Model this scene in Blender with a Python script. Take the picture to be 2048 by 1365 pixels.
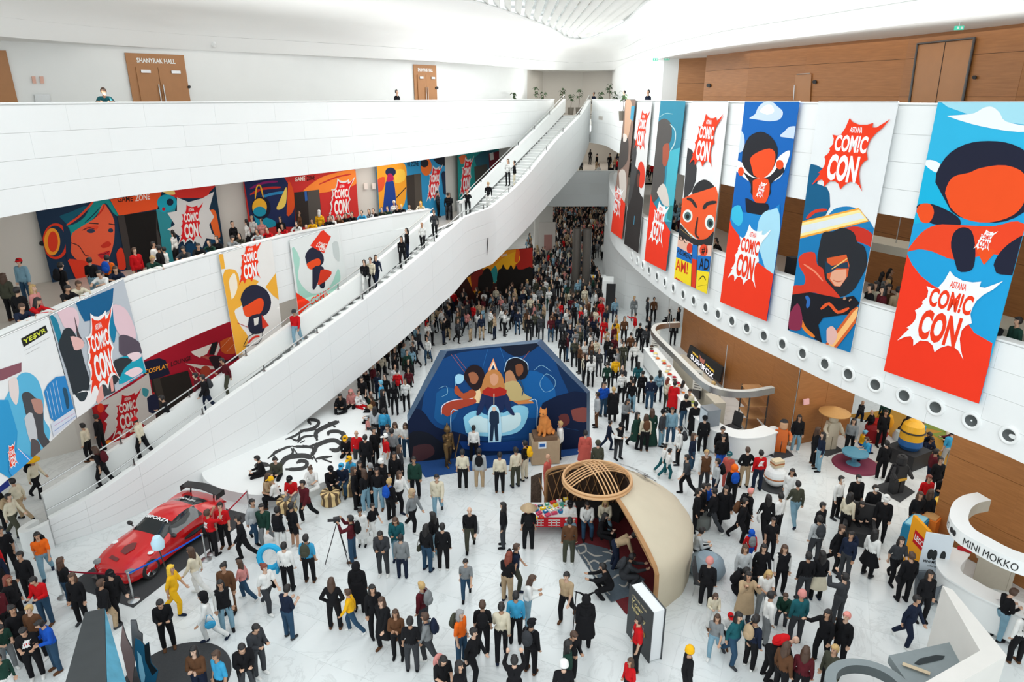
import bpy, bmesh, math, random
import numpy as np
from mathutils import Vector, Matrix
from mathutils.geometry import tessellate_polygon
random.seed(7)
for o in list(bpy.data.objects): bpy.data.objects.remove(o)
C = bpy.context.scene.collection
SC = bpy.context.scene

# ---------- camera, light, exposure ----------
F = 1365.0; TH = math.radians(19.7); CT = math.cos(TH); ST = math.sin(TH); H = 14.1
cd = bpy.data.cameras.new('camera'); cam = bpy.data.objects.new('camera', cd); C.objects.link(cam)
cd.sensor_width = 36; cd.lens = 36*F/2048; cd.clip_end = 300; cd.clip_start = 0.2
cam.location = (0, 0, H); cam.rotation_euler = (math.pi/2-TH, 0, 0)
SC.camera = cam
SC.view_settings.view_transform = 'Standard'; SC.view_settings.look = 'None'
SC.view_settings.gamma = 1.0; SC.view_settings.use_curve_mapping = False
SC.view_settings.exposure = 0.24
W = bpy.data.worlds.new('overcast_sky'); SC.world = W; W.use_nodes = True
bg = W.node_tree.nodes['Background']; bg.inputs[0].default_value = (0.93, 0.985, 1.0, 1); bg.inputs[1].default_value = 1.3
def area(name, loc, size, power, rot=(0, 0, 0), col=(1, .95, .88)):
    l = bpy.data.lights.new(name, 'AREA'); l.shape = 'RECTANGLE'; l.size, l.size_y = size; l.energy = power; l.color = col
    o = bpy.data.objects.new(name, l); C.objects.link(o); o.location = loc; o.rotation_euler = rot
    return o
# warm ceiling lighting of the covered galleries (downlight rows recessed in the slab undersides)
GALLERY_LIGHTS = [((9.2, 31, 4.78), (1.6, 9), 85, .14), ((-13.5, 28.5, 10.6), (3, 8), 130, -.7), ((-7.5, 38, 10.6), (3, 8), 130, -.6), ((-15.8, 25.6, 4.75), (2.5, 7), 60, -.4), ((-11.0, 33.0, 4.75), (2.5, 8), 45, -.6),  # first entry is an added fill that brightens the snack kiosk's veneer wall
    ((13.5, 24, 4.75), (3, 12), 130, .2), ((17.0, 22, 4.7), (4, 5), 90, .2), ((12.8, 24, 10.6), (3, 12), 60, .3), ((10, 36, 10.6), (3, 12), 60, .1), ((11, 37, 4.7), (3, 6), 50, .1),
    ((4, 68, 4.7), (8, 9), 170, 0), ((5, 80, 4.7), (8, 9), 130, 0), ((7, 67, 10.6), (8, 6), 130, 0), ((8, 78, 10.6), (8, 8), 220, 0), ((-1.5, 52, 4.7), (4, 9), 60, -.4), ((-14, 33.2, 16.0), (3, 10), 12, -.8), ((13.5, 28, 16.0), (3, 14), 90, .3), ((5, 58, 15.9), (5, 4), 60, 0)]
for lo, sz, pw, rz in GALLERY_LIGHTS:
    area('gallery_light', lo, sz, pw, (0, 0, rz))

area('skylight_daylight', (1.5, 34, 17.6), (9, 26), 1500, (0, 0, 0), (.95, .99, 1))
# added unseen fill strips above the top gallery parapets, brightening the white bowl ceiling
for lo, ln, rz in (((-14.0, 25.0, 14.05), 9, -.28), ((-9.6, 32.2, 14.05), 9, -.6), ((-5.0, 40.5, 14.05), 9, -.45), ((-.6, 49.5, 14.05), 9, -.42), ((11.9, 20.3, 14.05), 9, .42), ((9.2, 27.2, 14.05), 8, .28), ((7.6, 35.0, 14.05), 9, .12), ((6.9, 45.0, 14.05), 9, .0), ((3.4, 56.8, 14.1), 3, 1.57)):
    o_ = area('bowl_fill_light', lo, (.25, ln), 120, (0, 0, 0), (1, 1, .98)); tg = Vector((-math.sin(rz), math.cos(rz), 0)); sd = 1 if lo[0] < 2 else -1
    dv = (Vector((tg.y, -tg.x, 0))*sd*1.1+Vector((0, 0, 1))).normalized(); zz = -dv; xx = tg.cross(zz).normalized(); o_.rotation_euler = Matrix((xx, tg, zz)).transposed().to_euler()
# ---------- projection helpers (pixel of the photograph -> point in the hall) ----------
def at(px, py, z=0.0):
    v = (py-682.5)/F; h = H-z
    X = h*(CT-v*ST)/(ST+v*CT); d = X*CT+h*ST
    return Vector(((px-1024)/F*d, X, z))
def pr(p):
    h = H-p[2]; d = p[1]*CT+h*ST
    return (1024+F*p[0]/d, 682.5+F*(h*CT-p[1]*ST)/d)
def ray(px, py):
    u = (px-1024)/F; v = (py-682.5)/F
    return Vector((u, CT-v*ST, -ST-v*CT))
CAMP = Vector((0, 0, H))
def hitcurve(curve, px, py):
    d = ray(px, py)
    best = None
    for a, b in zip(curve[:-1], curve[1:]):
        ca = a[0]*d.y-a[1]*d.x; cb = b[0]*d.y-b[1]*d.x
        if ca*cb <= 0 and abs(ca-cb) > 1e-9:
            t = ca/(ca-cb); x = a[0]+(b[0]-a[0])*t; y = a[1]+(b[1]-a[1])*t
            if y > 1:
                k = y/d.y
                if best is None or k < best[0]: best = (k, Vector((x, y, H+d.z*k)))
    return best[1] if best else None
def catmull(P, n=6):
    P = [Vector(p) for p in P]; out = []
    Q = [P[0]*2-P[1]]+P+[P[-1]*2-P[-2]]
    for i in range(1, len(Q)-2):
        for k in range(n):
            t = k/n; a, b, c, d = Q[i-1], Q[i], Q[i+1], Q[i+2]
            out.append(0.5*((2*b)+(c-a)*t+(2*a-5*b+4*c-d)*t*t+(3*b-a-3*c+d)*t**3))
    out.append(P[-1]); return out
def resample(P, step=None, n=None):
    P = [Vector(p) for p in P]; L = [0]
    for a, b in zip(P[:-1], P[1:]): L.append(L[-1]+(b-a).length)
    if n is None: n = max(1, round(L[-1]/step))
    out = []; j = 0
    for i in range(n+1):
        s = L[-1]*i/n
        while j < len(P)-2 and L[j+1] < s: j += 1
        t = (s-L[j])/max(1e-9, L[j+1]-L[j]); out.append(P[j].lerp(P[j+1], min(1, max(0, t))))
    return out
def offset(P, d):
    out = []
    for i, p in enumerate(P):
        a = P[max(0, i-1)]; b = P[min(len(P)-1, i+1)]; t = (b-a); t = Vector((t.x, t.y)).normalized()
        q = p.copy(); q.x += -t.y*d; q.y += t.x*d; out.append(q)
    return out

# ---------- materials ----------
MATS = {}
def mat(name, col, rough=.6, metal=0., var=.06, scale=8., spec=.5, bump=0., emit=0., coat=0., alpha=None, trans=0.):
    if name in MATS: return MATS[name]
    m = bpy.data.materials.new(name); m.use_nodes = True; nt = m.node_tree; b = nt.nodes['Principled BSDF']
    b.inputs['Roughness'].default_value = rough; b.inputs['Metallic'].default_value = metal
    b.inputs['Specular IOR Level'].default_value = spec
    if coat: b.inputs['Coat Weight'].default_value = coat
    if trans: b.inputs['Transmission Weight'].default_value = trans
    c = (*col, 1)
    if var > 0:
        tc = nt.nodes.new('ShaderNodeTexCoord'); ns = nt.nodes.new('ShaderNodeTexNoise'); ns.inputs['Scale'].default_value = scale; ns.inputs['Detail'].default_value = 3
        nt.links.new(tc.outputs['Object'], ns.inputs['Vector'])
        mx = nt.nodes.new('ShaderNodeMix'); mx.data_type = 'RGBA'
        mx.inputs[6].default_value = tuple(max(0, x*(1-var)) for x in col)+(1,); mx.inputs[7].default_value = tuple(min(1, x*(1+var)) for x in col)+(1,)
        nt.links.new(ns.outputs[0], mx.inputs[0]); nt.links.new(mx.outputs[2], b.inputs['Base Color'])
        if bump:
            bp = nt.nodes.new('ShaderNodeBump'); bp.inputs['Strength'].default_value = bump; bp.inputs['Distance'].default_value = .02
            nt.links.new(ns.outputs[0], bp.inputs['Height']); nt.links.new(bp.outputs[0], b.inputs['Normal'])
    else: b.inputs['Base Color'].default_value = c
    if emit:
        b.inputs['Emission Color'].default_value = c; b.inputs['Emission Strength'].default_value = emit
    m.diffuse_color = c; MATS[name] = m; return m
def hexc(h):
    r = [int(h[i:i+2], 16)/255 for i in (0, 2, 4)]
    return tuple(x/12.92 if x <= .04045 else ((x+.055)/1.055)**2.4 for x in r)
def ink(h):   # printed colour, flat
    return mat('print_'+h, hexc(h), .75, 0, .03, 1.5, .25)
WHITE = mat('white_panel', (.87, .89, .885), .45, 0, .02, .6)
WHITE2 = mat('white_plaster', (.85, .865, .855), .7, 0, .03, .8)
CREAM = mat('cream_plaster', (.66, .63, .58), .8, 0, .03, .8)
GREYWALL = mat('warm_grey_plaster', (.42, .40, .37), .8, 0, .04, .8)
STEEL = mat('brushed_steel', (.55, .56, .56), .32, 1., .08, 20)
DARKMETAL = mat('dark_metal', (.10, .10, .10), .4, .8, .05, 10)
BLACK = mat('black_matte', (.018, .018, .02), .7, 0, .2, 6)
CARPETBLACK = mat('charcoal_carpet', (.045, .047, .05), .95, 0, .25, 30)
BLUECARPET = mat('blue_carpet', (.008, .06, .22), .95, 0, .2, 30)
GLASSY = mat('dark_glass', (.012, .016, .018), .06, 0, 0, 1, .8)

def woodmat():
    m = bpy.data.materials.new('veneer'); m.use_nodes = True; nt = m.node_tree; b = nt.nodes['Principled BSDF']
    tc = nt.nodes.new('ShaderNodeTexCoord'); mp = nt.nodes.new('ShaderNodeMapping'); mp.inputs['Scale'].default_value = (.6, .6, 9)
    ns = nt.nodes.new('ShaderNodeTexNoise'); ns.inputs['Scale'].default_value = 2.2; ns.inputs['Detail'].default_value = 6
    oi = nt.nodes.new('ShaderNodeObjectInfo')
    r = nt.nodes.new('ShaderNodeValToRGB'); r.color_ramp.elements[0].color = (.32, .125, .033, 1); r.color_ramp.elements[1].color = (.41, .168, .048, 1)
    r.color_ramp.elements[0].position = .3; r.color_ramp.elements[1].position = .7
    hs = nt.nodes.new('ShaderNodeHueSaturation'); mr = nt.nodes.new('ShaderNodeMapRange'); mr.inputs[3].default_value = .93; mr.inputs[4].default_value = 1.06
    nt.links.new(tc.outputs['Object'], mp.inputs[0]); nt.links.new(mp.outputs[0], ns.inputs['Vector']); nt.links.new(ns.outputs[0], r.inputs[0])
    nt.links.new(r.outputs[0], hs.inputs['Color']); nt.links.new(oi.outputs['Random'], mr.inputs[0]); nt.links.new(mr.outputs[0], hs.inputs['Value'])
    nt.links.new(hs.outputs[0], b.inputs['Base Color']); b.inputs['Roughness'].default_value = .5
    return m
WOOD = woodmat()
def marblemat():
    m = bpy.data.materials.new('white_marble'); m.use_nodes = True; nt = m.node_tree; b = nt.nodes['Principled BSDF']
    ge = nt.nodes.new('ShaderNodeNewGeometry'); ns = nt.nodes.new('ShaderNodeTexNoise'); ns.inputs['Scale'].default_value = .42; ns.inputs['Detail'].default_value = 8; ns.inputs['Roughness'].default_value = .62; ns.inputs['Distortion'].default_value = 1.6
    oi = nt.nodes.new('ShaderNodeObjectInfo'); va = nt.nodes.new('ShaderNodeVectorMath'); va.operation = 'ADD'
    sc = nt.nodes.new('ShaderNodeMath'); sc.operation = 'MULTIPLY'; sc.inputs[1].default_value = 37.
    nt.links.new(oi.outputs['Random'], sc.inputs[0]); nt.links.new(ge.outputs['Position'], va.inputs[0]); nt.links.new(sc.outputs[0], va.inputs[1]); nt.links.new(va.outputs[0], ns.inputs['Vector'])
    r = nt.nodes.new('ShaderNodeValToRGB'); e = r.color_ramp.elements
    e[0].position = .0; e[0].color = (.74, .775, .775, 1); e[1].position = 1; e[1].color = (.77, .80, .80, 1)
    for p, c in ((.47, (.76, .795, .795, 1)), (.497, (.66, .69, .69, 1)), (.51, (.75, .785, .785, 1)), (.62, (.78, .81, .81, 1))):
        q = e.new(p); q.color = c
    nt.links.new(ns.outputs[0], r.inputs[0])
    hs = nt.nodes.new('ShaderNodeHueSaturation'); mr = nt.nodes.new('ShaderNodeMapRange'); mr.inputs[3].default_value = .975; mr.inputs[4].default_value = 1.02
    nt.links.new(oi.outputs['Random'], mr.inputs[0]); nt.links.new(mr.outputs[0], hs.inputs['Value']); nt.links.new(r.outputs[0], hs.inputs['Color']); nt.links.new(hs.outputs[0], b.inputs['Base Color'])
    b.inputs['Roughness'].default_value = .22; b.inputs['Specular IOR Level'].default_value = .4
    return m
MARBLE = marblemat()

# ---------- mesh building ----------
class MB:
    def __init__(s): s.v = []; s.f = []; s.m = []; s.mats = []
    def mi(s, m):
        if m is None: m = s.mats[0] if s.mats else WHITE
        if m not in s.mats: s.mats.append(m)
        return s.mats.index(m)
    def add(s, vs, fs, m=None):
        k = s.mi(m); n = len(s.v); s.v += [tuple(v) for v in vs]
        for f in fs: s.f.append(tuple(i+n for i in f)); s.m.append(k)
        return s
    def box(s, c, size, rz=0, m=None, rx=0, ry=0):
        R = Matrix.Rotation(rz, 3, 'Z') @ Matrix.Rotation(rx, 3, 'X') @ Matrix.Rotation(ry, 3, 'Y'); c = Vector(c)
        vs = [c+R @ Vector((size[0]*(x-.5), size[1]*(y-.5), size[2]*(z-.5))) for z in (0, 1) for y in (0, 1) for x in (0, 1)]
        return s.add(vs, [(0, 2, 3, 1), (4, 5, 7, 6), (0, 1, 5, 4), (2, 6, 7, 3), (0, 4, 6, 2), (1, 3, 7, 5)], m)
    def tube(s, path, r, n=8, m=None, closed=False):
        P = [Vector(p) for p in path]; rr = r if isinstance(r, (list, tuple)) else [r]*len(P)
        vs = []; fs = []; up = None
        for i, p in enumerate(P):
            a = P[i-1] if (i > 0 or closed) else P[i]; b = P[(i+1) % len(P)] if (i < len(P)-1 or closed) else P[i]
            t = (b-a).normalized()
            if up is None: up = Vector((0, 0, 1)) if abs(t.z) < .9 else Vector((1, 0, 0))
            x = t.cross(up).normalized(); y = x.cross(t).normalized(); up = y
            for k in range(n):
                an = 2*math.pi*k/n; vs.append(p+x*math.cos(an)*rr[i]+y*math.sin(an)*rr[i])
        N = len(P)
        for i in range(N if closed else N-1):
            j = (i+1) % N
            for k in range(n): fs.append((i*n+k, i*n+(k+1) % n, j*n+(k+1) % n, j*n+k))
        if not closed: fs += [tuple(range(n))[::-1], tuple((N-1)*n+k for k in range(n))]
        return s.add(vs, fs, m)
    def lathe(s, prof, c=(0, 0, 0), n=24, m=None, a0=0, a1=2*math.pi):
        full = abs(a1-a0-2*math.pi) < 1e-6; N = n if full else n+1; vs = []; fs = []
        for r, z in prof:
            for k in range(N):
                an = a0+(a1-a0)*k/n; vs.append((c[0]+r*math.cos(an), c[1]+r*math.sin(an), c[2]+z))
        for i in range(len(prof)-1):
            for k in range(n):
                k2 = (k+1) % N; fs.append((i*N+k, i*N+k2, (i+1)*N+k2, (i+1)*N+k))
        return s.add(vs, fs, m)
    def prism(s, pts, z0, z1, m=None, mtop=None):
        n = len(pts); vs = [(p[0], p[1], z0) for p in pts]+[(p[0], p[1], z1) for p in pts]
        tr = tessellate_polygon([[Vector((p[0], p[1], 0)) for p in pts]])
        s.add(vs, [(i, (i+1) % n, n+(i+1) % n, n+i) for i in range(n)]+[t[::-1] for t in tr], m)
        return s.add([(p[0], p[1], z1) for p in pts], [tuple(t) for t in tr], mtop or m)
    def ell(s, c, r, n=10, m=None, M=None):
        vs = []; fs = []; k = n//2
        for i in range(k+1):
            ph = math.pi*i/k
            for j in range(n):
                a = 2*math.pi*j/n; v = Vector((r[0]*math.sin(ph)*math.cos(a), r[1]*math.sin(ph)*math.sin(a), r[2]*math.cos(ph)))
                if M: v = M @ v
                vs.append(Vector(c)+v)
        for i in range(k):
            for j in range(n): fs.append((i*n+j, (i+1)*n+j, (i+1)*n+(j+1) % n, i*n+(j+1) % n))
        return s.add(vs, fs, m)
    def strip(s, A, B, m=None):   # surface between two polylines of 3D points
        n = len(A); return s.add(list(A)+list(B), [(i, i+1, n+i+1, n+i) for i in range(n-1)], m)
    def mesh(s, name):
        me = bpy.data.meshes.new(name); me.from_pydata(s.v, [], s.f)
        for m in s.mats: me.materials.append(m)
        me.polygons.foreach_set('material_index', s.m); me.update(); return me
    def build(s, name, parent=None, smooth=False, origin=None, fix=False):
        if origin is not None:
            o3 = Vector(origin); s.v = [tuple(Vector(v)-o3) for v in s.v]
        me = s.mesh(name)
        if smooth or fix:
            bm = bmesh.new(); bm.from_mesh(me); bmesh.ops.remove_doubles(bm, verts=bm.verts, dist=1e-4); bmesh.ops.recalc_face_normals(bm, faces=bm.faces); bm.to_mesh(me); bm.free()
        if smooth:
            me.polygons.foreach_set('use_smooth', [True]*len(me.polygons))
            try: me.set_sharp_from_angle(angle=math.radians(40))
            except Exception: pass
        return link(name, me, parent, origin)
def link(name, me, parent=None, loc=None):
    o = bpy.data.objects.new(name, me); C.objects.link(o)
    if loc is not None: o.location = loc
    if parent is not None:
        o.parent = parent
        if loc is not None: o.location = Vector(loc)-parent_loc(parent)
        else: o.location = -parent_loc(parent)
        if parent.rotation_euler.z: o.matrix_parent_inverse = Matrix.Rotation(-parent.rotation_euler.z, 4, 'Z')
    return o
def parent_loc(p):
    l = Vector(p.location)
    if p.parent: l = l+parent_loc(p.parent)
    return l
def tag(o, label=None, cat=None, group=None, kind=None):
    if label: o['label'] = label
    if cat: o['category'] = cat
    if group: o['group'] = group
    if kind: o['kind'] = kind
    return o
def thing(name, label, cat, loc=(0, 0, 0), group=None, rz=0, kind=None):
    o = bpy.data.objects.new(name, None); C.objects.link(o); o.location = loc; o.rotation_euler = (0, 0, rz); o.empty_display_size = .2
    return tag(o, label, cat, group, kind)
def struct(mb, name, label=None, cat=None, **k):
    o = mb.build(name, **k); o['kind'] = 'structure'
    if label: tag(o, label, cat)
    return o

# ---------- flat prints on vertical planes ----------
class Plane:
    def __init__(s, a, b, off=0.0):        # plan points left -> right as seen from the camera
        a = Vector((a[0], a[1])); b = Vector((b[0], b[1])); s.u = (b-a).normalized(); s.n = Vector((s.u.y, -s.u.x))
        if s.n.dot(-a) < 0: s.n = -s.n
        s.a = a+s.n*off; s.b = b+s.n*off
    def hit(s, px, py):
        d = ray(px, py); k = s.a.dot(s.n)/(d.x*s.n.x+d.y*s.n.y)
        p = Vector((d.x*k, d.y*k)); return ((p-s.a).dot(s.u), H+d.z*k)
    def pt(s, q, off=0.0):
        p = s.a+s.u*q[0]+s.n*off; return Vector((p.x, p.y, q[1]))
def clip(poly, quad):
    out = list(poly); n = len(quad)
    ar = sum(quad[i][0]*quad[(i+1) % n][1]-quad[(i+1) % n][0]*quad[i][1] for i in range(n)); sg = 1 if ar > 0 else -1
    for i in range(n):
        a = quad[i]; b = quad[(i+1) % n]
        def side(p): return sg*((b[0]-a[0])*(p[1]-a[1])-(b[1]-a[1])*(p[0]-a[0]))
        inp = out; out = []
        for j in range(len(inp)):
            p = inp[j]; q = inp[(j+1) % len(inp)]; sp = side(p); sq = side(q)
            if sp >= 0: out.append(p)
            if sp*sq < 0:
                t = sp/(sp-sq); out.append((p[0]+(q[0]-p[0])*t, p[1]+(q[1]-p[1])*t))
        if len(out) < 3: return []
    return out
TXT = {}
def textgeo(t, bold=.0):
    if (t, bold) in TXT: return TXT[(t, bold)]
    cu = bpy.data.curves.new('t', 'FONT'); cu.body = t; cu.resolution_u = 3; cu.offset = bold
    ob = bpy.data.objects.new('t', cu); me = ob.to_mesh()
    vs = [(v.co.x, v.co.y) for v in me.vertices]; fs = [tuple(p.vertices) for p in me.polygons]
    ob.to_mesh_clear(); bpy.data.objects.remove(ob)
    x0 = min(v[0] for v in vs); x1 = max(v[0] for v in vs); y0 = min(v[1] for v in vs); y1 = max(v[1] for v in vs)
    vs = [((v[0]-x0)/(x1-x0), (v[1]-y0)/(y1-y0)) for v in vs]
    TXT[(t, bold)] = (vs, fs); return vs, fs
BURST = [(585, 225), (625, 256), (690, 275), (760, 272), (815, 255), (812, 292), (850, 290), (900, 258), (955, 220), (905, 290), (850, 340), (815, 390), (800, 440), (795, 490), (820, 550), (785, 575), (762, 620), (762, 680), (785, 750), (820, 820), (775, 770), (735, 750), (690, 752), (640, 785), (605, 830), (580, 785), (540, 765), (480, 775), (435, 830), (425, 785), (400, 765), (360, 780), (300, 828), (350, 750), (375, 715), (352, 712), (390, 670), (408, 630), (408, 590), (390, 565), (428, 530), (440, 500), (430, 490), (462, 445), (460, 400), (440, 368), (490, 375), (528, 360), (560, 305)]
BURST = [((x-300)/655, (830-y)/610) for x, y in BURST]
class Print:
    def __init__(s, plane, quad_px=None, parent=None, base_off=.01):
        s.pl = plane; s.q = [plane.hit(*p) for p in quad_px] if quad_px else None; s.parent = parent; s.mb = {}; s.off = base_off; s.lay = 0; s.cur = 'printed_picture'
    def grp(s, g): s.cur = g; return s
    def M(s): return s.mb.setdefault(s.cur, MB())
    def poly(s, col, pts):      # pts in plane coords
        s.lay += 1
        if s.q: pts = clip(pts, s.q)
        if len(pts) < 3: return
        v3 = [Vector((p[0], p[1], 0)) for p in pts]; tr = tessellate_polygon([v3]); o = s.off+s.lay*.0012
        s.M().add([s.pl.pt(p, o) for p in pts], tr, ink(col))
    def px(s, col, pts): s.poly(col, [s.pl.hit(*p) for p in pts])
    def text(s, col, t, s0, z0, w, h, rise=0., shear=0., bold=.02, layer=True):
        vs, fs = textgeo(t, bold); s.lay += 1; o = s.off+s.lay*.0012
        P = [(s0+x*w+shear*y*h, z0+y*h+rise*x*w) for x, y in vs]
        if s.q:
            for f in fs:
                c = clip([P[i] for i in f], s.q)
                if len(c) >= 3: s.M().add([s.pl.pt(p, o) for p in c], [tuple(range(len(c)))], ink(col))
        else: s.M().add([s.pl.pt(p, o) for p in P], fs, ink(col))
    def textpx(s, col, t, bl, br, tl, bold=.02):   # corners in pixels: bottom-left, bottom-right, top-left
        a = s.pl.hit(*bl); b = s.pl.hit(*br); c = s.pl.hit(*tl)
        h = c[1]-a[1]; w = b[0]-a[0]; s.text(col, t, a[0], a[1], w, h, (b[1]-a[1])/w, (c[0]-a[0])/h, bold)
    def logo(s, x0, x1, y0, y1, scheme='R', rise=None):  # pixel box left,right at mid height ; top,bottom at mid width
        xm = (x0+x1)/2; ym = (y0+y1)/2
        a = s.pl.hit(x0, ym); b = s.pl.hit(x1, ym); t = s.pl.hit(xm, y0); d = s.pl.hit(xm, y1)
        s0 = a[0]; w = b[0]-a[0]; z0 = d[1]; h = t[1]-d[1]
        g = s.cur; s.cur = 'logo'
        red = 'F13A14'; cols = {'R': (None, red, 'FAFAFA'), 'W': (None, 'F6F7F7', red), 'WR': ('F6F6F6', red, 'FAFAFA'), 'D': ('CFC8C2', 'B5101C', 'D8D2CC'), 'G': ('DAD9D8', 'D81B22', 'F2F0EE')}[scheme]
        if cols[0]:
            cx, cy = .49, .5; s.poly(cols[0], [(s0+(cx+(x-cx)*1.16+.0)*w, z0+(cy+(y-cy)*1.13)*h) for x, y in BURST])
        s.poly(cols[1], [(s0+x*w, z0+y*h) for x, y in BURST])
        T = cols[2]
        s.text(T, 'ASTANA', s0+.47*w, z0+.80*h, .18*w, .08*h, 0, .04, .02)
        s.text(T, 'COM!C', s0+.27*w, z0+.53*h, .48*w, .235*h, 0, .05, .035)
        s.text(T, 'CON', s0+.21*w, z0+.11*h, .46*w, .38*h, 0, .06, .045)
        s.cur = g
    def done(s, names=None):
        for g, mb in s.mb.items():
            if mb.f: mb.build(g, s.parent)
    def dsl(s, txt):
        ox = oy = 0; k = 1.
        for ln in txt.strip().splitlines():
            w = ln.split()
            if not w: continue
            if w[0] == '@': ox, oy, k = float(w[1]), float(w[2]), float(w[3]); continue
            if w[0] == 'T':   # T col text blx bly brx bry tlx tly
                n = [float(x) for x in w[3:9]]; q = [(ox+n[i]/k, oy+n[i+1]/k) for i in (0, 2, 4)]; s.textpx(w[1], w[2].replace('_', ' '), *q); continue
            if w[0] == 'L':   # L scheme x0 x1 y0 y1
                n = [float(x) for x in w[2:6]]; s.logo(ox+n[0]/k, ox+n[1]/k, oy+n[2]/k, oy+n[3]/k, w[1]); continue
            if w[0] == 'E':   # ellipse col cx cy rx ry [rot]
                cx, cy, rx, ry = [float(x) for x in w[2:6]]; ro = math.radians(float(w[6])) if len(w) > 6 else 0
                P = []
                for i in range(28):
                    a = 2*math.pi*i/28; x = rx*math.cos(a); y = ry*math.sin(a); P.append((ox+(cx+x*math.cos(ro)-y*math.sin(ro))/k, oy+(cy+x*math.sin(ro)+y*math.cos(ro))/k))
                s.px(w[1], P); continue
            if w[0] == 'P':   # brush line: P col width x y x y ...
                wd = float(w[2]); n = [float(x) for x in w[3:]]; Q = [Vector((n[i], n[i+1], 0)) for i in range(0, len(n), 2)]
                if len(Q) > 2: Q = catmull(Q, 3)
                A = []; B = []
                for i, p in enumerate(Q):
                    t = (Q[min(i+1, len(Q)-1)]-Q[max(i-1, 0)]).normalized(); nn = Vector((-t.y, t.x, 0))*wd/2*(1 if 0 < i < len(Q)-1 else .5)
                    A.append(p+nn); B.append(p-nn)
                s.px(w[1], [(ox+p.x/k, oy+p.y/k) for p in A+B[::-1]]); continue
            sm = w[0] == 'S'   # S col pts : smooth closed
            if sm: w = w[1:]
            n = [float(x) for x in w[1:]]; Q = [(n[i], n[i+1]) for i in range(0, len(n), 2)]
            if sm:
                V = [Vector((a, b, 0)) for a, b in Q]; V = V[-2:]+V+V[:2]; V = catmull(V, 3); V = V[6:-6]
                Q = [(p.x, p.y) for p in V]
            s.px(w[0], [(ox+a/k, oy+b/k) for a, b in Q])
# ---------- organic solids: capsules fused into one continuous surface ----------
def capsule(bm, p0, p1, r0, r1, n=10):
    p0 = Vector(p0); p1 = Vector(p1); d = (p1-p0)
    if d.length < 1e-5: d = Vector((0, 0, 1e-3))
    q = d.to_track_quat('Z', 'Y').to_matrix(); rings = []
    prof = [(r0, -math.cos(a), math.sin(a), 0) for a in (0.01, .55, 1.1)]+[(r0, 0, 1, 0), (r1, 0, 1, 1)]+[(r1, math.cos(a), math.sin(a), 1) for a in (1.1, .55, .01)]
    for r, z, s, e in prof:
        c = p1 if e else p0
        rings.append([bm.verts.new(c+q @ Vector((r*s*math.cos(2*math.pi*k/n), r*s*math.sin(2*math.pi*k/n), r*z))) for k in range(n)])
    for a, b in zip(rings[:-1], rings[1:]):
        for k in range(n): bm.faces.new((a[k], a[(k+1) % n], b[(k+1) % n], b[k]))
    bm.faces.new(rings[0][::-1]); bm.faces.new(rings[-1])
def ellipsoid(bm, c, r, n=12):
    m = MB(); m.ell(c, r, n); vs = [bm.verts.new(v) for v in m.v]
    for f in m.f:
        try: bm.faces.new([vs[i] for i in f])
        except ValueError: pass
def fuse(jobs):
    """jobs: name -> (list of prims, voxel size, decimate ratio); one evaluation for all"""
    obs = {}
    for nm, (prims, vox, ratio) in jobs.items():
        bm = bmesh.new()
        for p in prims:
            if p[0] == 'c': capsule(bm, *p[1:5])
            else: ellipsoid(bm, p[1], p[2])
        bmesh.ops.remove_doubles(bm, verts=bm.verts, dist=1e-6)
        me = bpy.data.meshes.new(nm); bm.to_mesh(me); bm.free(); o = bpy.data.objects.new(nm, me); C.objects.link(o)
        r = o.modifiers.new('r', 'REMESH'); r.mode = 'VOXEL'; r.voxel_size = vox
        s = o.modifiers.new('s', 'SMOOTH'); s.iterations = 3; s.factor = .4
        d = o.modifiers.new('d', 'DECIMATE'); d.ratio = ratio; obs[nm] = o
    dg = bpy.context.evaluated_depsgraph_get(); out = {}
    for nm, o in obs.items():
        me = bpy.data.meshes.new_from_object(o.evaluated_get(dg)); me.name = nm; out[nm] = me
        me.polygons.foreach_set('use_smooth', [True]*len(me.polygons))
    for nm, o in obs.items():
        m0 = o.data; bpy.data.objects.remove(o); bpy.data.meshes.remove(m0)
    return out

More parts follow.
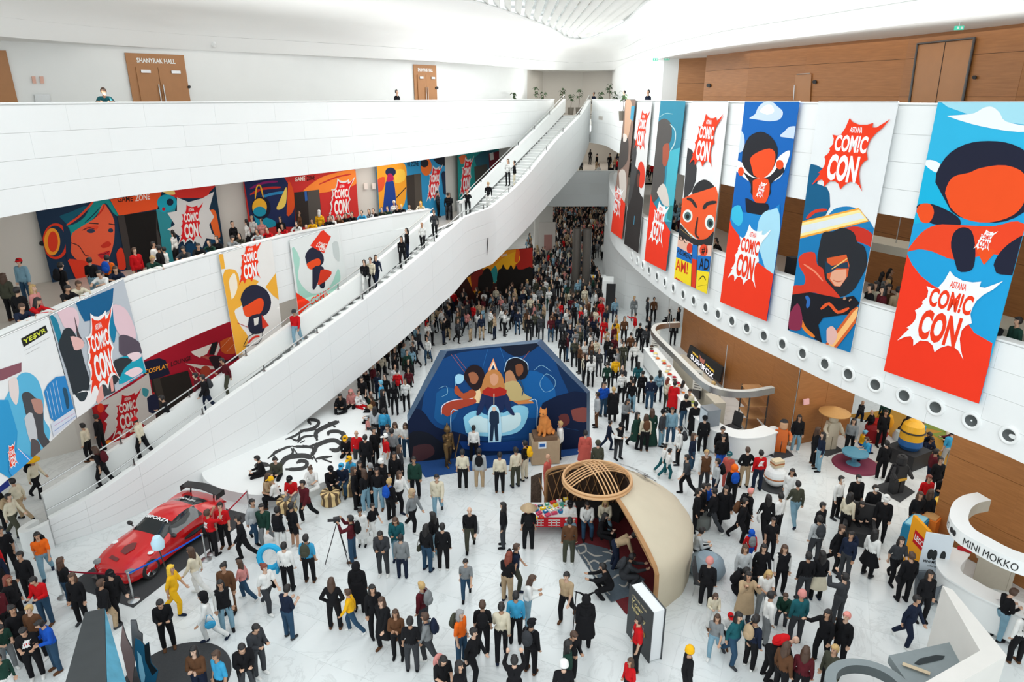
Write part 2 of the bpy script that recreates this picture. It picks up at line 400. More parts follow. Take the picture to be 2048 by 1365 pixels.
# ---------- pose skeletons (facing -Y, feet on z=0) ----------
def nrm(v): return Vector(v).normalized()
POSES = {}
def pose(name, lean=0, legs=None, arms=None, pz=.93, headlean=None, curl=.5, twist=0, hands=True):
    lean = math.radians(lean); t = Vector((0, -math.sin(lean), math.cos(lean))); P = Vector((0, 0, pz)); fw = Vector((0, -math.cos(lean), -math.sin(lean)))
    J = {'P': P, 'chest': P+t*.3, 'neck': P+t*.47, 't': t}
    hl = lean if headlean is None else math.radians(headlean)
    hd = Vector((0, -math.sin(hl), math.cos(hl))); J['head'] = J['neck']+hd*.185; J['hl'] = hl
    B = []   # region, prim
    B += [('torso', 'c', P+Vector((-.065, 0, 0)), P+Vector((.065, 0, 0)), .115, .115), ('torso', 'c', P, P+t*.2, .125, .118), ('torso', 'c', P+t*.2+Vector((-.045, 0, 0)), P+t*.36+Vector((-.075, 0, 0)), .10, .10), ('torso', 'c', P+t*.2+Vector((.045, 0, 0)), P+t*.36+Vector((.075, 0, 0)), .10, .10), ('torso', 'c', P+t*.41+Vector((-.13, 0, 0)), P+t*.41+Vector((.13, 0, 0)), .068, .068)]
    B += [('skin', 'c', P+t*.42, J['head']-hd*.04, .055, .05)]
    B += [('skin', 'e', J['head']+hd*.02, (.076, .092, .108)), ('skin', 'e', J['head']+hd*-.055+Vector((0, -.03, 0)), (.052, .06, .055)), ('skin', 'c', J['head']+Vector((0, -.088, .01)), J['head']+Vector((0, -.108, -.022)), .010, .015)]
    for s in (-1, 1): B.append(('skin', 'e', J['head']+Vector((s*.078, .01, -.005)), (.012, .02, .03)))
    for i, s in enumerate((-1, 1)):
        th, sh = legs[i]; hip = P+Vector((s*.09, 0, -.04)); kn = hip+nrm(th)*.42; an = kn+nrm(sh)*.40
        ft = Vector((s*.02, -1, 0)); J['an%d' % i] = an
        if nrm(sh).y > .55: ft = Vector((0, -.35, -.9))
        elif nrm(sh).z > -.35: ft = Vector((0, -.4, .9))
        B += [('pants', 'c', hip, kn, .092, .06), ('pants', 'c', kn, an+Vector((0, 0, .02)), .06, .046)]
        heel = an+Vector((0, .03, -.03)); toe = an+nrm(ft)*.15+Vector((0, 0, -.045 if abs(ft.z) < .5 else 0))
        B += [('shoe%d' % i, 'c', heel, toe, .043, .036), ('shoe%d' % i, 'c', an+Vector((0, 0, .0)), heel, .045, .043)]
        ua, fa = arms[i]; sho = P+t*.41+Vector((s*.165, 0, 0)); el = sho+nrm(ua)*.275; wr = el+nrm(fa)*.245; f = nrm(fa); J['wr%d' % i] = wr
        B += [('upper', 'c', sho, el, .054, .043), ('fore', 'c', el, wr, .042, .029)]
        side = f.cross(fw if abs(f.dot(fw)) < .85 else Vector((0, 0, 1))).normalized(); side = side*(s if f.z < -.5 else 1); pn = side.cross(f).normalized()
        if pn.dot(fw) < 0 and f.z < 0: pn = -pn
        B += [('hand', 'c', wr, wr+f*.07-side*.018, .027, .026), ('hand', 'c', wr+f*.02, wr+f*.075+side*.02, .026, .024)]
        for q, (sp, ln) in enumerate(((-.033, .062), (-.011, .072), (.011, .068), (.032, .052))):
            a = wr+f*.085+side*sp; b = a+(f*math.cos(curl)+pn*math.sin(curl)).normalized()*ln*.55; c = b+(f*math.cos(curl*2.2)+pn*math.sin(curl*2.2)).normalized()*ln*.5
            B += [('hand', 'c', a, b, .011, .0105), ('hand', 'c', b, c, .0105, .009)]
        a = wr+f*.03-side*.028; b = a+(f*.5-side*.8+pn*.3).normalized()*.035; B += [('hand', 'c', a, b, .013, .012), ('hand', 'c', b, b+(f*.9+pn*.4-side*.15).normalized()*.032, .012, .010)]
    POSES[name] = (J, B)
dn = (0, 0, -1)
pose('s', 1, [((-.06, -.02, -1), (0, .03, -1)), ((.09, -.10, -1), (0, .08, -1))], [((-.16, .05, -1), (-.02, -.25, -1)), ((.16, .05, -1), (.02, -.2, -1))])
pose('p', 3, [((-.07, .0, -1), (0, .03, -1)), ((.08, -.05, -1), (0, .05, -1))], [((-.12, -.15, -1), (.35, -1, .15)), ((.12, -.15, -1), (-.35, -1, .1))], headlean=28, curl=.9)
pose('w', 4, [((-.03, -.42, -1), (0, .12, -1)), ((.03, .38, -1), (0, .75, -1))], [((-.12, .35, -1), (0, .05, -1)), ((.12, -.35, -1), (-.05, -.7, -1))], pz=.90)
pose('v', 4, [((-.03, .32, -1), (0, .65, -1)), ((.03, -.40, -1), (0, .1, -1))], [((-.12, -.1, -1), (.25, -1, .0)), ((.12, .3, -1), (.0, .05, -1))], pz=.905, headlean=20)
pose('x', 1, [((-.06, .02, -1), (0, .03, -1)), ((.1, -.12, -1), (0, .1, -1))], [((-.15, -.25, -1), (1, -.6, .12)), ((.15, -.25, -1), (-1, -.5, .2))], curl=.8)
pose('h', 0, [((-.1, 0, -1), (0, .02, -1)), ((.12, -.04, -1), (0, .04, -1))], [((-.62, .35, -1), (.6, -.35, -.75)), ((.62, .35, -1), (-.6, -.35, -.75))], curl=.9)
pose('a', -2, [((-.08, 0, -1), (0, .03, -1)), ((.1, -.08, -1), (0, .06, -1))], [((-.25, -.8, -.25), (.3, -.35, 1)), ((.25, -.8, -.25), (-.3, -.35, 1))], curl=.9, headlean=0)
pose('r', 2, [((-.05, -.25, -1), (0, .1, -1)), ((.05, .15, -1), (0, .35, -1))], [((-.3, -.75, -.2), (-.1, -.9, .6)), ((.14, .05, -1), (0, -.3, -1))], pz=.92, curl=.6)
pose('b', 24, [((-.06, .05, -1), (0, .03, -1)), ((.08, .1, -1), (0, .06, -1))], [((-.25, -.75, -.35), (.5, -.9, .05)), ((.25, -.75, -.35), (-.5, -.9, .05))], pz=.92, headlean=26, curl=.8)
pose('k', 62, [((-.08, -.15, -1), (0, .3, -1)), ((.08, -.05, -1), (0, .2, -1))], [((-.1, -.35, -1), (.1, -.4, -1)), ((.1, -.35, -1), (-.1, -.4, -1))], pz=.88, headlean=60)
pose('S', 6, [((-.12, -1, -.02), (0, -.12, -1)), ((.12, -1, -.02), (0, .1, -1))], [((-.12, -.3, -1), (.35, -1, .0)), ((.12, -.3, -1), (-.35, -1, .0))], pz=.52, headlean=22, curl=.8)
pose('G', 14, [((-.3, -.9, .75), (.05, -.5, -1)), ((.45, -.9, .05), (-.75, -.35, -.25))], [((-.2, -.6, -.7), (.3, -1, .1)), ((.2, -.6, -.7), (-.3, -1, .1))], pz=.13, headlean=25, curl=.8)
pose('c', 22, [((-.15, -1, .15), (0, .55, -1)), ((.15, -.9, -.25), (0, .6, -.9))], [((-.1, -.9, -.5), (.2, -1, .1)), ((.1, -.9, -.5), (-.2, -1, .1))], pz=.44, headlean=18)
jobs = {}
for nm, (J, B) in POSES.items(): jobs['body_'+nm] = ([b[1:] for b in B], .0125, .17)
# statues
jobs['cat'] = ([('e', (0, .05, .55), (.42, .46, .62)), ('e', (0, -.12, .95), (.33, .34, .45)), ('c', (-.16, -.38, .06), (-.15, -.3, .95), .10, .13), ('c', (.16, -.38, .06), (.15, -.3, .95), .10, .13), ('e', (-.34, .05, .25), (.2, .36, .27)), ('e', (.34, .05, .25), (.2, .36, .27)),
    ('e', (0, -.3, 1.58), (.27, .26, .24)), ('e', (0, -.5, 1.50), (.14, .12, .1)), ('c', (-.16, -.26, 1.74), (-.2, -.24, 1.96), .10, .02), ('c', (.16, -.26, 1.74), (.2, -.24, 1.96), .10, .02), ('c', (0, .45, .12), (.5, .4, .1), .1, .09), ('c', (.5, .4, .1), (.62, 0, .1), .09, .07), ('c', (-.16, -.5, .06), (-.16, -.36, .06), .1, .1), ('c', (.16, -.5, .06), (.16, -.36, .06), .1, .1)], .03, .3)
FUSED = fuse(jobs)
REG = {}
def region_split(nm):
    """cut clothing shells out of the continuous body surface"""
    J, B = POSES[nm]; me = FUSED['body_'+nm]; nv = len(me.vertices); co = np.empty(nv*3); me.vertices.foreach_get('co', co); co = co.reshape(-1, 3)
    best = np.full(nv, 1e9); lab = np.zeros(nv, int); names = []
    for b in B:
        if b[0] not in names: names.append(b[0])
        k = names.index(b[0])
        if b[1] == 'c':
            p, q = np.array(b[2]), np.array(b[3]); d = q-p; L = max(1e-9, d @ d); t = np.clip(((co-p) @ d)/L, 0, 1); r = b[4]+(b[5]-b[4])*t
            ds = np.linalg.norm(co-(p+t[:, None]*d), axis=1)-r
        else: ds = (np.linalg.norm((co-np.array(b[2]))/np.array(b[3]), axis=1)-1)*min(b[3])
        m = ds < best; best[m] = ds[m]; lab[m] = k
    no = np.empty(nv*3); me.vertices.foreach_get('normal', no); no = no.reshape(-1, 3)
    Pn = np.array(J['P']); tn = np.array(J['t']); hh = (co-Pn) @ tn; dist = np.linalg.norm(co-Pn, axis=1)
    ti = names.index('torso'); pi_ = names.index('pants')
    def shell(regs, off, name):
        ids = [names.index(r) for r in regs if r in names]; ok = np.isin(lab, ids)
        if 'torso' in regs: ok = (ok & ~((lab == ti) & (hh < -.075))) | ((lab == pi_) & (hh > -.075) & (dist < .22))
        if 'pants' in regs: ok = ok | ((lab == ti) & (hh < .03))
        keep = [p for p in me.polygons if sum(ok[v] for v in p.vertices) >= 2]
        vs = sorted({v for p in keep for v in p.vertices}); mp = {v: i for i, v in enumerate(vs)}
        m = bpy.data.meshes.new(name); m.from_pydata([tuple(co[v]+no[v]*off) for v in vs], [], [tuple(mp[v] for v in p.vertices) for p in keep]); m.materials.append(None)
        m.polygons.foreach_set('use_smooth', [True]*len(m.polygons)); m.update(); return m
    R = {'shirt': shell(['torso', 'upper', 'fore'], .014, 'shirt'), 'tee': shell(['torso', 'upper'], .012, 'tee'), 'jacket': shell(['torso', 'upper', 'fore'], .028, 'jacket'), 'vest': shell(['torso'], .03, 'vest'), 'trousers': shell(['pants'], .016, 'trousers'), 'shoe0': shell(['shoe0'], .006, 'shoe'), 'shoe1': shell(['shoe1'], .006, 'shoe')}
    # baggy trousers top must reach the waist: the hips belong to the torso prims
    me.materials.clear(); me.materials.append(None); me.materials.append(None)
    # eyes, brows and mouth as dark faces of the same mesh
    bm = bmesh.new(); bm.from_mesh(me); h = J['head']; Rm = Matrix.Rotation(-J['hl']*0+0, 3, 'X')
    for s in (-1, 1):
        for c, r in (((s*.030, -.083, .022), (.012, .008, .007)), ((s*.030, -.086, .042), (.017, .006, .004))):
            n0 = len(bm.faces); m_ = MB(); m_.ell(h+Vector(c), r, 6); vs = [bm.verts.new(v) for v in m_.v]
            for f in m_.f:
                try: bm.faces.new([vs[i] for i in f]).material_index = 1
                except ValueError: pass
    m_ = MB(); m_.ell(h+Vector((0, -.086, -.052)), (.022, .008, .005), 6); vs = [bm.verts.new(v) for v in m_.v]
    for f in m_.f:
        try: bm.faces.new([vs[i] for i in f]).material_index = 1
        except ValueError: pass
    bm.to_mesh(me); bm.free(); R['body'] = me; REG[nm] = R
for nm in POSES: region_split(nm)
# ================= SETTING =================
Z2, Z3 = 6.75, 12.75; P2, P3 = Z2+1.2, Z3+1.17; B2, B3 = 4.85, 10.75; ZS = 16.1
def V2(L): return [Vector((x, y, 0)) for x, y in L]
RC = catmull(V2([(17.5, 5), (15.9, 10), (14.6, 13), (13.75, 16), (13.1, 17.4), (12.2, 19), (11.1, 21.1), (10.15, 23.7), (9.35, 25.8), (8.55, 28.3), (7.75, 32), (7.2, 36.5), (6.85, 41), (6.75, 45), (7.1, 50), (7.7, 55), (8.4, 59.5), (9.3, 61.6)]), 5)
RC3 = catmull(V2([(17.5, 5), (15.9, 10), (14.6, 13), (13.75, 16), (13.1, 17.4), (12.2, 19), (11.1, 21.1), (10.15, 23.7), (9.35, 25.8), (8.55, 28.3), (7.75, 32), (7.2, 36.5), (6.85, 41), (6.75, 45), (6.8, 49), (6.75, 52), (6.1, 55.0)]), 5)
LC3 = catmull(V2([(-15.8, 13), (-15.4, 17), (-15.0, 20.3), (-14.6, 22), (-13.7, 24.8), (-11.9, 27.9), (-10.8, 29.8), (-7.6, 34.6), (-4.0, 41.7), (0.2, 50.8), (3.3, 56.6)]), 5)
LC2 = catmull(V2([(-14.3, 12), (-14.1, 15), (-14.0, 17.6), (-13.95, 19.5), (-13.9, 21.3), (-13.7, 24), (-13.1, 26.3), (-12.2, 28.7), (-10.3, 32.6), (-9.3, 34), (-6.9, 37.3), (-4.75, 39.9)]), 5)
LC2b = V2([(-3.2, 42.8), (-2.0, 46), (-.2, 52), (1.6, 58), (2.2, 61.5), (9.3, 61.6)])
WL = V2([(-26, 12), (-25, 20), (-22.5, 24.5), (-20.3, 27.2), (-17.3, 30.4), (-15.2, 32.8), (-10.5, 38), (-5.9, 43.4), (-4.7, 44.9), (-1.6, 51), (1.2, 57.5)])
WR = V2([(22, 5), (18.2, 14), (16.8, 17.5), (14.9, 21.4), (13.9, 26.0), (12.2, 30.5), (11.0, 34), (10.1, 38.2)])

def facade(name, curve, z0, z1, side, rows, colw, t=.25, cap=True, label=None, panels=True, matl=None):
    """thin parapet/slab-edge wall following a curve, clad with separate panels"""
    matl = matl or WHITE
    c = resample(curve, step=.8); inn = offset(c, -side*t)
    mb = MB(); A0 = [Vector((p.x, p.y, z0)) for p in c]; A1 = [Vector((p.x, p.y, z1)) for p in c]; I0 = [Vector((p.x, p.y, z0)) for p in inn]; I1 = [Vector((p.x, p.y, z1)) for p in inn]
    mb.strip(A0, A1, WHITE2).strip(A1, I1, WHITE2).strip(I1, I0, WHITE2).strip(I0, A0, WHITE2)
    o = mb.build(name, smooth=True); o['kind'] = 'structure'
    if panels:
        cc = resample(curve, step=colw/4); n = (len(cc)-1)//4; zz = rows
        for r in range(len(zz)-1):
            for k in range(n):
                if r % 2: seg = cc[max(0, k*4-2):k*4+3]
                else: seg = cc[k*4:k*4+5]
                if len(seg) < 3: continue
                s2 = [q.copy() for q in seg]
                s2[0] = seg[0].lerp(seg[1], .004); s2[-1] = seg[-1].lerp(seg[-2], .004)
                out = offset(s2, side*.03); a = zz[r]+.004; b = zz[r+1]-.004
                pm = MB(); O0 = [Vector((p.x, p.y, a)) for p in out]; O1 = [Vector((p.x, p.y, b)) for p in out]; J0 = [Vector((p.x, p.y, a)) for p in s2]; J1 = [Vector((p.x, p.y, b)) for p in s2]
                pm.strip(O0, O1, matl).strip(O1, J1, matl).strip(J0, O0, matl)
                pm.add([O0[0], O1[0], J1[0], J0[0], O0[-1], O1[-1], J1[-1], J0[-1]], [(0, 1, 2, 3), (4, 5, 6, 7)], matl)
                pm.build('panel', o, smooth=True)
    return o
def rows(a, b, n): return [a+(b-a)*i/n for i in range(n+1)]

facade('wall_right_upper', RC3, B3, P3, 1, rows(B3, P3-.06, 4), 2.9)
facade('wall_right_lower', RC, B2, P2, 1, rows(B2, P2-.06, 4), 2.9)
facade('wall_left_upper', LC3, B3, P3, -1, rows(B3, P3-.06, 4), 2.9)
facade('wall_left_lower', LC2, B2, P2, -1, rows(B2, P2-.06, 4), 2.9)
facade('wall_back_lower', LC2b, B2, P2, -1, [B2, 5.9, 6.9, P2-.06], 3.2)
# parapet copings
def coping(name, curve, z, side):
    c = resample(curve, step=.8); a = offset(c, side*.05); b = offset(c, -side*.30)
    L = lambda P, zz: [Vector((p.x, p.y, zz)) for p in P]
    mb = MB(); mb.strip(L(a, z), L(a, z+.05), WHITE2).strip(L(a, z+.05), L(b, z+.05), WHITE2).strip(L(b, z+.05), L(b, z), WHITE2)
    struct(mb, name)
coping('trim_1', RC3, P3-.03, 1); coping('trim_2', RC, P2-.03, 1); coping('trim_3', LC3, P3-.03, -1); coping('trim_4', LC2, P2-.03, -1); coping('trim_5', LC2b, P2-.03, -1)

# slabs: gallery floors with plaster soffits
GFLOOR = mat('gallery_floor_stone', (.52, .48, .43), .35, 0, .08, 1.2)
def slab(name, A, Bc, z0, z1, n=40, mtop=None, mbot=None):
    a = resample(A, n=n); b = resample(Bc, n=n); L = lambda P, z: [Vector((p.x, p.y, z)) for p in P]
    mb = MB(); mb.strip(L(a, z1), L(b, z1), mtop or GFLOOR); mb.strip(L(a, z0), L(b, z0), mbot or WHITE2)
    return struct(mb, name)
RW = V2([(24, 5), (20.5, 14), (19.5, 20), (18.5, 26), (16.5, 34), (15, 42), (14.5, 52), (14.5, 64)])
slab('floor_gallery_right_upper', offset(RC3, -.2), RW, B3+.02, Z3); slab('floor_gallery_right_lower', offset(RC, -.2), RW, B2+.02, Z2)
slab('floor_gallery_left_upper', offset(LC3, .2), offset(WL, .6), B3+.02, Z3)
slab('floor_gallery_left_lower', offset(LC2, .2), offset(WL[:9], .6), B2+.02, Z2)
slab('floor_gallery_back_lower', [Vector((-4.9, 39.7, 0))]+offset(LC2b[:-1], .2), V2([(-5.9, 42.5), (-4.7, 45), (-1.6, 52), (0, 56), (1, 60)]), B2+.02, Z2, 20)
mb = MB(); mb.prism([(1.2, 61.6), (15, 61.7), (15, 86), (-6, 86), (-6, 61.6)], Z2-.02, Z2, GFLOOR).prism([(2, 61.7), (15, 61.7), (15, 86), (-6, 86), (-6, 61.6)], B2+.02, B2+.04, WHITE2); struct(mb, 'floor_back_lower')
mb = MB(); mb.prism([(3.2, 56.4), (6.2, 54.9), (6.6, 52.5), (14.6, 52), (14.6, 70), (-4, 70), (0, 56.5)], Z3-.25, Z3, GFLOOR); struct(mb, 'floor_back_upper')
mb = MB(); mb.prism([(3.2, 56.5), (6.1, 55), (6.6, 52.6), (14.6, 52), (14.6, 70), (-4, 70), (0, 56.5)], B3, B3+.05, WHITE2); struct(mb, 'ceiling_back_lower')

# inner walls
def wall(name, pts, z0, z1, m=WHITE2, t=.2):
    n = len(pts); q = offset(V2(pts), t); mb = MB()
    L = lambda P, z: [Vector((p[0], p[1], z)) for p in P]
    a0, a1, b0, b1 = L(pts, z0), L(pts, z1), L(q, z0), L(q, z1)
    mb.strip(a0, a1, m).strip(a1, b1, m).strip(b1, b0, m)
    mb.add([a0[0], a1[0], b1[0], b0[0], a0[-1], a1[-1], b1[-1], b0[-1]], [(0, 1, 2, 3), (4, 5, 6, 7)], m)
    return struct(mb, name)
WLx = [(p.x, p.y) for p in WL]
wall('wall_left_gallery_upper', WLx, Z3, ZS+.1, WHITE2)
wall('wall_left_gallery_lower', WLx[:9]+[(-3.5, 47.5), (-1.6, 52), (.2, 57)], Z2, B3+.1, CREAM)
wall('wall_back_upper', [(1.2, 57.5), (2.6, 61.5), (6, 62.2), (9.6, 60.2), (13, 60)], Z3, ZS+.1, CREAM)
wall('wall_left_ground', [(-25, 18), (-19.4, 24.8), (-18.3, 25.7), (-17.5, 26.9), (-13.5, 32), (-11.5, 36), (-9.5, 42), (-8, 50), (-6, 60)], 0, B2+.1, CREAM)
# white rounded pier wall under the right gallery at the far end
pr_ = catmull(V2([(13, 40.2), (10.5, 42.8), (8.9, 44.9), (7.9, 46.2), (7.3, 49), (7.4, 54), (8.2, 59), (9.6, 61.4), (12.5, 62.5)]), 4)
o_ = facade('wall_right_ground', pr_, 0, B2, 1, rows(0, B2, 5), 2.6)
# hall behind
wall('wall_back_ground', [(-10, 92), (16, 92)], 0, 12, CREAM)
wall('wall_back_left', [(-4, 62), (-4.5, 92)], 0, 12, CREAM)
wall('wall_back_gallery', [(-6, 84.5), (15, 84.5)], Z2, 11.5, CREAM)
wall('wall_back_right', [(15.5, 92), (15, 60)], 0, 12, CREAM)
mb = MB(); mb.prism([(-6, 61), (15, 61), (15, 93), (-6, 93)], 10.8, 10.9, WHITE2); struct(mb, 'ceiling_back_gallery')
wall('wall_right_pier', [(14.4, 40), (9.1, 41.4), (8.7, 41.45), (7.9, 43.5), (7.6, 46), (8.4, 60)], Z3, ZS+.1, WHITE2)
# warm lit wall behind the lower right gallery and far gallery wall
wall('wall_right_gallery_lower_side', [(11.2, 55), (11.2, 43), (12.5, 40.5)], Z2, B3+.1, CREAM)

# veneered walls made of separate boards
def veneer(name, pts, z0, z1, zr, colw, label=None):
    """backing wall with veneer panels hung on it"""
    pts = V2(pts); mb = MB(); L = lambda P, z: [Vector((p.x, p.y, z)) for p in P]
    q = offset(pts, -.12); mb.strip(L(pts, z0), L(pts, z1), BLACK).strip(L(pts, z1), L(q, z1), BLACK)
    o = struct(mb, name)
    for a, b in zip(pts[:-1], pts[1:]):
        Ln = (b-a).length; n = max(1, round(Ln/colw)); d = (b-a).normalized(); nn = Vector((-d.y, d.x, 0))
        if nn.dot(-((a+b)/2)) < 0: nn = -nn
        for i in range(n):
            for r in range(len(zr)-1):
                s0 = Ln*i/n+.006; s1 = Ln*(i+1)/n-.006
                if i == 0: s0 = 0
                if i == n-1: s1 = Ln
                w = s1-s0; h = zr[r+1]-zr[r]-.012; m_ = MB(); m_.box((0, 0, 0), (w, .03, h), 0, WOOD)
                me = m_.mesh('board_panel'); ob = link('panel', me, o); c = a+d*((s0+s1)/2)+nn*.02
                ob.location = (c.x, c.y, (zr[r]+zr[r+1])/2); ob.rotation_euler = (0, 0, math.atan2(d.y, d.x))
    return o
veneer('wall_right_gallery_upper', [(18.2, 14), (16.8, 17.5), (14.9, 21.4), (13.9, 26.0), (12.2, 30.5), (11.0, 34), (10.1, 38.2)], Z3, ZS+.1, [Z3, 14.1, 15.35, ZS+.05], 5.2)
veneer('wall_right_recess_upper', [(11.4, 39.2), (9.2, 41.3)], Z3, ZS+.1, [Z3, 14.8, ZS+.05], 3)
veneer('wall_right_gallery_lower', [(21, 10), (18.4, 17), (16.9, 21.5), (15.6, 26.0), (14.2, 30.5), (13.0, 34), (12.2, 40.5)], Z2, B3+.1, [Z2, 8.9, B3+.05], 3.4)
veneer('wall_right_shop', [(11.85, 26.05), (11.3, 29.8), (10.75, 33.6), (10.1, 38.3)], 0, B2+.1, [0, B2+.05], 1.9)
veneer('wall_right_corner', [(14.9, 27.2), (11.87, 26.03)], 0, B2+.1, [0, B2+.05], 1.9)
veneer('wall_right_back_room', [(12.6, 43.5), (8.85, 45.0)], 0, B2+.1, [0, B2+.05], 2)
veneer('wall_right_front', [(17.6, 13.4), (15.2, 17.7), (14.2, 19.6)], 0, B2+.1, [0, 1.5, 3.2, B2+.05], 2.6)
veneer('wall_right_front_return', [(14.2, 19.6), (17.6, 19.2)], 0, B2+.1, [0, B2+.05], 3.4)

# L4 bowl: white curved lining rising from the soffit edge to the skylight
L4 = catmull(V2([(-18.4, 20), (-18.0, 26), (-16.6, 30.0), (-14.6, 33.4), (-10.6, 37.4), (-4.2, 44.6), (-1.2, 49.8), (1.4, 55), (4.6, 59.0), (7.6, 58.5), (8.3, 54), (8.1, 46), (8.3, 38.9), (8.8, 33), (9.5, 29.4), (11.4, 22.6), (12.5, 18.6), (13.6, 14)]), 5)
SKY = catmull(V2([(-9, 20), (-7.5, 24), (-5, 28.5), (-1.8, 32.6), (1.9, 43.7), (3.6, 51), (4.6, 53), (5.4, 52.5), (5.9, 49), (6.3, 42), (5.9, 33), (6.4, 28), (7.2, 23), (8, 18), (8.5, 14)]), 5)
na = 70; A = resample(L4, n=na); Bk = resample(SKY, n=na); cols = []
prof = [(0, ZS), (.03, ZS+.5), (.06, ZS+1.0), (.16, ZS+1.5), (.4, ZS+1.8), (1.0, 18.0)]
mb = MB(); prev = None
for t, z in prof:
    row = [Vector((a.x+(b.x-a.x)*t, a.y+(b.y-a.y)*t, z)) for a, b in zip(A, Bk)]
    if prev: mb.strip(prev, row, WHITE)
    prev = row
mb.mats = [mat('bowl_white', (.93, .94, .93), .7, 0, .01, .6)]; o_ = struct(mb, 'ceiling_bowl', smooth=True)
# thin grey joints of the bowl lining
for t, z in ((.035, ZS+.6), (.12, ZS+1.32)):
    P = [Vector((a.x+(b.x-a.x)*t, a.y+(b.y-a.y)*t, z)) for a, b in zip(A, Bk)]
    m_ = MB(); m_.tube(P, .012, 4, mat('joint_grey', (.5, .52, .5), .8, 0, 0)); m_.build('joint', o_)
# soffit ring between bowl edge and the walls
OUT = resample(V2([(-27, 18), (-24, 26), (-20.5, 31), (-16, 36.5), (-10, 42), (-5.5, 47), (-2, 54), (1, 61), (5, 64), (11, 64), (15, 60), (15, 50), (14, 40), (15, 32), (17, 24), (19, 18), (20, 13)]), n=na)
mb = MB(); mb.strip([Vector((a.x, a.y, ZS)) for a in A], [Vector((a.x, a.y, ZS)) for a in OUT], WHITE2); struct(mb, 'ceiling_soffit')

# skylight: frame, louvre slats and glass over the opening
sk = thing('skylight', 'white louvred skylight at the top of the white bowl ceiling', 'skylight', (3, 40, 18.1)); sk['kind'] = 'structure'
SLM = mat('louvre_white', (.8, .81, .78), .6, 0, .03, 2, emit=0)
half = len(SKY)
def inside(p, poly):
    c = False; n = len(poly)
    for i in range(n):
        a, b = poly[i], poly[(i+1) % n]
        if (a.y > p[1]) != (b.y > p[1]) and p[0] < (b.x-a.x)*(p[1]-a.y)/(b.y-a.y)+a.x: c = not c
    return c
m_ = MB(); m_.tube([Vector((p.x, p.y, 18.02)) for p in SKY], .08, 6, WHITE); m_.build('frame', sk)
for i in range(34):
    x = -9.2+i*.5
    ys = [y*.25 for y in range(56, 216) if inside((x, y*.25), SKY)]
    if len(ys) > 3:
        m_ = MB(); m_.box((x, (ys[0]+ys[-1])/2, 18.12), (.34, ys[-1]-ys[0]+.3, .05), 0, SLM, ry=.5); m_.build('slat', sk)
for k in range(10):
    y = 20+k*3.4; xs = [x*.25 for x in range(-40, 40) if inside((x*.25, y), SKY)]
    if len(xs) > 2:
        m_ = MB(); m_.box(((xs[0]+xs[-1])/2, y, 18.25), (xs[-1]-xs[0]+.2, .1, .12), 0, WHITE); m_.build('crossbar', sk)
GL = mat('skylight_glass', (.95, .98, 1), .1, 0, 0, 1, trans=1.)
m_ = MB(); m_.prism([(p.x, p.y) for p in SKY], 18.4, 18.42, GL); m_.build('glass', sk)
# small cameras / spot fixtures on the bowl edge
def onL(curve, px, z):
    best = min(resample(curve, step=.1), key=lambda p: abs(pr((p.x, p.y, z))[0]-px) if p.y > 5 else 1e9); return best
for px, py in ((428, 90), (908, 117)):
    p = hitcurve(A, px, py)
    if p:
        m_ = MB(); m_.ell((p.x*.995, p.y*.995, p.z), (.12, .12, .15), 10, WHITE2).tube([p, p+Vector((0, .3, .2))], .03, 6, STEEL)
        tag(m_.build('ceiling_camera'), 'small white dome camera on the bowl edge above the %s' % ('Shanyrak Hall door nearest' if px < 500 else 'far smaller Shanyrak Hall door'), 'camera')

# ---------- ground floor: marble tiles ----------
mb = MB(); mb.prism([(-34, 3), (34, 3), (34, 100), (-34, 100)], -.3, -.005, mat('floor_joint', (.62, .65, .65), .7, 0, .05, 2)); fl = struct(mb, 'floor')
TW = 1.2; ang = math.radians(-24); R2 = Matrix.Rotation(ang, 2)
tm = MB(); tm.box((0, 0, -.006), (TW-.006, TW-.006, .012), 0, MARBLE); tme = tm.mesh('tile')
tiles = []
for i in range(-50, 60):
    for j in range(-5, 95):
        p = R2 @ Vector((i*TW, j*TW)); x, y = p.x, p.y+6
        if y < 11 or y > 92 or abs(x) > 22 or abs(x) > .9*y+2: continue
        q = pr((x, y, 0))
        if -80 < q[0] < 2130 and 340 < q[1] < 1450: tiles.append((y, x))
tiles.sort()
for y, x in tiles[:300]:
    o = link('tile', tme, fl); o.location = (x, y, 0); o.rotation_euler = (0, 0, ang)
far = MB()
for y, x in tiles[300:]: far.box((x, y, -.006), (TW-.006, TW-.006, .012), ang, MARBLE)
o = far.build('tile', fl); o['kind'] = 'stuff'

# ---------- staircase ----------
NK = [(-15.26, 19.19, .99), (-13.77, 20.49, 1.57), (-11.35, 24.02, 2.88), (-9.62, 26.29, 3.75), (-7.57, 29.25, 4.86), (-5.43, 32.56, 6.06), (-3.55, 35.93, 7.24), (-2.64, 37.7, 7.85), (-1.23, 41.3, 7.85), (.63, 43.93, 9.1), (3.07, 48.95, 11.3), (4.94, 52.23, 12.79), (5.96, 55.01, 13.9)]
FK = [(-16.42, 20.58, 1.1), (-15.3, 21.9, 1.6), (-13.4, 24.1, 2.6), (-11.9, 26.2, 3.45), (-9.9, 29.6, 4.6), (-7.5, 33.4, 5.9), (-5.6, 37.1, 7.15), (-4.59, 39.2, 7.85), (-3.3, 42.6, 7.9), (-1.9, 45.2, 9.1), (1.05, 50.8, 11.5), (2.9, 54.4, 13.0), (3.96, 56.27, 13.95)]
ZB = [(0, 0), (2.5, 0), (3.49, .95), (4.2, 1.7), (5.83, 3.57), (6.83, 4.26), (7.19, 4.53), (8, 4.37), (8.5, 5.04), (9.03, 5.78), (9.52, 6.65), (9.86, 7.31), (10.56, 8.43), (11.82, 10.36), (12, 10.7)]
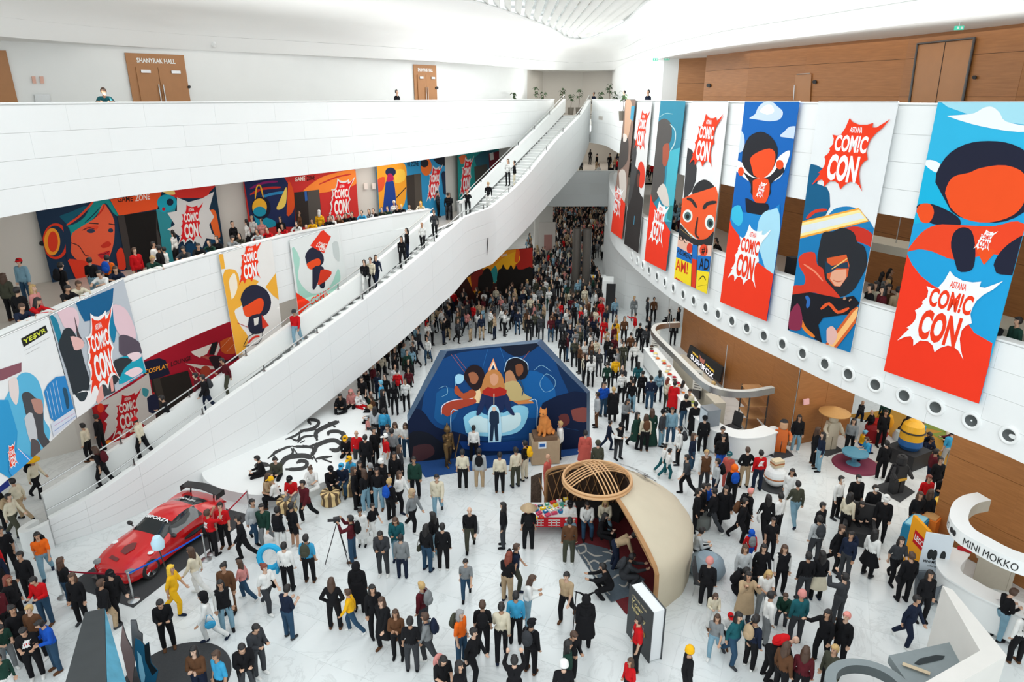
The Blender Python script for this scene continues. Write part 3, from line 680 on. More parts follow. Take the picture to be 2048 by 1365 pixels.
def lin(K, s):
    for a, b in zip(K[:-1], K[1:]):
        if s <= b[0]: return a[1]+(b[1]-a[1])*(s-a[0])/(b[0]-a[0])
    return K[-1][1]
NS = 8
def splinez(K):
    out = []
    for seg in (K[:8], K[7:9], K[8:]):
        c = catmull([Vector(p) for p in seg], NS); out += c if not out else c[1:]
    return out
NP = splinez(NK); FP = splinez(FK); n_ = len(NP); stp = [i/NS for i in range(n_)]
BAL = .98
st = thing('staircase', 'long white sculptural staircase rising from the floor to the top gallery', 'staircase', (-15, 20, 0)); st['kind'] = 'structure'
def off3(P, d):
    q = offset(P, d)
    return q
NI = off3(NP, .22); FI = off3(FP, -.22)      # inner faces (near edge: inside is to the left)
b0 = [Vector((p.x, p.y, max(-.01, lin(ZB, s)))) for p, s in zip(NP, stp)]
bf = [Vector((p.x, p.y, max(-.01, lin(ZB, s)+.1 if lin(ZB, s) > 0 else 0))) for p, s in zip(FP, stp)]
md = [a.lerp(b, .5)-Vector((0, 0, .45 if a.z > .6 else 0)) for a, b in zip(b0, bf)]
low = lambda P: [Vector((p.x, p.y, p.z-BAL)) for p in P]
mb = MB(); mb.strip(b0, NP, WHITE2).strip(NP, NI, WHITE2).strip(NI, low(NI), WHITE2).strip(md, b0, WHITE2).strip(bf, md, WHITE2)
# far balustrade has a gap at the landing (gallery access)
g0, g1 = 7*NS, 8*NS
mb.strip(low(FI), low(FP), WHITE2); mb.strip(bf, [p.copy() for p in low(FP)], WHITE2)
for sl in (slice(0, g0+1), slice(g1, n_)):
    mb.strip(low(FP)[sl], FP[sl], WHITE2).strip(FP[sl], FI[sl], WHITE2).strip(FI[sl], low(FI)[sl], WHITE2)
a, b, c, d = NP[0], NI[0], b0[0], FP[0]
mb.build('balustrade', st, smooth=True)
# rounded newel at the foot of the stair
nw = MB()
arc = catmull([Vector((-15.26, 19.19, .97)), Vector((-15.75, 18.95, .8)), Vector((-16.15, 19.25, .62)), Vector((-16.1, 19.8, .55))], 6)
ai = off3(arc, .22); nw.strip([Vector((p.x, p.y, 0)) for p in arc], arc, WHITE2).strip(arc, ai, WHITE2).strip(ai, [Vector((p.x, p.y, 0)) for p in ai], WHITE2)
nw.build('newel_wall', st, smooth=True)
# cladding panels on the visible outer wall
PR = 4; no_ = off3(NP, -.03)
for k in range(0, n_-1, 5):
    e = min(n_-1, k+5)
    for r in range(PR):
        seg = range(k, e+1); lo = []; hi = []; lo2 = []; hi2 = []
        for i in seg:
            a = b0[i].z; b = NP[i].z; z0 = a+(b-a)*r/PR+.004; z1 = a+(b-a)*(r+1)/PR-.004
            f = .006 if i == k else (-.006 if i == e else 0); j = min(n_-1, i+1)
            q = no_[i].lerp(no_[j if f > 0 else i-1 if i else 0], abs(f)); qi = NP[i]
            lo.append(Vector((q.x, q.y, z0))); hi.append(Vector((q.x, q.y, z1))); lo2.append(Vector((qi.x, qi.y, z0))); hi2.append(Vector((qi.x, qi.y, z1)))
        m_ = MB(); m_.strip(lo, hi, WHITE).strip(hi, hi2, WHITE).strip(lo2, lo, WHITE); m_.add([lo[0], hi[0], hi2[0], lo2[0], lo[-1], hi[-1], hi2[-1], lo2[-1]], [(0, 1, 2, 3), (4, 5, 6, 7)], WHITE)
        m_.build('panel', st, smooth=True)
# steps
STEPM = mat('step_marble', (.62, .63, .62), .4, 0, .05, 3)
def flight(i0, i1, z0, z1, nst):
    a = resample(NI[i0:i1+1], n=nst); b = resample(FI[i0:i1+1], n=nst)
    for k in range(nst):
        zt = z0+(z1-z0)*(k+1)/nst; m_ = MB()
        p = [a[k], a[k+1], b[k+1], b[k]]; zb = zt-.2
        m_.add([(q.x, q.y, zb) for q in p]+[(q.x, q.y, zt) for q in p], [(0, 1, 5, 4), (1, 2, 6, 5), (2, 3, 7, 6), (3, 0, 4, 7), (0, 3, 2, 1)], STEPM)
        m_.add([(q.x, q.y, zt) for q in p], [(0, 1, 2, 3)], WHITE2)
        m_.build('step', st)
flight(0, 7*NS, 0.02, Z2, 44); flight(8*NS, n_-1, Z2, Z3, 38)
m_ = MB(); L_ = NI[7*NS:8*NS+1]; G_ = FI[7*NS:8*NS+1]
m_.strip([Vector((p.x, p.y, Z2)) for p in L_], [Vector((p.x, p.y, Z2)) for p in G_], WHITE2); m_.build('landing', st)
def stairz(P):   # walking height for a plan point
    best = None
    for i in range(n_-1):
        a = (NP[i]+FP[i])/2; b = (NP[i+1]+FP[i+1])/2; d = b-a; L = d.x*d.x+d.y*d.y
        t = ((P[0]-a.x)*d.x+(P[1]-a.y)*d.y)/L; tc = min(1, max(0, t)); q = a+d*tc
        e = (q.x-P[0])**2+(q.y-P[1])**2
        if best is None or e < best[0]: best = (e, q.z-BAL)
    return best[1]
# handrails: tube on posts above both balustrades
def rail(P, name, label):
    r = thing(name, label, 'handrail', tuple(P[0])); up = [p+Vector((0, 0, .28)) for p in P]
    m_ = MB(); m_.tube(resample(up, step=.6), .028, 8, STEEL); m_.build('rail', r, smooth=True)
    pts = resample(P, step=3.0)
    for q in pts[1:]:
        m_ = MB(); m_.tube([q-Vector((0, 0, .05)), q+Vector((0, 0, .27))], .025, 6, DARKMETAL); m_.box((q.x, q.y, q.z+.01), (.12, .12, .02), 0, STEEL); m_.build('post', r)
mid = lambda A_, B_: [(a+b)/2 for a, b in zip(A_, B_)]
NM = mid(NP, NI); FM = mid(FP, FI)
rail(NM[:7*NS+1]+NM[7*NS+1:8*NS+1]+NM[8*NS+1:], 'handrail', 'steel handrail along the near side of the white staircase')
rail(FM[:g0+1], 'handrail', 'steel handrail on the far wall of the lower stair flight')
rail(FM[g1:], 'handrail', 'steel handrail on the far wall of the upper stair flight')
m_ = MB(); q = hitcurve(NP, 974, 510); 
if q: m_.tube([Vector((q.x-.02, q.y-.1, q.z)), Vector((q.x-.02+.1, q.y-.1, q.z+1.05))], .035, 6, DARKMETAL); tag(m_.build('light_slot'), 'thin dark vertical slot light on the outer wall of the stair landing', 'light')
# ================= BANNERS AND MURALS =================
def banner(name, curve, quad, label, base, art, off=.16, group='banners hanging from the galleries', cat='banner', warp=True):
    """quad: TL TR BR BL in photo pixels; the cloth hangs in a vertical plane just clear of the parapet"""
    yl = (quad[0][1]+quad[3][1])/2; yr = (quad[1][1]+quad[2][1])/2
    xl = (quad[0][0]+quad[3][0])/2; xr = (quad[1][0]+quad[2][0])/2
    a = hitcurve(curve, xl, yl); b = hitcurve(curve, xr, yr)
    if a is None or b is None:
        print('NO HIT', name, label); return None
    pl = Plane(a, b, off)
    Q = [pl.hit(*q) for q in quad]
    root = thing(name, label, cat, tuple(pl.pt(((Q[0][0]+Q[1][0])/2, Q[3][1]))), group)
    p = Print(pl, quad, root)
    mb = MB(); n = 10; m = ink(base)   # cloth with real thickness
    for o0, rev in ((0, False), (-.012, True)):
        T = [pl.pt((Q[0][0]+(Q[1][0]-Q[0][0])*i/n, Q[0][1]+(Q[1][1]-Q[0][1])*i/n), o0) for i in range(n+1)]
        Bt = [pl.pt((Q[3][0]+(Q[2][0]-Q[3][0])*i/n, Q[3][1]+(Q[2][1]-Q[3][1])*i/n), o0) for i in range(n+1)]
        mb.strip(T, Bt, m)
        if not rev: T0, B0 = T, Bt
        else:
            mb.strip(T0, T, m).strip(B0, Bt, m).strip([T0[0], B0[0]], [T[0], Bt[0]], m).strip([T0[-1], B0[-1]], [T[-1], Bt[-1]], m)
    mb.build('cloth', root)
    top = MB(); top.tube([pl.pt((Q[0][0], Q[0][1]), -.01), pl.pt((Q[1][0], Q[1][1]), -.01)], .02, 6, STEEL); top.build('hanging_rod', root)
    p.off = .004; p.dsl(art); p.done(); return root
banner('banner', RC3, [(1876, 204), (2116, 204), (1958, 808), (1768, 742)], 'largest sky blue and red banner with big white logo burst, nearest on the right gallery', '2FB4DF', '''
@ 1550 180 4.11
A5DCEB 1340 80 2400 60 2400 330 1700 240 1420 140
S EFF3F4 1415 215 1530 205 1640 190 1720 145 1790 140 1850 190 1900 260 2100 300 2300 320 2000 345 1700 300 1500 245
12B2DC 1180 500 1300 600 1500 560 1800 600 2400 560 2400 900 1600 1100 1060 1250
S EFF3F4 1210 590 1280 575 1350 600 1400 660 1330 680 1260 640
1D9FD8 1100 1110 2400 900 2400 1500 1050 1500
@ 1550 480 4.11
1D9FD8 1060 0 2400 -100 2200 900 1000 800
F4371A 1080 100 1130 205 1200 295 1300 375 1420 430 1640 765 1790 850 1700 1400 850 1090
@ 1550 180 4.11
S 1B1E33 1320 760 1400 560 1560 450 1760 420 1960 450 2120 560 2180 760 2100 960 1900 1080 1650 1080 1450 1000
S F0501C 1400 850 1460 720 1600 680 1700 640 1900 620 2060 700 2060 900 1960 1030 1760 1090 1560 1060 1440 960
S 1B1E33 1160 960 1300 940 1500 1040 1520 1120 1400 1120 1250 1080
S F0501C 1165 1000 1200 940 1280 940 1310 1010 1270 1090 1200 1080
S EE4520 1090 1330 1200 1180 1330 1110 1500 1110 1800 1120 2000 1080 2150 1200 2100 1400 1800 1350 1500 1400 1300 1330 1180 1310
S 1B1E33 1450 1300 1470 1180 1540 1130 1620 1160 1650 1300 1640 1440 1600 1490 1500 1480
S 1B1E33 1800 1440 1850 1340 1960 1240 2100 1200 2100 1500 1900 1520 1820 1500
F0501C 1640 1280 1830 1320 1720 1440
L W 1650 1820 1145 1325
@ 1550 480 4.11
L W 1055 1815 245 960
''')
banner('banner', RC3, [(1637, 204), (1797, 204), (1701, 706), (1576, 661)], 'white banner with flying red-caped hero print below a red burst logo, right gallery', 'E8EBEC', '''
@ 1550 180 4.11
0B5C86 295 608 345 620 400 650 345 770 425 800 450 850 455 960 380 1100 100 1200
S 1C7FB8 400 1060 480 985 560 960 640 965 700 1000 780 1080 825 1190 800 1400 700 1700 300 1700 150 1500 200 1100
P D8371E 26 260 1060 330 1000 430 985
@ 1550 480 4.11
1279B4 170 -100 830 -100 700 950 60 800
S C9301F 470 -30 560 -90 680 -110 800 -50 810 60 700 20
@ 1550 180 4.11
F6A93B 205 1085 690 970 775 1080 200 1225
FBE9A0 212 1095 695 985 765 1072 208 1205
DFE6EA 218 1118 700 1010 742 1055 212 1182
@ 1550 480 4.11
S 24272D 350 180 370 40 400 -60 480 -70 560 -100 650 -60 680 20 740 60 760 200 700 330 640 420 540 470 440 420 390 300
D95A2B 430 150 590 120 615 210 600 300 540 385 490 380 430 310
E8A98A 470 250 590 240 590 310 540 382 495 378 455 320
1B3B52 412 170 470 215 600 180 612 235 510 235 470 265 420 280
P F0C070 10 470 240 560 180 600 150
P C96A4A 8 480 330 520 345 560 335
S D93A22 195 160 240 110 330 105 350 200 400 240 420 330 480 400 540 480 420 460 290 430 150 470 150 380 240 370 250 300 205 220
P F08A6A 14 240 200 330 260 400 340
16171F 145 450 290 430 540 480 650 460 700 520 620 610 400 640 360 700 390 850 310 800 240 700 100 745
P 2D6CB8 30 260 460 280 500 270 560
P E85A28 26 380 570 450 525 520 595 615 560
P E8802A 30 210 640 250 730 330 800
S 8A2B4A 110 640 190 520 230 640 210 740 120 730
EADCD0 300 820 360 830 385 850 350 850
P D8642E 90 700 560 600 700 500 830 440 900
P FFC27A 45 700 560 600 700 500 830 450 890
S E8B9B0 430 740 480 710 520 780 480 860 430 830
@ 1550 180 4.11
L R 345 902 228 832
''')
banner('banner', RC3, [(1490, 203), (1599, 203), (1534, 643), (1441, 604)], 'blue sky banner with clouds above a red base and white logo, right gallery', '0C63B5', '''
@ 1150 180 3.413
S C9D9EE 1190 195 1230 165 1250 120 1290 85 1345 82 1380 110 1420 150 1400 200 1330 215 1260 205
S EEF2F8 1260 150 1300 105 1345 105 1360 150 1310 170
S C9D9EE 1405 320 1430 285 1470 250 1540 260 1540 340
S C9D9EE 1060 280 1120 270 1155 310 1155 400 1120 430 1060 430
S F0F2F4 1085 540 1100 480 1150 500 1300 560 1400 450 1470 415 1440 520 1400 600 1300 640 1180 620
S 23242B 1145 420 1190 320 1270 285 1340 320 1385 400 1370 500 1320 580 1240 600 1180 560 1140 490
S EE4E1F 1195 480 1240 430 1330 400 1370 440 1350 540 1290 600 1220 580
S 23242B 1150 560 1220 600 1330 590 1400 510 1430 560 1340 640 1330 720 1210 720 1200 640
E EE4E1F 1135 557 20 30
E EE4E1F 1400 510 26 32
S EE4E1F 1215 620 1320 610 1325 720 1280 790 1215 740
S 1B1D28 1165 740 1240 770 1320 780 1310 850 1250 865 1170 830
1D86CC 1060 820 1300 860 1400 780 1400 1400 1000 1400
S A9DCF0 1255 900 1290 840 1340 820 1400 850 1400 1300 1330 1290 1280 1150 1240 1000
S 3CBCE0 1075 810 1130 790 1150 880 1120 930 1070 880
F4391A 1040 820 1075 930 1120 990 1150 1100 1280 1200 1400 1290 1320 1700 920 1500
L W 1240 1312 625 740
L W 1062 1322 912 1345
''')
banner('banner', RC3, [(1385, 203), (1457, 203), (1415, 588), (1349, 557)], 'white banner printed with big red comic face reading a comic book, right gallery', 'ECEDEC', '''
@ 1150 180 3.413
3A3A3C 768 393 800 412 822 470 832 540 825 620 800 690 740 760
S 2B2B2D 798 705 825 645 880 612 930 635 965 690 880 700 820 725
EE5A2B 730 745 800 712 870 690 962 660 985 740 965 860 945 1000 850 1030 780 975 720 905
E EDEFEA 770 860 33 43
E 4C6A6A 770 862 23 29
E 14181A 770 865 12 15
E EDEFEA 922 905 33 52
E 4C6A6A 924 910 23 32
E 14181A 926 912 12 16
P 2B2B2D 20 765 742 800 755 832 805
P 2B2B2D 24 878 815 905 778 968 765
P 2B2B2D 12 840 870 825 980 850 1015
S 2B2B2D 712 910 780 985 830 1020 900 1015 960 960 950 1060 830 1065 710 1015
P D8B15A 4 725 950 800 1010
P D8B15A 4 740 930 815 1000
E6B9A4 705 990 808 1052 802 1132 700 1067
T 141414 EK: 712 1020 765 1050 716 985
E D8341F 786 1082 20 36
1A6FC0 698 1067 803 1127 800 1187 692 1140
T 141414 AZEMENT 702 1110 800 1165 706 1078
F7DB27 690 1140 800 1187 792 1450 660 1400
T D8341F AM! 690 1230 772 1262 694 1150
P D8341F 24 690 1285 740 1320
1A6FC0 808 1055 840 1062 836 1160 804 1152
E23A1E 804 1152 836 1160 822 1400 795 1390
P 141414 5 806 1060 796 1360
P 141414 5 842 1065 826 1380
E9BFAE 848 1062 960 1062 950 1140 846 1125
E E8482A 884 1096 28 42
T 141414 #1 868 1125 905 1120 872 1068
1A6FC0 844 1130 945 1138 935 1246 838 1230
T 141414 AD 850 1225 918 1232 856 1150
F7DB27 838 1230 940 1246 920 1450 828 1420
P 141414 6 850 1300 880 1270 900 1300
P 141414 3 845 1340 905 1330
L R 800 1003 158 530
''')
banner('banner', RC3, [(1321, 201), (1371, 202), (1332, 543), (1289, 521)], 'teal banner with dark portrait in profile above a red base, right gallery', '2F86A0', '''
@ 1150 180 3.413
49B2C4 640 420 760 380 700 900 600 900
S 54504E 545 300 565 225 610 195 655 230 660 320 640 380 640 440 615 520 610 620 565 740 500 760 500 480
S A9553F 600 390 640 365 645 440 622 520 598 500
P B9D6D8 7 650 235 685 280 682 360 650 420
P 8CC0C8 5 570 190 620 160 670 165
S D9CFC6 560 700 600 640 628 680 645 790 600 780
F4371A 505 640 530 760 600 880 660 980 640 1300 440 1200
2C8C8C 640 790 670 790 660 900 630 880
L W 512 640 755 1072
''')
banner('banner', RC3, [(1275, 203), (1304, 203), (1277, 507), (1248, 488)], 'white banner with grey portrait before a red disc, far part of right gallery', 'E4E4E2', '''
@ 1150 180 3.413
454444 395 320 418 350 422 430 412 520 440 560 420 900 360 1000 360 700
E E23B22 452 580 26 92
S 2F2A29 415 600 425 545 445 560 440 620 442 700 470 760 455 900 440 1200 300 1150 350 850 390 720
S 6A4034 428 580 440 580 436 660 426 650
P 4FA0C0 7 408 860 402 920
L R 412 506 135 415
''')
banner('banner', RC3, [(1251, 199), (1271, 199), (1244, 479), (1222, 463)], 'farthest narrow banner, brown picture above a red base and white logo', '8E7468', '''
@ 1150 180 3.413
S D3A98C 345 80 380 70 392 150 380 240 360 330 335 330
3E9BBE 385 110 430 110 410 220 378 200
S 4A4340 315 340 360 330 365 420 350 500 290 540
S D6CBC2 300 570 340 550 352 640 340 760 310 760
S E8DDD4 330 300 355 310 350 350 330 350
F4371A 262 560 290 700 360 800 340 1100 220 1000
L W 258 330 650 872
''')
banner('banner', LC2, [(437, 509), (543, 478), (567, 683), (473, 712)], 'white and yellow cartoon banner hanging over the stair from the left gallery', 'ECEAE6', '''
@ 0 400 3.413
F3B13C 1480 372 1522 370 1537 470 1505 475
S F3B13C 1520 520 1590 475 1625 510 1640 560 1700 540 1765 560 1700 620 1650 720 1600 760 1640 860 1690 930 1680 1000 1600 1100 1560 900
S F6EBD6 1560 560 1600 500 1620 600 1580 680
F3B13C 1812 595 1885 495 1910 690 1860 650
S 23253A 1640 680 1680 600 1750 580 1820 620 1850 700 1820 780 1740 800 1670 780
S EE4E1F 1655 740 1700 710 1770 670 1800 700 1780 770 1720 800 1670 790
S 23253A 1700 800 1780 780 1810 850 1790 905 1720 915 1690 860
E2402A 1785 785 1835 860 1790 880
E8E4DE 1730 810 1765 800 1760 850 1735 860
P B3122B 8 1620 840 1690 870
P 2A2A30 5 1660 1000 1700 930 1790 905 1760 980 1660 1000
P E0392B 14 1690 980 1730 940 1770 930
L R 1607 1802 296 562
''')
banner('banner', LC2, [(579, 481), (676, 452), (702, 610), (599, 645)], 'pale mint cartoon banner with red flag hanging from the left gallery', 'E6EAE8', '''
@ 500 400 3.413
S A9D8C8 285 330 340 400 330 540 420 640 540 600 600 470 615 560 560 640 450 720 330 650
S C9D0CE 560 300 600 290 610 420 570 380
S 23253A 375 390 400 340 440 325 495 370 500 430 450 465 390 455
S EE4E1F 385 440 420 415 470 400 480 440 430 475 395 465
E8371E 495 200 530 235 552 250 505 365 455 340 410 312
T F5F0EA COM!C 445 320 505 335 470 285
T F5F0EA CON 470 345 515 355 478 310
S 23253A 425 470 500 460 510 590 480 600 465 560 445 605 425 600
S D9391F 480 480 555 490 530 540 460 580
F4391A 308 628 360 665 418 702 325 795
T F4391A COM!C 412 722 545 648 412 672
''')
banner('banner', LC2, [(99, 632), (247, 558), (293, 744), (153, 836)], 'collage banner of pink clouds and city with red burst logo, left gallery', 'BFC6CE', '''
@ 0 600 3.793
S 1D7F9C 375 120 430 150 470 280 520 420 560 640 520 560 440 320
S E6C6CE 430 90 560 60 600 160 560 260 480 200
0D5F8F 570 15 640 0 860 -90 850 60 790 110 720 150 640 165 600 90
S 2B3238 480 230 540 220 600 330 640 480 680 640 620 780 560 730 500 520 440 330
S 4A3F44 560 120 600 260 640 330 590 320
S E9B9B4 530 280 620 300 630 360 560 380
S 0F7FA8 850 60 900 120 880 240 860 330 820 200
S E9C9D2 850 40 940 60 1000 160 1030 280 980 330 900 260 860 160
S 5A4F5C 900 280 960 270 1050 320 1080 400 960 430 900 390
17A3BC 900 440 1060 395 1120 600 1000 620 900 640
S F3D9DF 960 420 1040 395 1070 430 1000 470
S F3D9DF 940 560 1030 510 1080 540 1000 590
S 2E3338 850 480 930 440 1000 460 940 520 900 600 860 640
P E9B9C8 14 930 640 1080 560
3A4146 740 590 850 555 870 700 780 740
E9A59B 700 620 760 590 785 745 740 790 705 740
E9A59B 820 560 845 560 860 690 840 700
F3F3F3 545 725 620 690 670 690 740 680 720 780 640 860 580 900
S 2F3A40 560 720 620 700 660 700 640 760 600 770
L WR 607 907 98 682
''')
banner('banner', LC2, [(-70, 706), (97, 634), (152, 838), (-2, 975)], 'white banner with black YE$VR box and virtual city print, nearest left', 'ECEEEE', '''
@ 0 600 3.793
1C1D1A 158 295 345 193 362 245 178 360
T D8E04A YE$VR 182 345 352 248 172 305
P 6A6A6A 3 185 385 375 285
P 6A6A6A 3 195 415 305 355
8A5560 -100 560 160 475 160 545 20 610 -100 640
S 5CB6DC 120 600 170 555 230 560 290 620 330 760 330 900 380 1000 330 1150 200 1200 60 1100 30 760
2F9AD0 -100 760 60 760 130 1000 110 1380 -100 1250
S E8DAD6 60 620 120 590 140 700 120 800 70 720
S 4A4A4E 160 730 210 700 260 740 320 800 330 1000 380 1090 340 1140 250 1000 200 900
S B98A7C 230 760 310 760 320 860 260 850
S C9CCD0 180 900 240 860 280 1050 240 1100 200 1000
S 5A5254 230 1060 290 1080 300 1160 230 1190
2D86C8 330 700 360 640 420 585 500 575 560 820 420 930 380 900
P DDEBF4 5 350 690 395 900
P DDEBF4 5 372 660 420 890
P DDEBF4 5 395 630 445 870
P DDEBF4 5 418 610 468 850
S 27506A 470 680 500 680 520 800 500 820
D6DCE8 380 940 560 820 575 890 400 1040
P C86AB0 5 400 960 560 860
P 3A7FC8 6 400 1000 570 880
3A9FE0 120 1130 240 1200 200 1280 100 1360 60 1300
P F0E0F0 10 130 1130 230 1230
L WR 40 130 1095 1275
''')
banner('banner', LC2, [(-120, 930), (-3, 900), (20, 972), (-100, 1060)], 'dark blue banner corner at the extreme left edge', '14266E', '')

def mural(name, curve, xl, xr, y, z0, z1, label, base, art, off=.3, cat='mural', group=None):
    a = hitcurve(curve, xl, y[0]); b = hitcurve(curve, xr, y[1])
    if a is None or b is None: print('NO HIT', label); return
    pl = Plane(a, b, off); sl = pl.hit(xl, y[0])[0]; sr = pl.hit(xr, y[1])[0]
    root = thing(name, label, cat, tuple(pl.pt(((sl+sr)/2, z0))), group)
    mb = MB(); P = [pl.pt(q, o) for o in (0, -.06) for q in ((sl, z0), (sr, z0), (sr, z1), (sl, z1))]
    mb.add(P, [(0, 1, 2, 3), (7, 6, 5, 4), (0, 4, 5, 1), (1, 5, 6, 2), (2, 6, 7, 3), (3, 7, 4, 0)], ink(base)); mb.build('backing_board', root, fix=True)
    p = Print(pl, None, root); p.q = [(sl, z0), (sr, z0), (sr, z1), (sl, z1)]; p.off = .004; p.dsl(art); p.done(); return root, pl
mural('wall_mural', WL, 83, 438, (470, 430), Z2, B3, 'teal-haired girl with headphones mural around the nearest game zone doorway', '17304A', '''
@ 60 340 5.12
S 0E5A70 300 480 420 430 560 370 620 400 480 470 380 560
S 12908F 340 580 440 560 560 480 640 330 720 290 800 300 880 400 910 480 850 440 770 340 700 440 560 590 420 690 350 730 380 640
P E2472B 22 370 570 500 480 600 380 650 320
P 0E3048 10 560 540 640 470 720 380
S E9603F 430 650 560 560 680 480 745 350 800 400 860 520 862 700 835 830 790 930 740 985 560 965 430 870 405 740
P C9301F 16 690 470 745 400 760 350
P 1C1B22 20 605 545 700 552
P 1C1B22 18 805 552 870 562
S E2472B 580 580 690 570 680 610 560 620
E 2A3B52 622 625 42 22
E 2A3B52 825 620 26 22
P 1C1B22 8 530 620 600 592 660 605
S C9301F 720 780 790 730 830 760 800 790 740 800
S C4202A 690 870 750 845 815 828 800 885 730 912
P 1C1B22 6 690 868 760 862 815 830
P 1C1B22 7 400 740 500 780 560 870 600 880
E D9381E 262 730 135 185
E 17304A 255 730 108 160
E F39A2B 225 735 82 140
E D9381E 232 735 52 105
S 17304A 330 560 400 600 420 760 400 900 370 900 360 740
S E23B22 385 930 480 920 620 960 640 1120 470 1120
S 1B2F55 600 970 800 1000 960 1020 1000 1100 660 1140
S D9381E 880 860 940 800 980 1000 900 1010
EC5423 815 302 1345 222 1300 402 910 470
T 3A1A14 GAME 893 332 1052 322 890 272
T F3E9E0 ZONE 1075 322 1225 302 1072 258
120F0E 890 470 1288 418 1340 700 1400 1300 1060 1300 940 700
3C3634 890 470 960 460 1010 720 1100 1300 1040 1300
3E3A38 1288 418 1300 600 1330 700 1400 1300 1370 1300 1290 650
2E8B96 1288 405 1500 350 1440 560 1470 900 1520 1300 1400 1300 1335 690
E 17A0B8 1400 335 102 85
E 10243A 1430 330 36 36
E 17A0B8 1365 395 45 40
E B3122B 1365 400 18 18
D12F28 1340 215 1890 150 1900 260 1720 290 1500 290
S F2D27A 1345 220 1460 210 1480 250 1400 250
122F45 1830 230 1900 160 2000 780 1880 700 1800 480
S E8662A 1825 430 1890 415 1925 560 1945 680 1900 690 1850 560
S 0F3B5C 1590 770 1700 760 1780 820 1830 730 1920 700 1980 900 1600 1000
DAD9D8 1500 280 1620 330 1760 290 1880 220 1830 400 1880 480 1830 560 1860 650 1950 720 1800 700 1760 800 1650 700 1570 760 1560 700 1470 640 1400 610 1480 560 1400 440 1500 420
L G 1490 1800 345 735
''')
mural('wall_mural', WL, 492, 713, (400, 370), Z2, B3, 'red and orange game zone mural with yellow headphones, second from left', 'C4302C', '''
@ 450 290 3.413
1D2A55 130 250 400 215 470 330 480 560 180 560
P 8C1F6A 16 170 300 260 260 360 250
P C4302C 16 170 340 260 300 380 290
P 2E8BC0 18 200 380 300 340 420 320
S F0D060 395 330 420 290 415 400 380 440 350 430
S D9501F 430 250 470 330 470 440 420 480
S 1A94B0 190 470 260 490 340 520 330 560 220 560
E 141A30 245 430 66 78
E F2B632 235 425 50 60
E 1A94B0 236 455 44 34
P F2B632 10 205 370 215 290 240 280 260 360
S EF8434 520 330 640 230 760 190 880 170 900 260 800 300 640 330
P C4302C 10 640 270 760 220 860 200
T F0E6DC GAME 475 252 545 243 475 222
T 2A1418 ZONE 556 245 612 238 556 214
2B2523 470 325 640 305 665 560 485 560
4E4A46 560 316 640 305 662 560 575 560
2C5CA0 540 318 556 316 562 380 545 385
L G 695 885 240 500
''')
mural('wall_mural', WL, 755, 890, (360, 340), Z2, B3, 'blue and orange VR zone mural, third from left on the gallery', '2F8FBF', '''
@ 450 290 3.413
S F0A02C 1030 150 1130 120 1225 130 1240 240 1225 400 1160 460 1040 420
S E2562B 1040 240 1090 220 1080 300 1040 320
S F6C64A 1150 180 1220 170 1225 240 1160 260
S 1D3F8C 1095 260 1140 240 1160 300 1165 500 1070 500
E 1B2A50 1130 185 36 30
S B3225A 1110 200 1140 200 1150 240 1100 250
P 101A30 12 1170 360 1235 290
T 14263A VR_ZONE 1240 152 1320 142 1240 118
3B342F 1235 210 1335 195 1355 560 1250 560
544C44 1290 202 1335 195 1355 560 1305 560
E E8702A 1372 150 38 60
E 22242E 1360 125 28 28
S 22242E 1420 100 1500 80 1510 140 1450 130
S 1B2A44 1475 200 1505 190 1520 320 1490 330
L G 1375 1482 150 370
''')
mural('wall_mural', WL, 917, 998, (340, 325), Z2, B3, 'teal mural beside the stairs, farthest right on the left gallery', '1F8F8C', '''
@ 450 290 3.413
S E06A3A 1595 85 1640 70 1650 110 1610 130
S 2A5A6A 1700 90 1860 40 1900 200 1760 300
4A4640 1700 150 1790 130 1810 360 1715 380
7A1F2E 1800 60 1880 40 1900 300 1810 320
E9E4DE 1805 60 1830 50 1835 100 1810 105
L G 1600 1695 95 335
''')
GWL = V2([(-25, 18), (-19.4, 24.8), (-18.3, 25.7), (-17.5, 26.9), (-13.5, 32), (-11.5, 36), (-9.5, 42)])
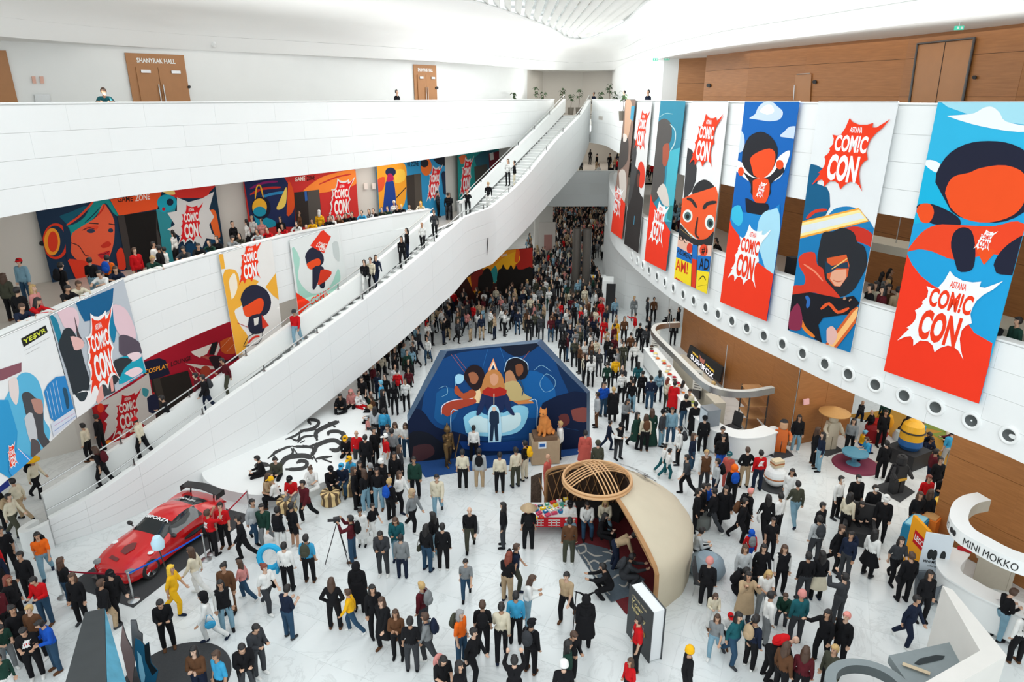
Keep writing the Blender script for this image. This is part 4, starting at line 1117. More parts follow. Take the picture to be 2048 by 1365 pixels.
mural('wall_mural', GWL, 188, 474, (830, 690), 0, B2, 'dark red cosplay lounge mural behind the lower stair flight', 'A8122A', '''
@ 270 660 6.826
161A33 120 435 330 385 420 420 480 600 250 690 130 660
S C4202A 20 350 120 380 100 640 20 700
T F0A030 COSPLAY 130 612 462 518 128 548
T 43101A LOUNGE 490 505 770 412 490 440
E9E2DA 760 300 1050 190 980 330 880 380 800 340
161A1C 1050 180 1130 160 1080 340 1010 340
D9D2CA 1140 170 1160 250 1110 350 1080 345
S C9561F 1160 160 1380 90 1390 300 1250 330 1170 280
P E9C9A0 6 1180 240 1300 110
P E9C9A0 6 1250 300 1370 170
S D9D2CA 680 460 900 480 1200 520 950 540 760 490
S B5564A 880 360 1050 370 1200 400 1150 440 980 400
S 2A1A20 1000 380 1160 360 1250 420 1380 340 1390 400 1200 480 1100 560
P E8C0B0 8 740 520 780 580 860 640
P E8C0B0 8 800 480 830 560 900 620
E A9402A 960 570 70 80
241F1B 218 690 720 555 800 840 900 1500 330 1500
3A342E 240 670 330 650 420 1000 330 1060
C9302A 230 860 260 850 290 1000 270 1010
@ 0 780 5.935
C9C3BE 1105 190 1350 60 1560 -60 1760 -200 1860 400 1700 420 1500 480 1400 440 1300 560 1230 620 1200 420 1290 300 1240 250 1290 170
A91218 1080 190 1190 165 1210 260 1180 330 1270 400 1240 520 1212 640
E D83A1E 1190 215 40 55
S 1B1F3A 1740 100 1860 60 1880 260 1760 260
S 3A8C96 1680 -20 1760 0 1740 80 1690 60
A91218 1240 620 1400 520 1560 480 1700 400 1700 520 1400 700
E F08A2A 1290 620 40 25
S E8B0A8 1420 500 1490 480 1480 560 1420 560
L D 1290 1730 30 500
''', off=.45)

# doors with hall names on the upper left gallery
VEN = mat('door_veneer', (.42, .19, .07), .45, 0, .08, 3)
def plate(pl, Q, t, m, name, root, off=0.):
    mb = MB(); P = [pl.pt(q, o) for o in (off+t, off) for q in Q]
    mb.add(P, [(0, 1, 2, 3), (7, 6, 5, 4), (0, 4, 5, 1), (1, 5, 6, 2), (2, 6, 7, 3), (3, 7, 4, 0)], m); return mb.build(name, root, fix=True)
def hall_door(n, xl, xr, y0, label, big):
    a = hitcurve(WL, xl, 160); b = hitcurve(WL, xr, 160); pl = Plane(a, b, .04); sl = pl.hit(xl, y0)[0]; sr = pl.hit(xr, y0)[0]; zt = pl.hit((xl+xr)/2, y0)[1]
    root = thing('door_%d' % n, label, 'door', tuple(pl.pt(((sl+sr)/2, Z3)))); root['kind'] = 'structure'
    w = sr-sl; zt = min(zt, 16.0)
    plate(pl, [(sl, Z3), (sr, Z3), (sr, zt), (sl, zt)], .05, VEN, 'door_frame', root)
    for s in (0, 1):
        x0 = sl+w*(.13+.375*s); x1 = sl+w*(.495+.375*s)
        plate(pl, [(x0, Z3+.02), (x1, Z3+.02), (x1, zt-.55), (x0, zt-.55)], .03, VEN, 'door_leaf', root, .06)
        xc = sl+w*(.46 if s == 0 else .54)
        m_ = MB(); m_.tube([pl.pt((xc, Z3+.6), .14), pl.pt((xc, zt-1.25), .14)], .028, 6, STEEL); m_.build('door_handle', root)
        xa = sl+w*(.2 if s == 0 else .72); plate(pl, [(xa, zt-.78), (xa+.16*w, zt-.78), (xa+.16*w, zt-.66), (xa, zt-.66)], .06, STEEL, 'door_closer', root, .09)
    p = Print(pl, None, root); p.cur = 'lettering'; p.off = .06; p.text('F4F4F0', 'SHANYRAK HALL', sl+.17*w, zt-.38, .66*w, .2, 0, 0, .03); p.done()
    return pl
pl1 = hall_door(1, 249, 366, 108, 'wide wooden double door lettered SHANYRAK HALL, nearer of two', True)
pl2 = hall_door(2, 826, 871, 130, 'wooden double door lettered SHANYRAK HALL farther along gallery', False)
def onwall(curve, pts, t, m, name, label, cat, off=.03, parent=None, kind=None):
    xs = [p[0] for p in pts]; ym = sum(p[1] for p in pts)/len(pts)
    a = hitcurve(curve, min(xs)-3, ym); b = hitcurve(curve, max(xs)+3, ym)
    if a is None or b is None: print('NO HIT', label); return None, None
    pl = Plane(a, b, off); Q = [pl.hit(*p) for p in pts]
    root = thing(name, label, cat, tuple(pl.pt(Q[0])), None, 0, kind)
    mb = MB(); n = len(Q); P = [pl.pt(q, t) for q in Q]+[pl.pt(q, 0) for q in Q]
    mb.add(P, [tuple(range(n)), tuple(range(n, 2*n))[::-1]]+[(i, i+n, (i+1) % n+n, (i+1) % n) for i in range(n)], m); mb.build('panel', root, fix=True)
    return root, pl
onwall(WL, [(-10, 101), (11, 101), (38, 216), (-10, 217)], .05, VEN, 'door_3', 'brown veneered door cut off at the left edge, upper gallery', 'door', kind='structure')
r, pl = onwall(WL, [(68, 189), (98, 189), (104, 215), (72, 215)], .04, STEEL, 'door_4', 'brushed steel lift door low on the upper left gallery wall', 'lift door', kind='structure')
for k, x in enumerate((63, 79)):
    onwall(WL, [(x, 153), (x+7, 153), (x+9, 167), (x+2, 167)], .05, ink('E8B9A8'), 'wall_sign', ['left', 'right'][k]+' one of two small backlit signs above the lift door', 'sign')
for x, y, nm in ((378, 174, 'round black wall device right of the near Shanyrak Hall door'), (873, 176, 'round black wall device beside the far Shanyrak Hall door'), (84, 487, 'round black plaque left of the headphone girl mural')):
    w = 5 if y == 487 else 3; 
    onwall(WL, [(x+math.cos(i*.628)*w*(1.2 if w == 5 else 1), y+math.sin(i*.628)*w) for i in range(10)], .04, BLACK, 'wall_device', nm, 'device', off=.1)
for k, x in enumerate((727, 743)):
    onwall(WL, [(x, 367), (x+7, 366), (x+8, 378), (x+1, 379)], .05, ink('E8DCD4'), 'wall_sign', ['left', 'right'][k]+' one of two small white signs between the game and VR murals', 'sign', off=.12)
# right upper gallery: doors in the veneer
WRu = V2([(18.2, 14), (16.8, 17.5), (14.9, 21.4), (13.9, 26.0), (12.2, 30.5), (11.0, 34), (10.1, 38.2)])
r, pl = onwall(WRu, [(1838, 88), (1952, 76), (1925, 215), (1820, 215)], .03, VEN, 'door_5', 'wide double door flush in the upper right veneer wall', 'door', off=.06, kind='structure')
if r:
    m_ = MB(); q = [pl.pt(pl.hit(*p), .05) for p in [(1820, 212), (1838, 88), (1952, 76), (1925, 215)]]
    m_.tube(q, .045, 6, DARKMETAL); m_.build('door_frame', r); m_ = MB(); m_.tube([pl.pt(pl.hit(1893, 83), .035), pl.pt(pl.hit(1872, 212), .035)], .012, 4, BLACK); m_.build('joint', r)
r, pl = onwall(WRu, [(1592, 150), (1624, 147), (1620, 215), (1588, 215)], .03, VEN, 'door_6', 'narrow service door in the upper right veneer wall', 'door', off=.06, kind='structure')
if r:
    m_ = MB(); m_.tube([pl.pt(pl.hit(1592, 170), .08), pl.pt(pl.hit(1590, 200), .08)], .02, 6, STEEL); m_.build('door_handle', r); m_ = MB(); m_.tube([pl.pt(pl.hit(1596, 149), .06), pl.pt(pl.hit(1622, 147), .06)], .02, 4, STEEL); m_.build('door_closer', r)
for i, (x, y) in enumerate(((1411, 171), (1418, 171), (1630, 164), (1950, 155))):
    onwall(WRu, [(x+math.cos(k*.628)*4, y+math.sin(k*.628)*4) for k in range(10)], .04, BLACK, 'wall_device', ['left round device at the far end of upper right veneer', 'round device paired at the far end of upper right veneer', 'round black device beside the narrow service door', 'round black device right of the wide double door'][i], 'device', off=.07)
# hanging exit signs
for x, y, w, zc, nm in ((1918, 56, 16, 15.95, 'green exit sign hanging near the top right corner'), (1334, 118, 10, 15.85, 'green exit sign hanging above the white pier'), (1311, 119, 10, 15.85, 'small black sign hanging beside the green exit sign')):
    dd = ray(x, y); YY = 40.6 if x < 1400 else at(x, y, zc).y; p = Vector((dd.x/dd.y*YY, YY, H+dd.z/dd.y*YY))
    r = thing('exit_sign' if 'green' in nm else 'hanging_sign', nm, 'sign', tuple(p)); s = w*p.y/1450*.5
    gm = mat('exit_green', (.05, .5, .33), .5, 0, 0, 1, .5, 0, .4) if 'green' in nm else BLACK
    m_ = MB(); m_.box(p, (2*s, .06, s*.9), -.3, gm); m_.build('sign_panel', r)
    m_ = MB(); m_.tube([p+Vector((0, 0, s*.4)), Vector((p.x, p.y, ZS))], .015, 4, STEEL); m_.build('hanger', r)
    if 'green' in nm:
        for k in (-1, 1): m_ = MB(); m_.box(p+Vector((k*s*.45, -.045, 0)), (s*.4, .02, s*.55), -.3, ink('E8F4EC')); m_.build('pictogram', r)
# ================= FURNITURE AND DISPLAYS ON THE GROUND FLOOR =================
def hprint(mb, col, pts, z, k=1., ox=0, oy=0, lay=0):
    P = [at(ox+x/k, oy+y/k, z) for x, y in pts]; v3 = [Vector((p.x, p.y, 0)) for p in P]
    mb.add([(p.x, p.y, z+.002+lay*.001) for p in P], tessellate_polygon([v3]), col)
def brush(pts, w):
    Q = [Vector((a, b, 0)) for a, b in pts]; Q = catmull(Q, 4) if len(Q) > 2 else Q; A = []; B = []
    for i, p in enumerate(Q):
        t = (Q[min(i+1, len(Q)-1)]-Q[max(i-1, 0)]).normalized(); n = Vector((-t.y, t.x, 0))*w/2*(1 if 1 < i < len(Q)-2 else .55)
        A.append(p+n); B.append(p-n)
    return [(p.x, p.y) for p in A+B[::-1]]
# ---- stage backdrop ----
PA = at(820, 926); PB = at(1173, 897); SP = Plane(PA, PB)
SPb = Plane(PA, PB, -.55)
Zk = lambda x, y: (780+x/4.096, 650+y/4.096)
front = [(142, 790), (205, 752), (470, 215), (1200, 150), (1612, 562), (1608, 1012), (165, 1132)]
back = [(140, 740), (140, 740), (410, 208), (1240, 118), (1638, 545), (1634, 1005), (165, 1120)]
root = thing('stage_backdrop', 'tall blue six-sided photo backdrop standing on the hall floor', 'backdrop', tuple((PA+PB)/2))
Fp = [SP.pt(SP.hit(*Zk(*p))) for p in front]; Bp = [SPb.pt(SPb.hit(*Zk(*p))) for p in back]
for P in (Fp, Bp):
    for i in (5, 6): P[i].z = 0
STG = mat('stage_blue_frame', (.035, .09, .17), .45, 0, .35, 2.5)
mb = MB(); n = len(Fp)
mb.add(Fp+Bp, [(i, (i+1) % n, n+(i+1) % n, n+i) for i in range(n)], STG)
tr = tessellate_polygon([[Vector((p.dot(Vector((SP.u.x, SP.u.y, 0))), p.z, 0)) for p in Fp]]); mb.add(Fp, tr, ink('081E40')); mb.add(Bp, tr, STG)
mb.build('frame', root, fix=True)
p = Print(SP, [Zk(*q) for q in front], root); p.q = [SP.hit(*Zk(*q)) for q in front]; p.q = [SP.hit(*Zk(*q)) for q in [(470, 215), (1200, 150), (1612, 562), (1608, 1012), (165, 1132), (145, 800)]]; p.off = .004
p.dsl('''
@ 780 650 4.096
0A2A50 140 100 1640 100 1640 1140 140 1140
S 0D447E 300 400 500 250 800 200 1250 180 1400 420 1500 700 1400 900 900 960 400 900 260 700
S 1260A4 1050 420 1200 380 1330 480 1350 640 1200 760 1050 700
S 165A94 380 560 520 520 560 700 470 820 360 760
S 0A1A3A 140 740 260 700 380 840 620 900 600 980 300 1000 150 1140
S 101522 150 900 300 880 420 960 560 1010 400 1100 160 1150
S 4A2C30 190 1000 330 980 360 1060 240 1120 180 1100
S 091B3C 1250 640 1620 560 1640 1000 1300 1000 1180 860
S 8A4A44 1480 700 1620 680 1620 790 1500 780
S 6A3434 1380 750 1450 730 1470 800 1400 840
S 101A2E 900 180 1200 150 1180 200 1060 260 960 230
P 3A8CD0 4 800 200 740 420
P 3A8CD0 4 900 180 980 420
P C06A50 5 500 240 620 400
P C06A50 5 530 240 640 380
P C06A50 5 1140 215 1060 320
P 9FD8F0 3 1230 460 1280 400 1350 450 1340 520 1270 550 1230 500 1230 460
P 9FD8F0 3 400 520 460 500 470 560 420 590
P 9FD8F0 3 1180 370 1240 330 1320 380
S 8FD4F0 600 760 700 700 800 740 850 700 930 720 1020 660 1130 680 1110 800 1040 880 900 910 740 910 620 880
S D6F2F8 640 790 720 740 800 770 960 740 1060 720 1060 820 940 880 780 880 680 870
D98A4A 560 690 700 500 850 480 1000 480 1180 640 1050 650 1000 620 700 640 640 660
F6D7A8 680 510 730 500 760 640 700 640
F6D7A8 960 480 1020 500 1040 600 960 600
S B2442E 420 720 450 650 540 610 680 600 700 640 560 690 470 750
P F4F0FF 7 420 735 430 660 520 615 680 600
S B5512E 530 560 540 490 600 560 680 520 700 580 600 610
P 8FD8F8 6 535 500 540 430 590 410 600 450
S A8DCF4 530 430 560 400 610 420 590 470 545 480
S 24161A 605 440 620 370 680 325 750 350 775 420 750 500 700 540 650 500
S A86848 640 400 690 385 725 430 700 480 660 470
S 1A161C 935 400 950 310 1010 272 1090 285 1135 350 1110 430 1050 450 990 430
S 8A5234 1025 330 1080 320 1090 380 1055 420 1030 390
P C6E6FF 6 935 380 960 290 1040 265 1120 310 1130 370
S C08A64 945 390 990 370 1030 440 1040 500 980 520 940 460
S C8B27A 930 480 1040 460 1100 560 1160 600 1000 620 950 560
P 2C4A6A 10 1060 440 1090 520 1080 580
F6A070 800 372 845 270 882 372 862 372 845 310 820 372
FDE7CF 812 372 845 295 874 372 866 372 845 325 822 372
S C8854A 750 520 770 430 800 380 850 362 900 385 930 450 935 530 880 560 800 560
S DDA07C 815 420 850 395 885 420 880 470 850 495 822 470
B4281E 755 540 800 505 850 520 900 505 955 530 950 575 850 590 760 570
1A2B55 755 565 850 590 950 570 935 680 900 720 790 700 775 640
S 1F2E58 750 560 780 590 770 660 735 730 705 730 730 640
S 1F2E58 945 560 975 600 985 660 1020 730 990 730 940 660
F0E0C0 846 560 854 560 851 700 848 700
S BFEAFF 800 720 850 650 900 720 905 960 805 960
1C3048 815 720 835 695 868 695 890 720 892 800 880 810 888 950 862 950 852 830 840 950 814 950 822 810 812 790
S E8C8B0 838 672 862 672 862 700 838 700
P BFE4FF 6 560 700 500 710 500 960
P BFE4FF 6 1130 620 1200 620 1200 840
P 2A68A0 3 900 930 1020 915
P 2A68A0 3 1380 830 1540 860
S 0C3C80 560 950 800 960 1200 940 1300 1000 900 1030 600 1010
''')
p.done()
mb = MB(); cp = [at(851, 956), at(1155, 910), at(1168, 893), at(824, 921)]; mb.prism([(q.x, q.y) for q in cp], .0, .03, BLUECARPET); tag(mb.build('carpet'), 'blue carpet laid in front of the six-sided backdrop', 'carpet')
# cat on crates
cpos = at(1088, 921); CR = mat('cardboard', (.42, .30, .19), .85, 0, .15, 4)
root = thing('crate', 'large cardboard crate under the orange cat statue on blue carpet', 'crate', tuple(cpos))
mb = MB(); mb.box((cpos.x, cpos.y, .55), (1.15, .8, 1.04), .12, CR); mb.build('body', root)
mb = MB(); mb.box((cpos.x, cpos.y, 1.16), (.95, .7, .18), .12, mat('crate_brown', (.16, .09, .05), .8)); mb.build('lid', root)
mb = MB(); mb.box((cpos.x-.1, cpos.y-.42, .92), (.32, .02, .3), .12, ink('E9EEF2')); mb.box((cpos.x-.1, cpos.y-.435, .92), (.22, .01, .14), .12, ink('2A5FA8')); mb.build('label', root)
root = thing('cat_statue', 'big orange tabby cat statue sitting on the cardboard crate', 'statue', (cpos.x, cpos.y, 1.25))
CATM = mat('ginger_fur', (.62, .22, .045), .8, 0, .35, 3.5, bump=.3)
me = FUSED['cat']; me.materials.clear(); me.materials.append(CATM); o = link('body', me, root); o.scale = (.62, .62, .62); o.rotation_euler = (0, 0, -.45); o.location = (0, 0, 0)
for s in (-1, 1):
    mb = MB(); mb.ell((0, 0, 0), (.028, .02, .032), 8, BLACK); o = mb.build('eye', root); q = Matrix.Rotation(-.45, 3, 'Z') @ Vector((s*.07, -.335, 1.0)); o.location = q
# armoured figure on carpet (bronze statue)
apos = at(897, 932)
BRONZE = mat('bronze_armour', (.20, .12, .05), .35, .8, .3, 8)
def statue(root, pose_nm, m, sc, rz):
    for k in ('body', 'shirt', 'trousers', 'shoe0', 'shoe1'):
        o = link(k.rstrip('01'), REG[pose_nm][k], root); o.scale = (sc,)*3; o.location = (0, 0, 0); o.rotation_euler = (0, 0, rz)
        for sl in o.material_slots: sl.link = 'OBJECT'; sl.material = m
root = thing('armour_statue', 'bronze armoured warrior statue at the left of the blue carpet', 'statue', tuple(apos)); statue(root, 'r', BRONZE, 1.05, .6)
mb = MB(); hd = POSES['r'][0]['head']*1.05
mb.lathe([(.0, .2), (.08, .16), (.13, .05), (.14, -.06), (.11, -.08)], (0, 0, 0), 14, BRONZE).tube([(0, -.1, .16), (0, 0, .26), (0, .14, .16)], .03, 6, BRONZE); o = mb.build('helmet', root); o.location = hd
mb = MB(); mb.tube([(.0, -.55, .6), (.15, -.75, 1.7)], .025, 6, BRONZE); o = mb.build('spear', root); o.location = (0, 0, 0); o.rotation_euler = (0, 0, .6)
# ---- white curved bench platform with pebble ornament ----
edge = [(404, 958), (415, 982), (450, 1000), (520, 1012), (590, 1006), (650, 985), (700, 958), (735, 920), (752, 880), (748, 842), (722, 812), (690, 795), (655, 785)]
E0 = catmull([at(x, y) for x, y in edge], 4)
inn_ = [Vector((-8.4, 31.5, 0)), Vector((-11.2, 27.2, 0)), Vector((-12.6, 24.2, 0))]
root = thing('bench_platform', 'low white curved seating platform under the staircase', 'bench', (-9.5, 25.5, 0))
poly = [(q.x, q.y) for q in E0]+[(q.x, q.y) for q in inn_]; poly_bench = poly
mb = MB(); mb.prism(poly, 0, .45, WHITE2); mb.build('platform', root, fix=True)
PEB = mat('dark_pebble', (.035, .035, .035), .8, 0, .8, 60, bump=.5)
orn = MB(); K = 4.096; ox, oy = 400, 750
for i, (w, pts) in enumerate([(46, [(455, 770), (470, 740), (520, 735), (575, 745)]), (46, [(462, 780), (510, 810), (590, 790), (650, 745), (690, 690)]), (40, [(700, 775), (790, 775), (860, 760), (875, 720), (830, 705), (790, 725)]),
    (52, [(610, 800), (660, 740), (700, 690), (760, 670), (860, 665), (930, 690)]), (24, [(555, 690), (620, 640), (700, 600), (760, 585)]), (20, [(640, 700), (600, 650), (650, 610)]), (24, [(700, 690), (760, 640), (745, 600)]),
    (26, [(760, 590), (830, 590), (920, 600), (930, 660)]), (26, [(800, 655), (760, 600)]), (44, [(900, 680), (940, 620), (960, 580), (1040, 545), (1110, 540), (1160, 580), (1120, 620), (1060, 610)]), (30, [(950, 690), (1000, 680), (1085, 670)]), (30, [(1000, 690), (1080, 720)]), (26, [(920, 650), (960, 720)]),
    (40, [(1100, 540), (1160, 560), (1190, 530), (1290, 530)]), (44, [(960, 540), (950, 480), (1000, 440), (1090, 400), (1140, 385)]), (30, [(1050, 390), (1110, 430)]), (44, [(1130, 470), (1180, 490), (1150, 530)]), (36, [(1050, 500), (1060, 470), (1130, 465), (1180, 500), (1160, 560)]),
    (24, [(800, 560), (850, 510), (950, 500)]), (24, [(820, 480), (850, 460), (960, 450)]), (24, [(700, 530), (780, 500), (850, 450)]), (34, [(820, 460), (900, 450), (960, 420), (970, 385), (930, 370), (890, 375), (910, 410)]), (22, [(740, 520), (800, 540), (820, 480)]), (24, [(840, 580), (900, 590), (960, 560)]), (22, [(860, 540), (820, 560)])]):
    orn_p = [(max(0, x), y) for x, y in brush(pts, w*.8)]
    hprint(orn, PEB, orn_p, .45, K, ox, oy, i*.2)
orn.build('pebble_ornament', root)
# striped rattan stools on the bench edge
STR1 = mat('rattan_light', (.75, .55, .26), .7); STR2 = mat('rattan_dark', (.12, .07, .03), .7)
for k, (x, y) in enumerate([(575, 1022), (662, 1006), (703, 986)]):
    c = at(x, y); root = thing('striped_stool', 'yellow and brown striped seat at bench edge, %s of three' % ['leftmost', 'middle', 'rightmost'][k], 'stool', tuple(c), 'striped seats by the bench')
    for j in range(16):
        a0 = math.pi*2*j/16; a1 = math.pi*2*(j+1)/16; mb = MB(); mb.lathe([(.0, .47), (.33, .47), (.36, .42), (.31, .22), (.36, .02), (.33, 0)], (0, 0, 0), 2, STR1 if j % 2 else STR2, a0, a1); o = mb.build('stripe', root); o.location = (0, 0, 0)
# ---- red sports car ----
cc = Vector((-11.5, 19.0, 0)); fd = Vector((-.36, -.933, 0)).normalized(); rt = Vector((-fd.y, fd.x, 0))   # fd = nose direction
CARP = mat('car_red', (.62, .008, .010), .22, 0, .02, 1, .6, 0, 0, .8); CARB = mat('car_black', (.02, .02, .022), .3, 0, .05, 4); CARG = GLASSY
mb = MB(); mb.box((cc.x+.05, cc.y+.0, .01), (2.7, 5.0, .02), math.atan2(fd.y, fd.x)-math.pi/2, CARPETBLACK); tag(mb.build('display_mat'), 'black display mat under the red sports car', 'mat')
car = thing('sports_car', 'glossy red two-door sports car on black mat beside the stairs', 'car', tuple(cc+Vector((0, 0, .02))), None, math.atan2(fd.y, fd.x)+math.pi/2); car.scale = (.94, .92, .97)
def cob(mb, name, smooth=True, par=None):
    me = mb.mesh(name)
    bm = bmesh.new(); bm.from_mesh(me); bmesh.ops.remove_doubles(bm, verts=bm.verts, dist=1e-4); bmesh.ops.recalc_face_normals(bm, faces=bm.faces); bm.to_mesh(me); bm.free()
    if smooth:
        me.polygons.foreach_set('use_smooth', [True]*len(me.polygons)); me.set_sharp_from_angle(angle=math.radians(38))
    o = bpy.data.objects.new(name, me); C.objects.link(o); o.parent = par or car; return o
# car frame: nose toward -Y local ; stations y, halfwidth, belt z, top z, top halfwidth
ST_ = [(-2.22, .50, .38, .44, .34), (-2.16, .70, .46, .56, .5), (-1.95, .86, .56, .68, .58), (-1.6, .93, .66, .78, .64), (-1.2, .95, .74, .84, .66), (-.8, .91, .78, .89, .66), (-.55, .89, .81, .93, .66), (-.3, .88, .84, 1.06, .62), (.0, .88, .86, 1.2, .56), (.35, .88, .88, 1.27, .54), (.7, .89, .90, 1.27, .52), (1.05, .93, .93, 1.2, .5), (1.4, .97, .96, 1.09, .47), (1.7, .97, .97, 1.02, .55), (1.95, .93, .96, 1.0, .66), (2.12, .86, .9, .96, .64), (2.2, .8, .72, .74, .6), (2.16, .76, .4, .42, .5)]
mb = MB(); rows_ = []
for y, w, zb, zt, wt in ST_:
    half = [(0, .16), (w*.86, .16), (w*.98, .24), (w, .42), (w*.985, (zb+.45)/2+.05), (w*.97, zb), (wt+(w*.97-wt)*.25, zb+(zt-zb)*.55), (wt, zt-.03), (wt*.6, zt), (0, zt+.012)]
    rows_.append([Vector((x, y, max(z, .16) if y < 2 else z)) for x, z in half])
for s in (-1, 1):
    vs = [Vector((p.x*s, p.y, p.z)) for r in rows_ for p in r]; m = len(rows_[0])
    for i in range(len(rows_)-1):
        for j in range(m-1):
            y = (rows_[i][0].y+rows_[i+1][0].y)/2; mt = CARP
            if 5 <= j <= 6 and -.42 < y < 1.2: mt = CARG
            if j >= 7 and -.6 < y < -.02: mt = CARG
            if j == 6 and -.6 < y < -.2: mt = CARG
            if j >= 7 and 1.2 < y < 1.72: mt = CARG
            if j <= 1: mt = CARB
            f = [i*m+j, i*m+j+1, (i+1)*m+j+1, (i+1)*m+j]
            mb.add([vs[q] for q in f], [(0, 1, 2, 3)], mt)
    mb.add([vs[q] for q in range(m)], [tuple(range(m))], CARB); mb.add([vs[(len(rows_)-1)*m+q] for q in range(m)], [tuple(range(m))], CARP)
cob(mb, 'body')
for s in (-1, 1):
    for y in (-1.38, 1.22):
        mb = MB(); x = s*.90
        mb.lathe([(.0, 0), (.335, 0)], (0, 0, 0), 28, CARB); mb.v = [(x-s*.02+(-v[2]), y+v[0], .34+v[1]) for v in mb.v]
        cob(mb, 'wheel_arch', False)
        mb = MB(); mb.lathe([(.25, -.11), (.32, -.11), (.345, -.07), (.345, .07), (.32, .11), (.25, .11)], (0, 0, 0), 28, BLACK); mb.v = [(x-s*.06+v[2], y+v[0], .33+v[1]) for v in mb.v]; wh = cob(mb, 'wheel')
        mb = MB(); mb.lathe([(.245, .08), (.255, .10), (.235, .10), (.225, .03)], (0, 0, 0), 28, STEEL)
        for k in range(5):
            a = 2*math.pi*k/5
            for da in (-.12, .12): mb.tube([(.05*math.cos(a), .05*math.sin(a), .07), (.235*math.cos(a+da), .235*math.sin(a+da), .08)], .017, 5, STEEL)
        mb.lathe([(0, .09), (.055, .085), (.06, .05)], (0, 0, 0), 12, STEEL)
        mb.v = [(x-s*.06+v[2]*s, y+v[0], .33+v[1]) for v in mb.v]; cob(mb, 'rim', True, wh)
    mb = MB(); mb.ell((s*1.0, -.38, .98), (.12, .08, .075), 10, CARB).tube([(s*.86, -.38, .88), (s*.97, -.38, .95)], .025, 5, CARB); cob(mb, 'mirror')
    mb = MB(); mb.ell((s*.70, -1.98, .60), (.17, .16, .045), 10, mat('headlight', (.25, .27, .28), .1, .3, 0)); cob(mb, 'headlight')
    mb = MB(); mb.tube([(s*.55, 1.95, .95), (s*.55, 2.02, 1.2)], .03, 5, CARB); cob(mb, 'spoiler_strut')
    mb = MB(); mb.ell((s*.8, 2.15, .78), (.14, .05, .04), 8, mat('tail_light', (.3, .0, .0), .2, 0, 0)); cob(mb, 'tail_light')
    mb = MB(); mb.ell((s*.955, .55, .55), (.02, .55, .09), 10, CARB); cob(mb, 'side_decal')
    mb = MB(); mb.ell((s*.80, -1.2, .80), (.10, .10, .02), 12, ink('E9E9E9')); cob(mb, 'round_badge')
mb = MB(); sp = [(x, 2.08-.10*abs(x), 1.22-.05*x*x) for x in np.linspace(-.85, .85, 9)]
mb.add([Vector((x, y+dy, z+dz)) for x, y, z in sp for dy, dz in ((-.16, -.0), (.16, .06), (.16, .09), (-.16, .03))], [(4*i+a, 4*i+(a+1) % 4, 4*i+4+(a+1) % 4, 4*i+4+a) for i in range(8) for a in range(4)]+[(0, 1, 2, 3), (35, 34, 33, 32)], CARB)
for s in (-1, 1): mb.box((s*.85, 2.0, 1.15), (.03, .42, .2), 0, CARB)
cob(mb, 'spoiler')
mb = MB(); mb.box((0, -2.2, .30), (1.1, .1, .14), 0, CARB).box((0, -2.22, .17), (1.5, .16, .03), 0, CARB); cob(mb, 'grille')
# hood decals, roof shade, windscreen banner
def carflat(name, pts, m, lift=.012):
    mb = MB(); mb.add([(x, y, z+lift) for x, y, z in pts], [tuple(range(len(pts)))], m); cob(mb, name, False)
def hood(x, y):
    for a, b in zip(ST_[:-1], ST_[1:]):
        if a[0] <= y <= b[0]:
            t = (y-a[0])/(b[0]-a[0]); return a[3]+(b[3]-a[3])*t+.012*(1-abs(x)/.6)
    return .9
GD = mat('car_decal_grey', (.16, .03, .03), .5)
for nm, P in (('hood_decal', [(-.15, -1.55), (.12, -1.6), (.2, -1.3), (.05, -1.05), (-.1, -1.1), (-.22, -1.3)]), ('hood_decal', [(-.35, -1.85), (.05, -1.9), (.06, -1.78), (-.33, -1.73)])):
    carflat(nm, [(x, y, hood(x, y)) for x, y in P], GD, .02)
vs, fs = textgeo('#FORZA', .03)
mb = MB(); zz_ = lambda y: .93+(y+.55)*(1.2-.93)/.55
mb.add([(-.5+1.0*x, -.12+.12*y, zz_(-.12+.12*y)+.035) for x, y in vs], fs, ink('F2F2F2')); cob(mb, 'windscreen_lettering', False)
vs, fs = textgeo('FORZA', .03)
mb = MB(); mb.add([(-.35+.7*x, 1.25+.14*y, 1.235-(1.25+.14*y-1.05)*.34+.02) for x, y in vs], fs, ink('E8E8E8')); cob(mb, 'rear_lettering', False)
# ---- stanchions and ropes round the car ----
def stanchion(px, py, label, h=1.0):
    c = at(px, py); r = thing('stanchion', label, 'stanchion', tuple(c), 'rope barrier posts round the red car')
    mb = MB(); mb.lathe([(.17, 0), (.17, .02), (.1, .05), (.03, .07)], (0, 0, 0), 18, STEEL); o = mb.build('base', r); o.location = (0, 0, 0)
    mb = MB(); mb.lathe([(.028, .05), (.028, h-.05), (.04, h-.04), (.04, h), (0, h+.01)], (0, 0, 0), 12, STEEL); o = mb.build('post', r); o.location = (0, 0, 0)
    return c
s1 = stanchion(268, 1202, 'chrome barrier post at the front of the red car'); s2 = stanchion(413, 1120, 'chrome barrier post beside two red-shirted staff'); s3 = stanchion(501, 1030, 'chrome barrier post behind the car beside the white bench')
s4 = stanchion(128, 1195, 'chrome barrier post at the foot of the stair by orange shirt'); s5 = stanchion(425, 1108, 'second chrome barrier post beside the red-shirted staff')
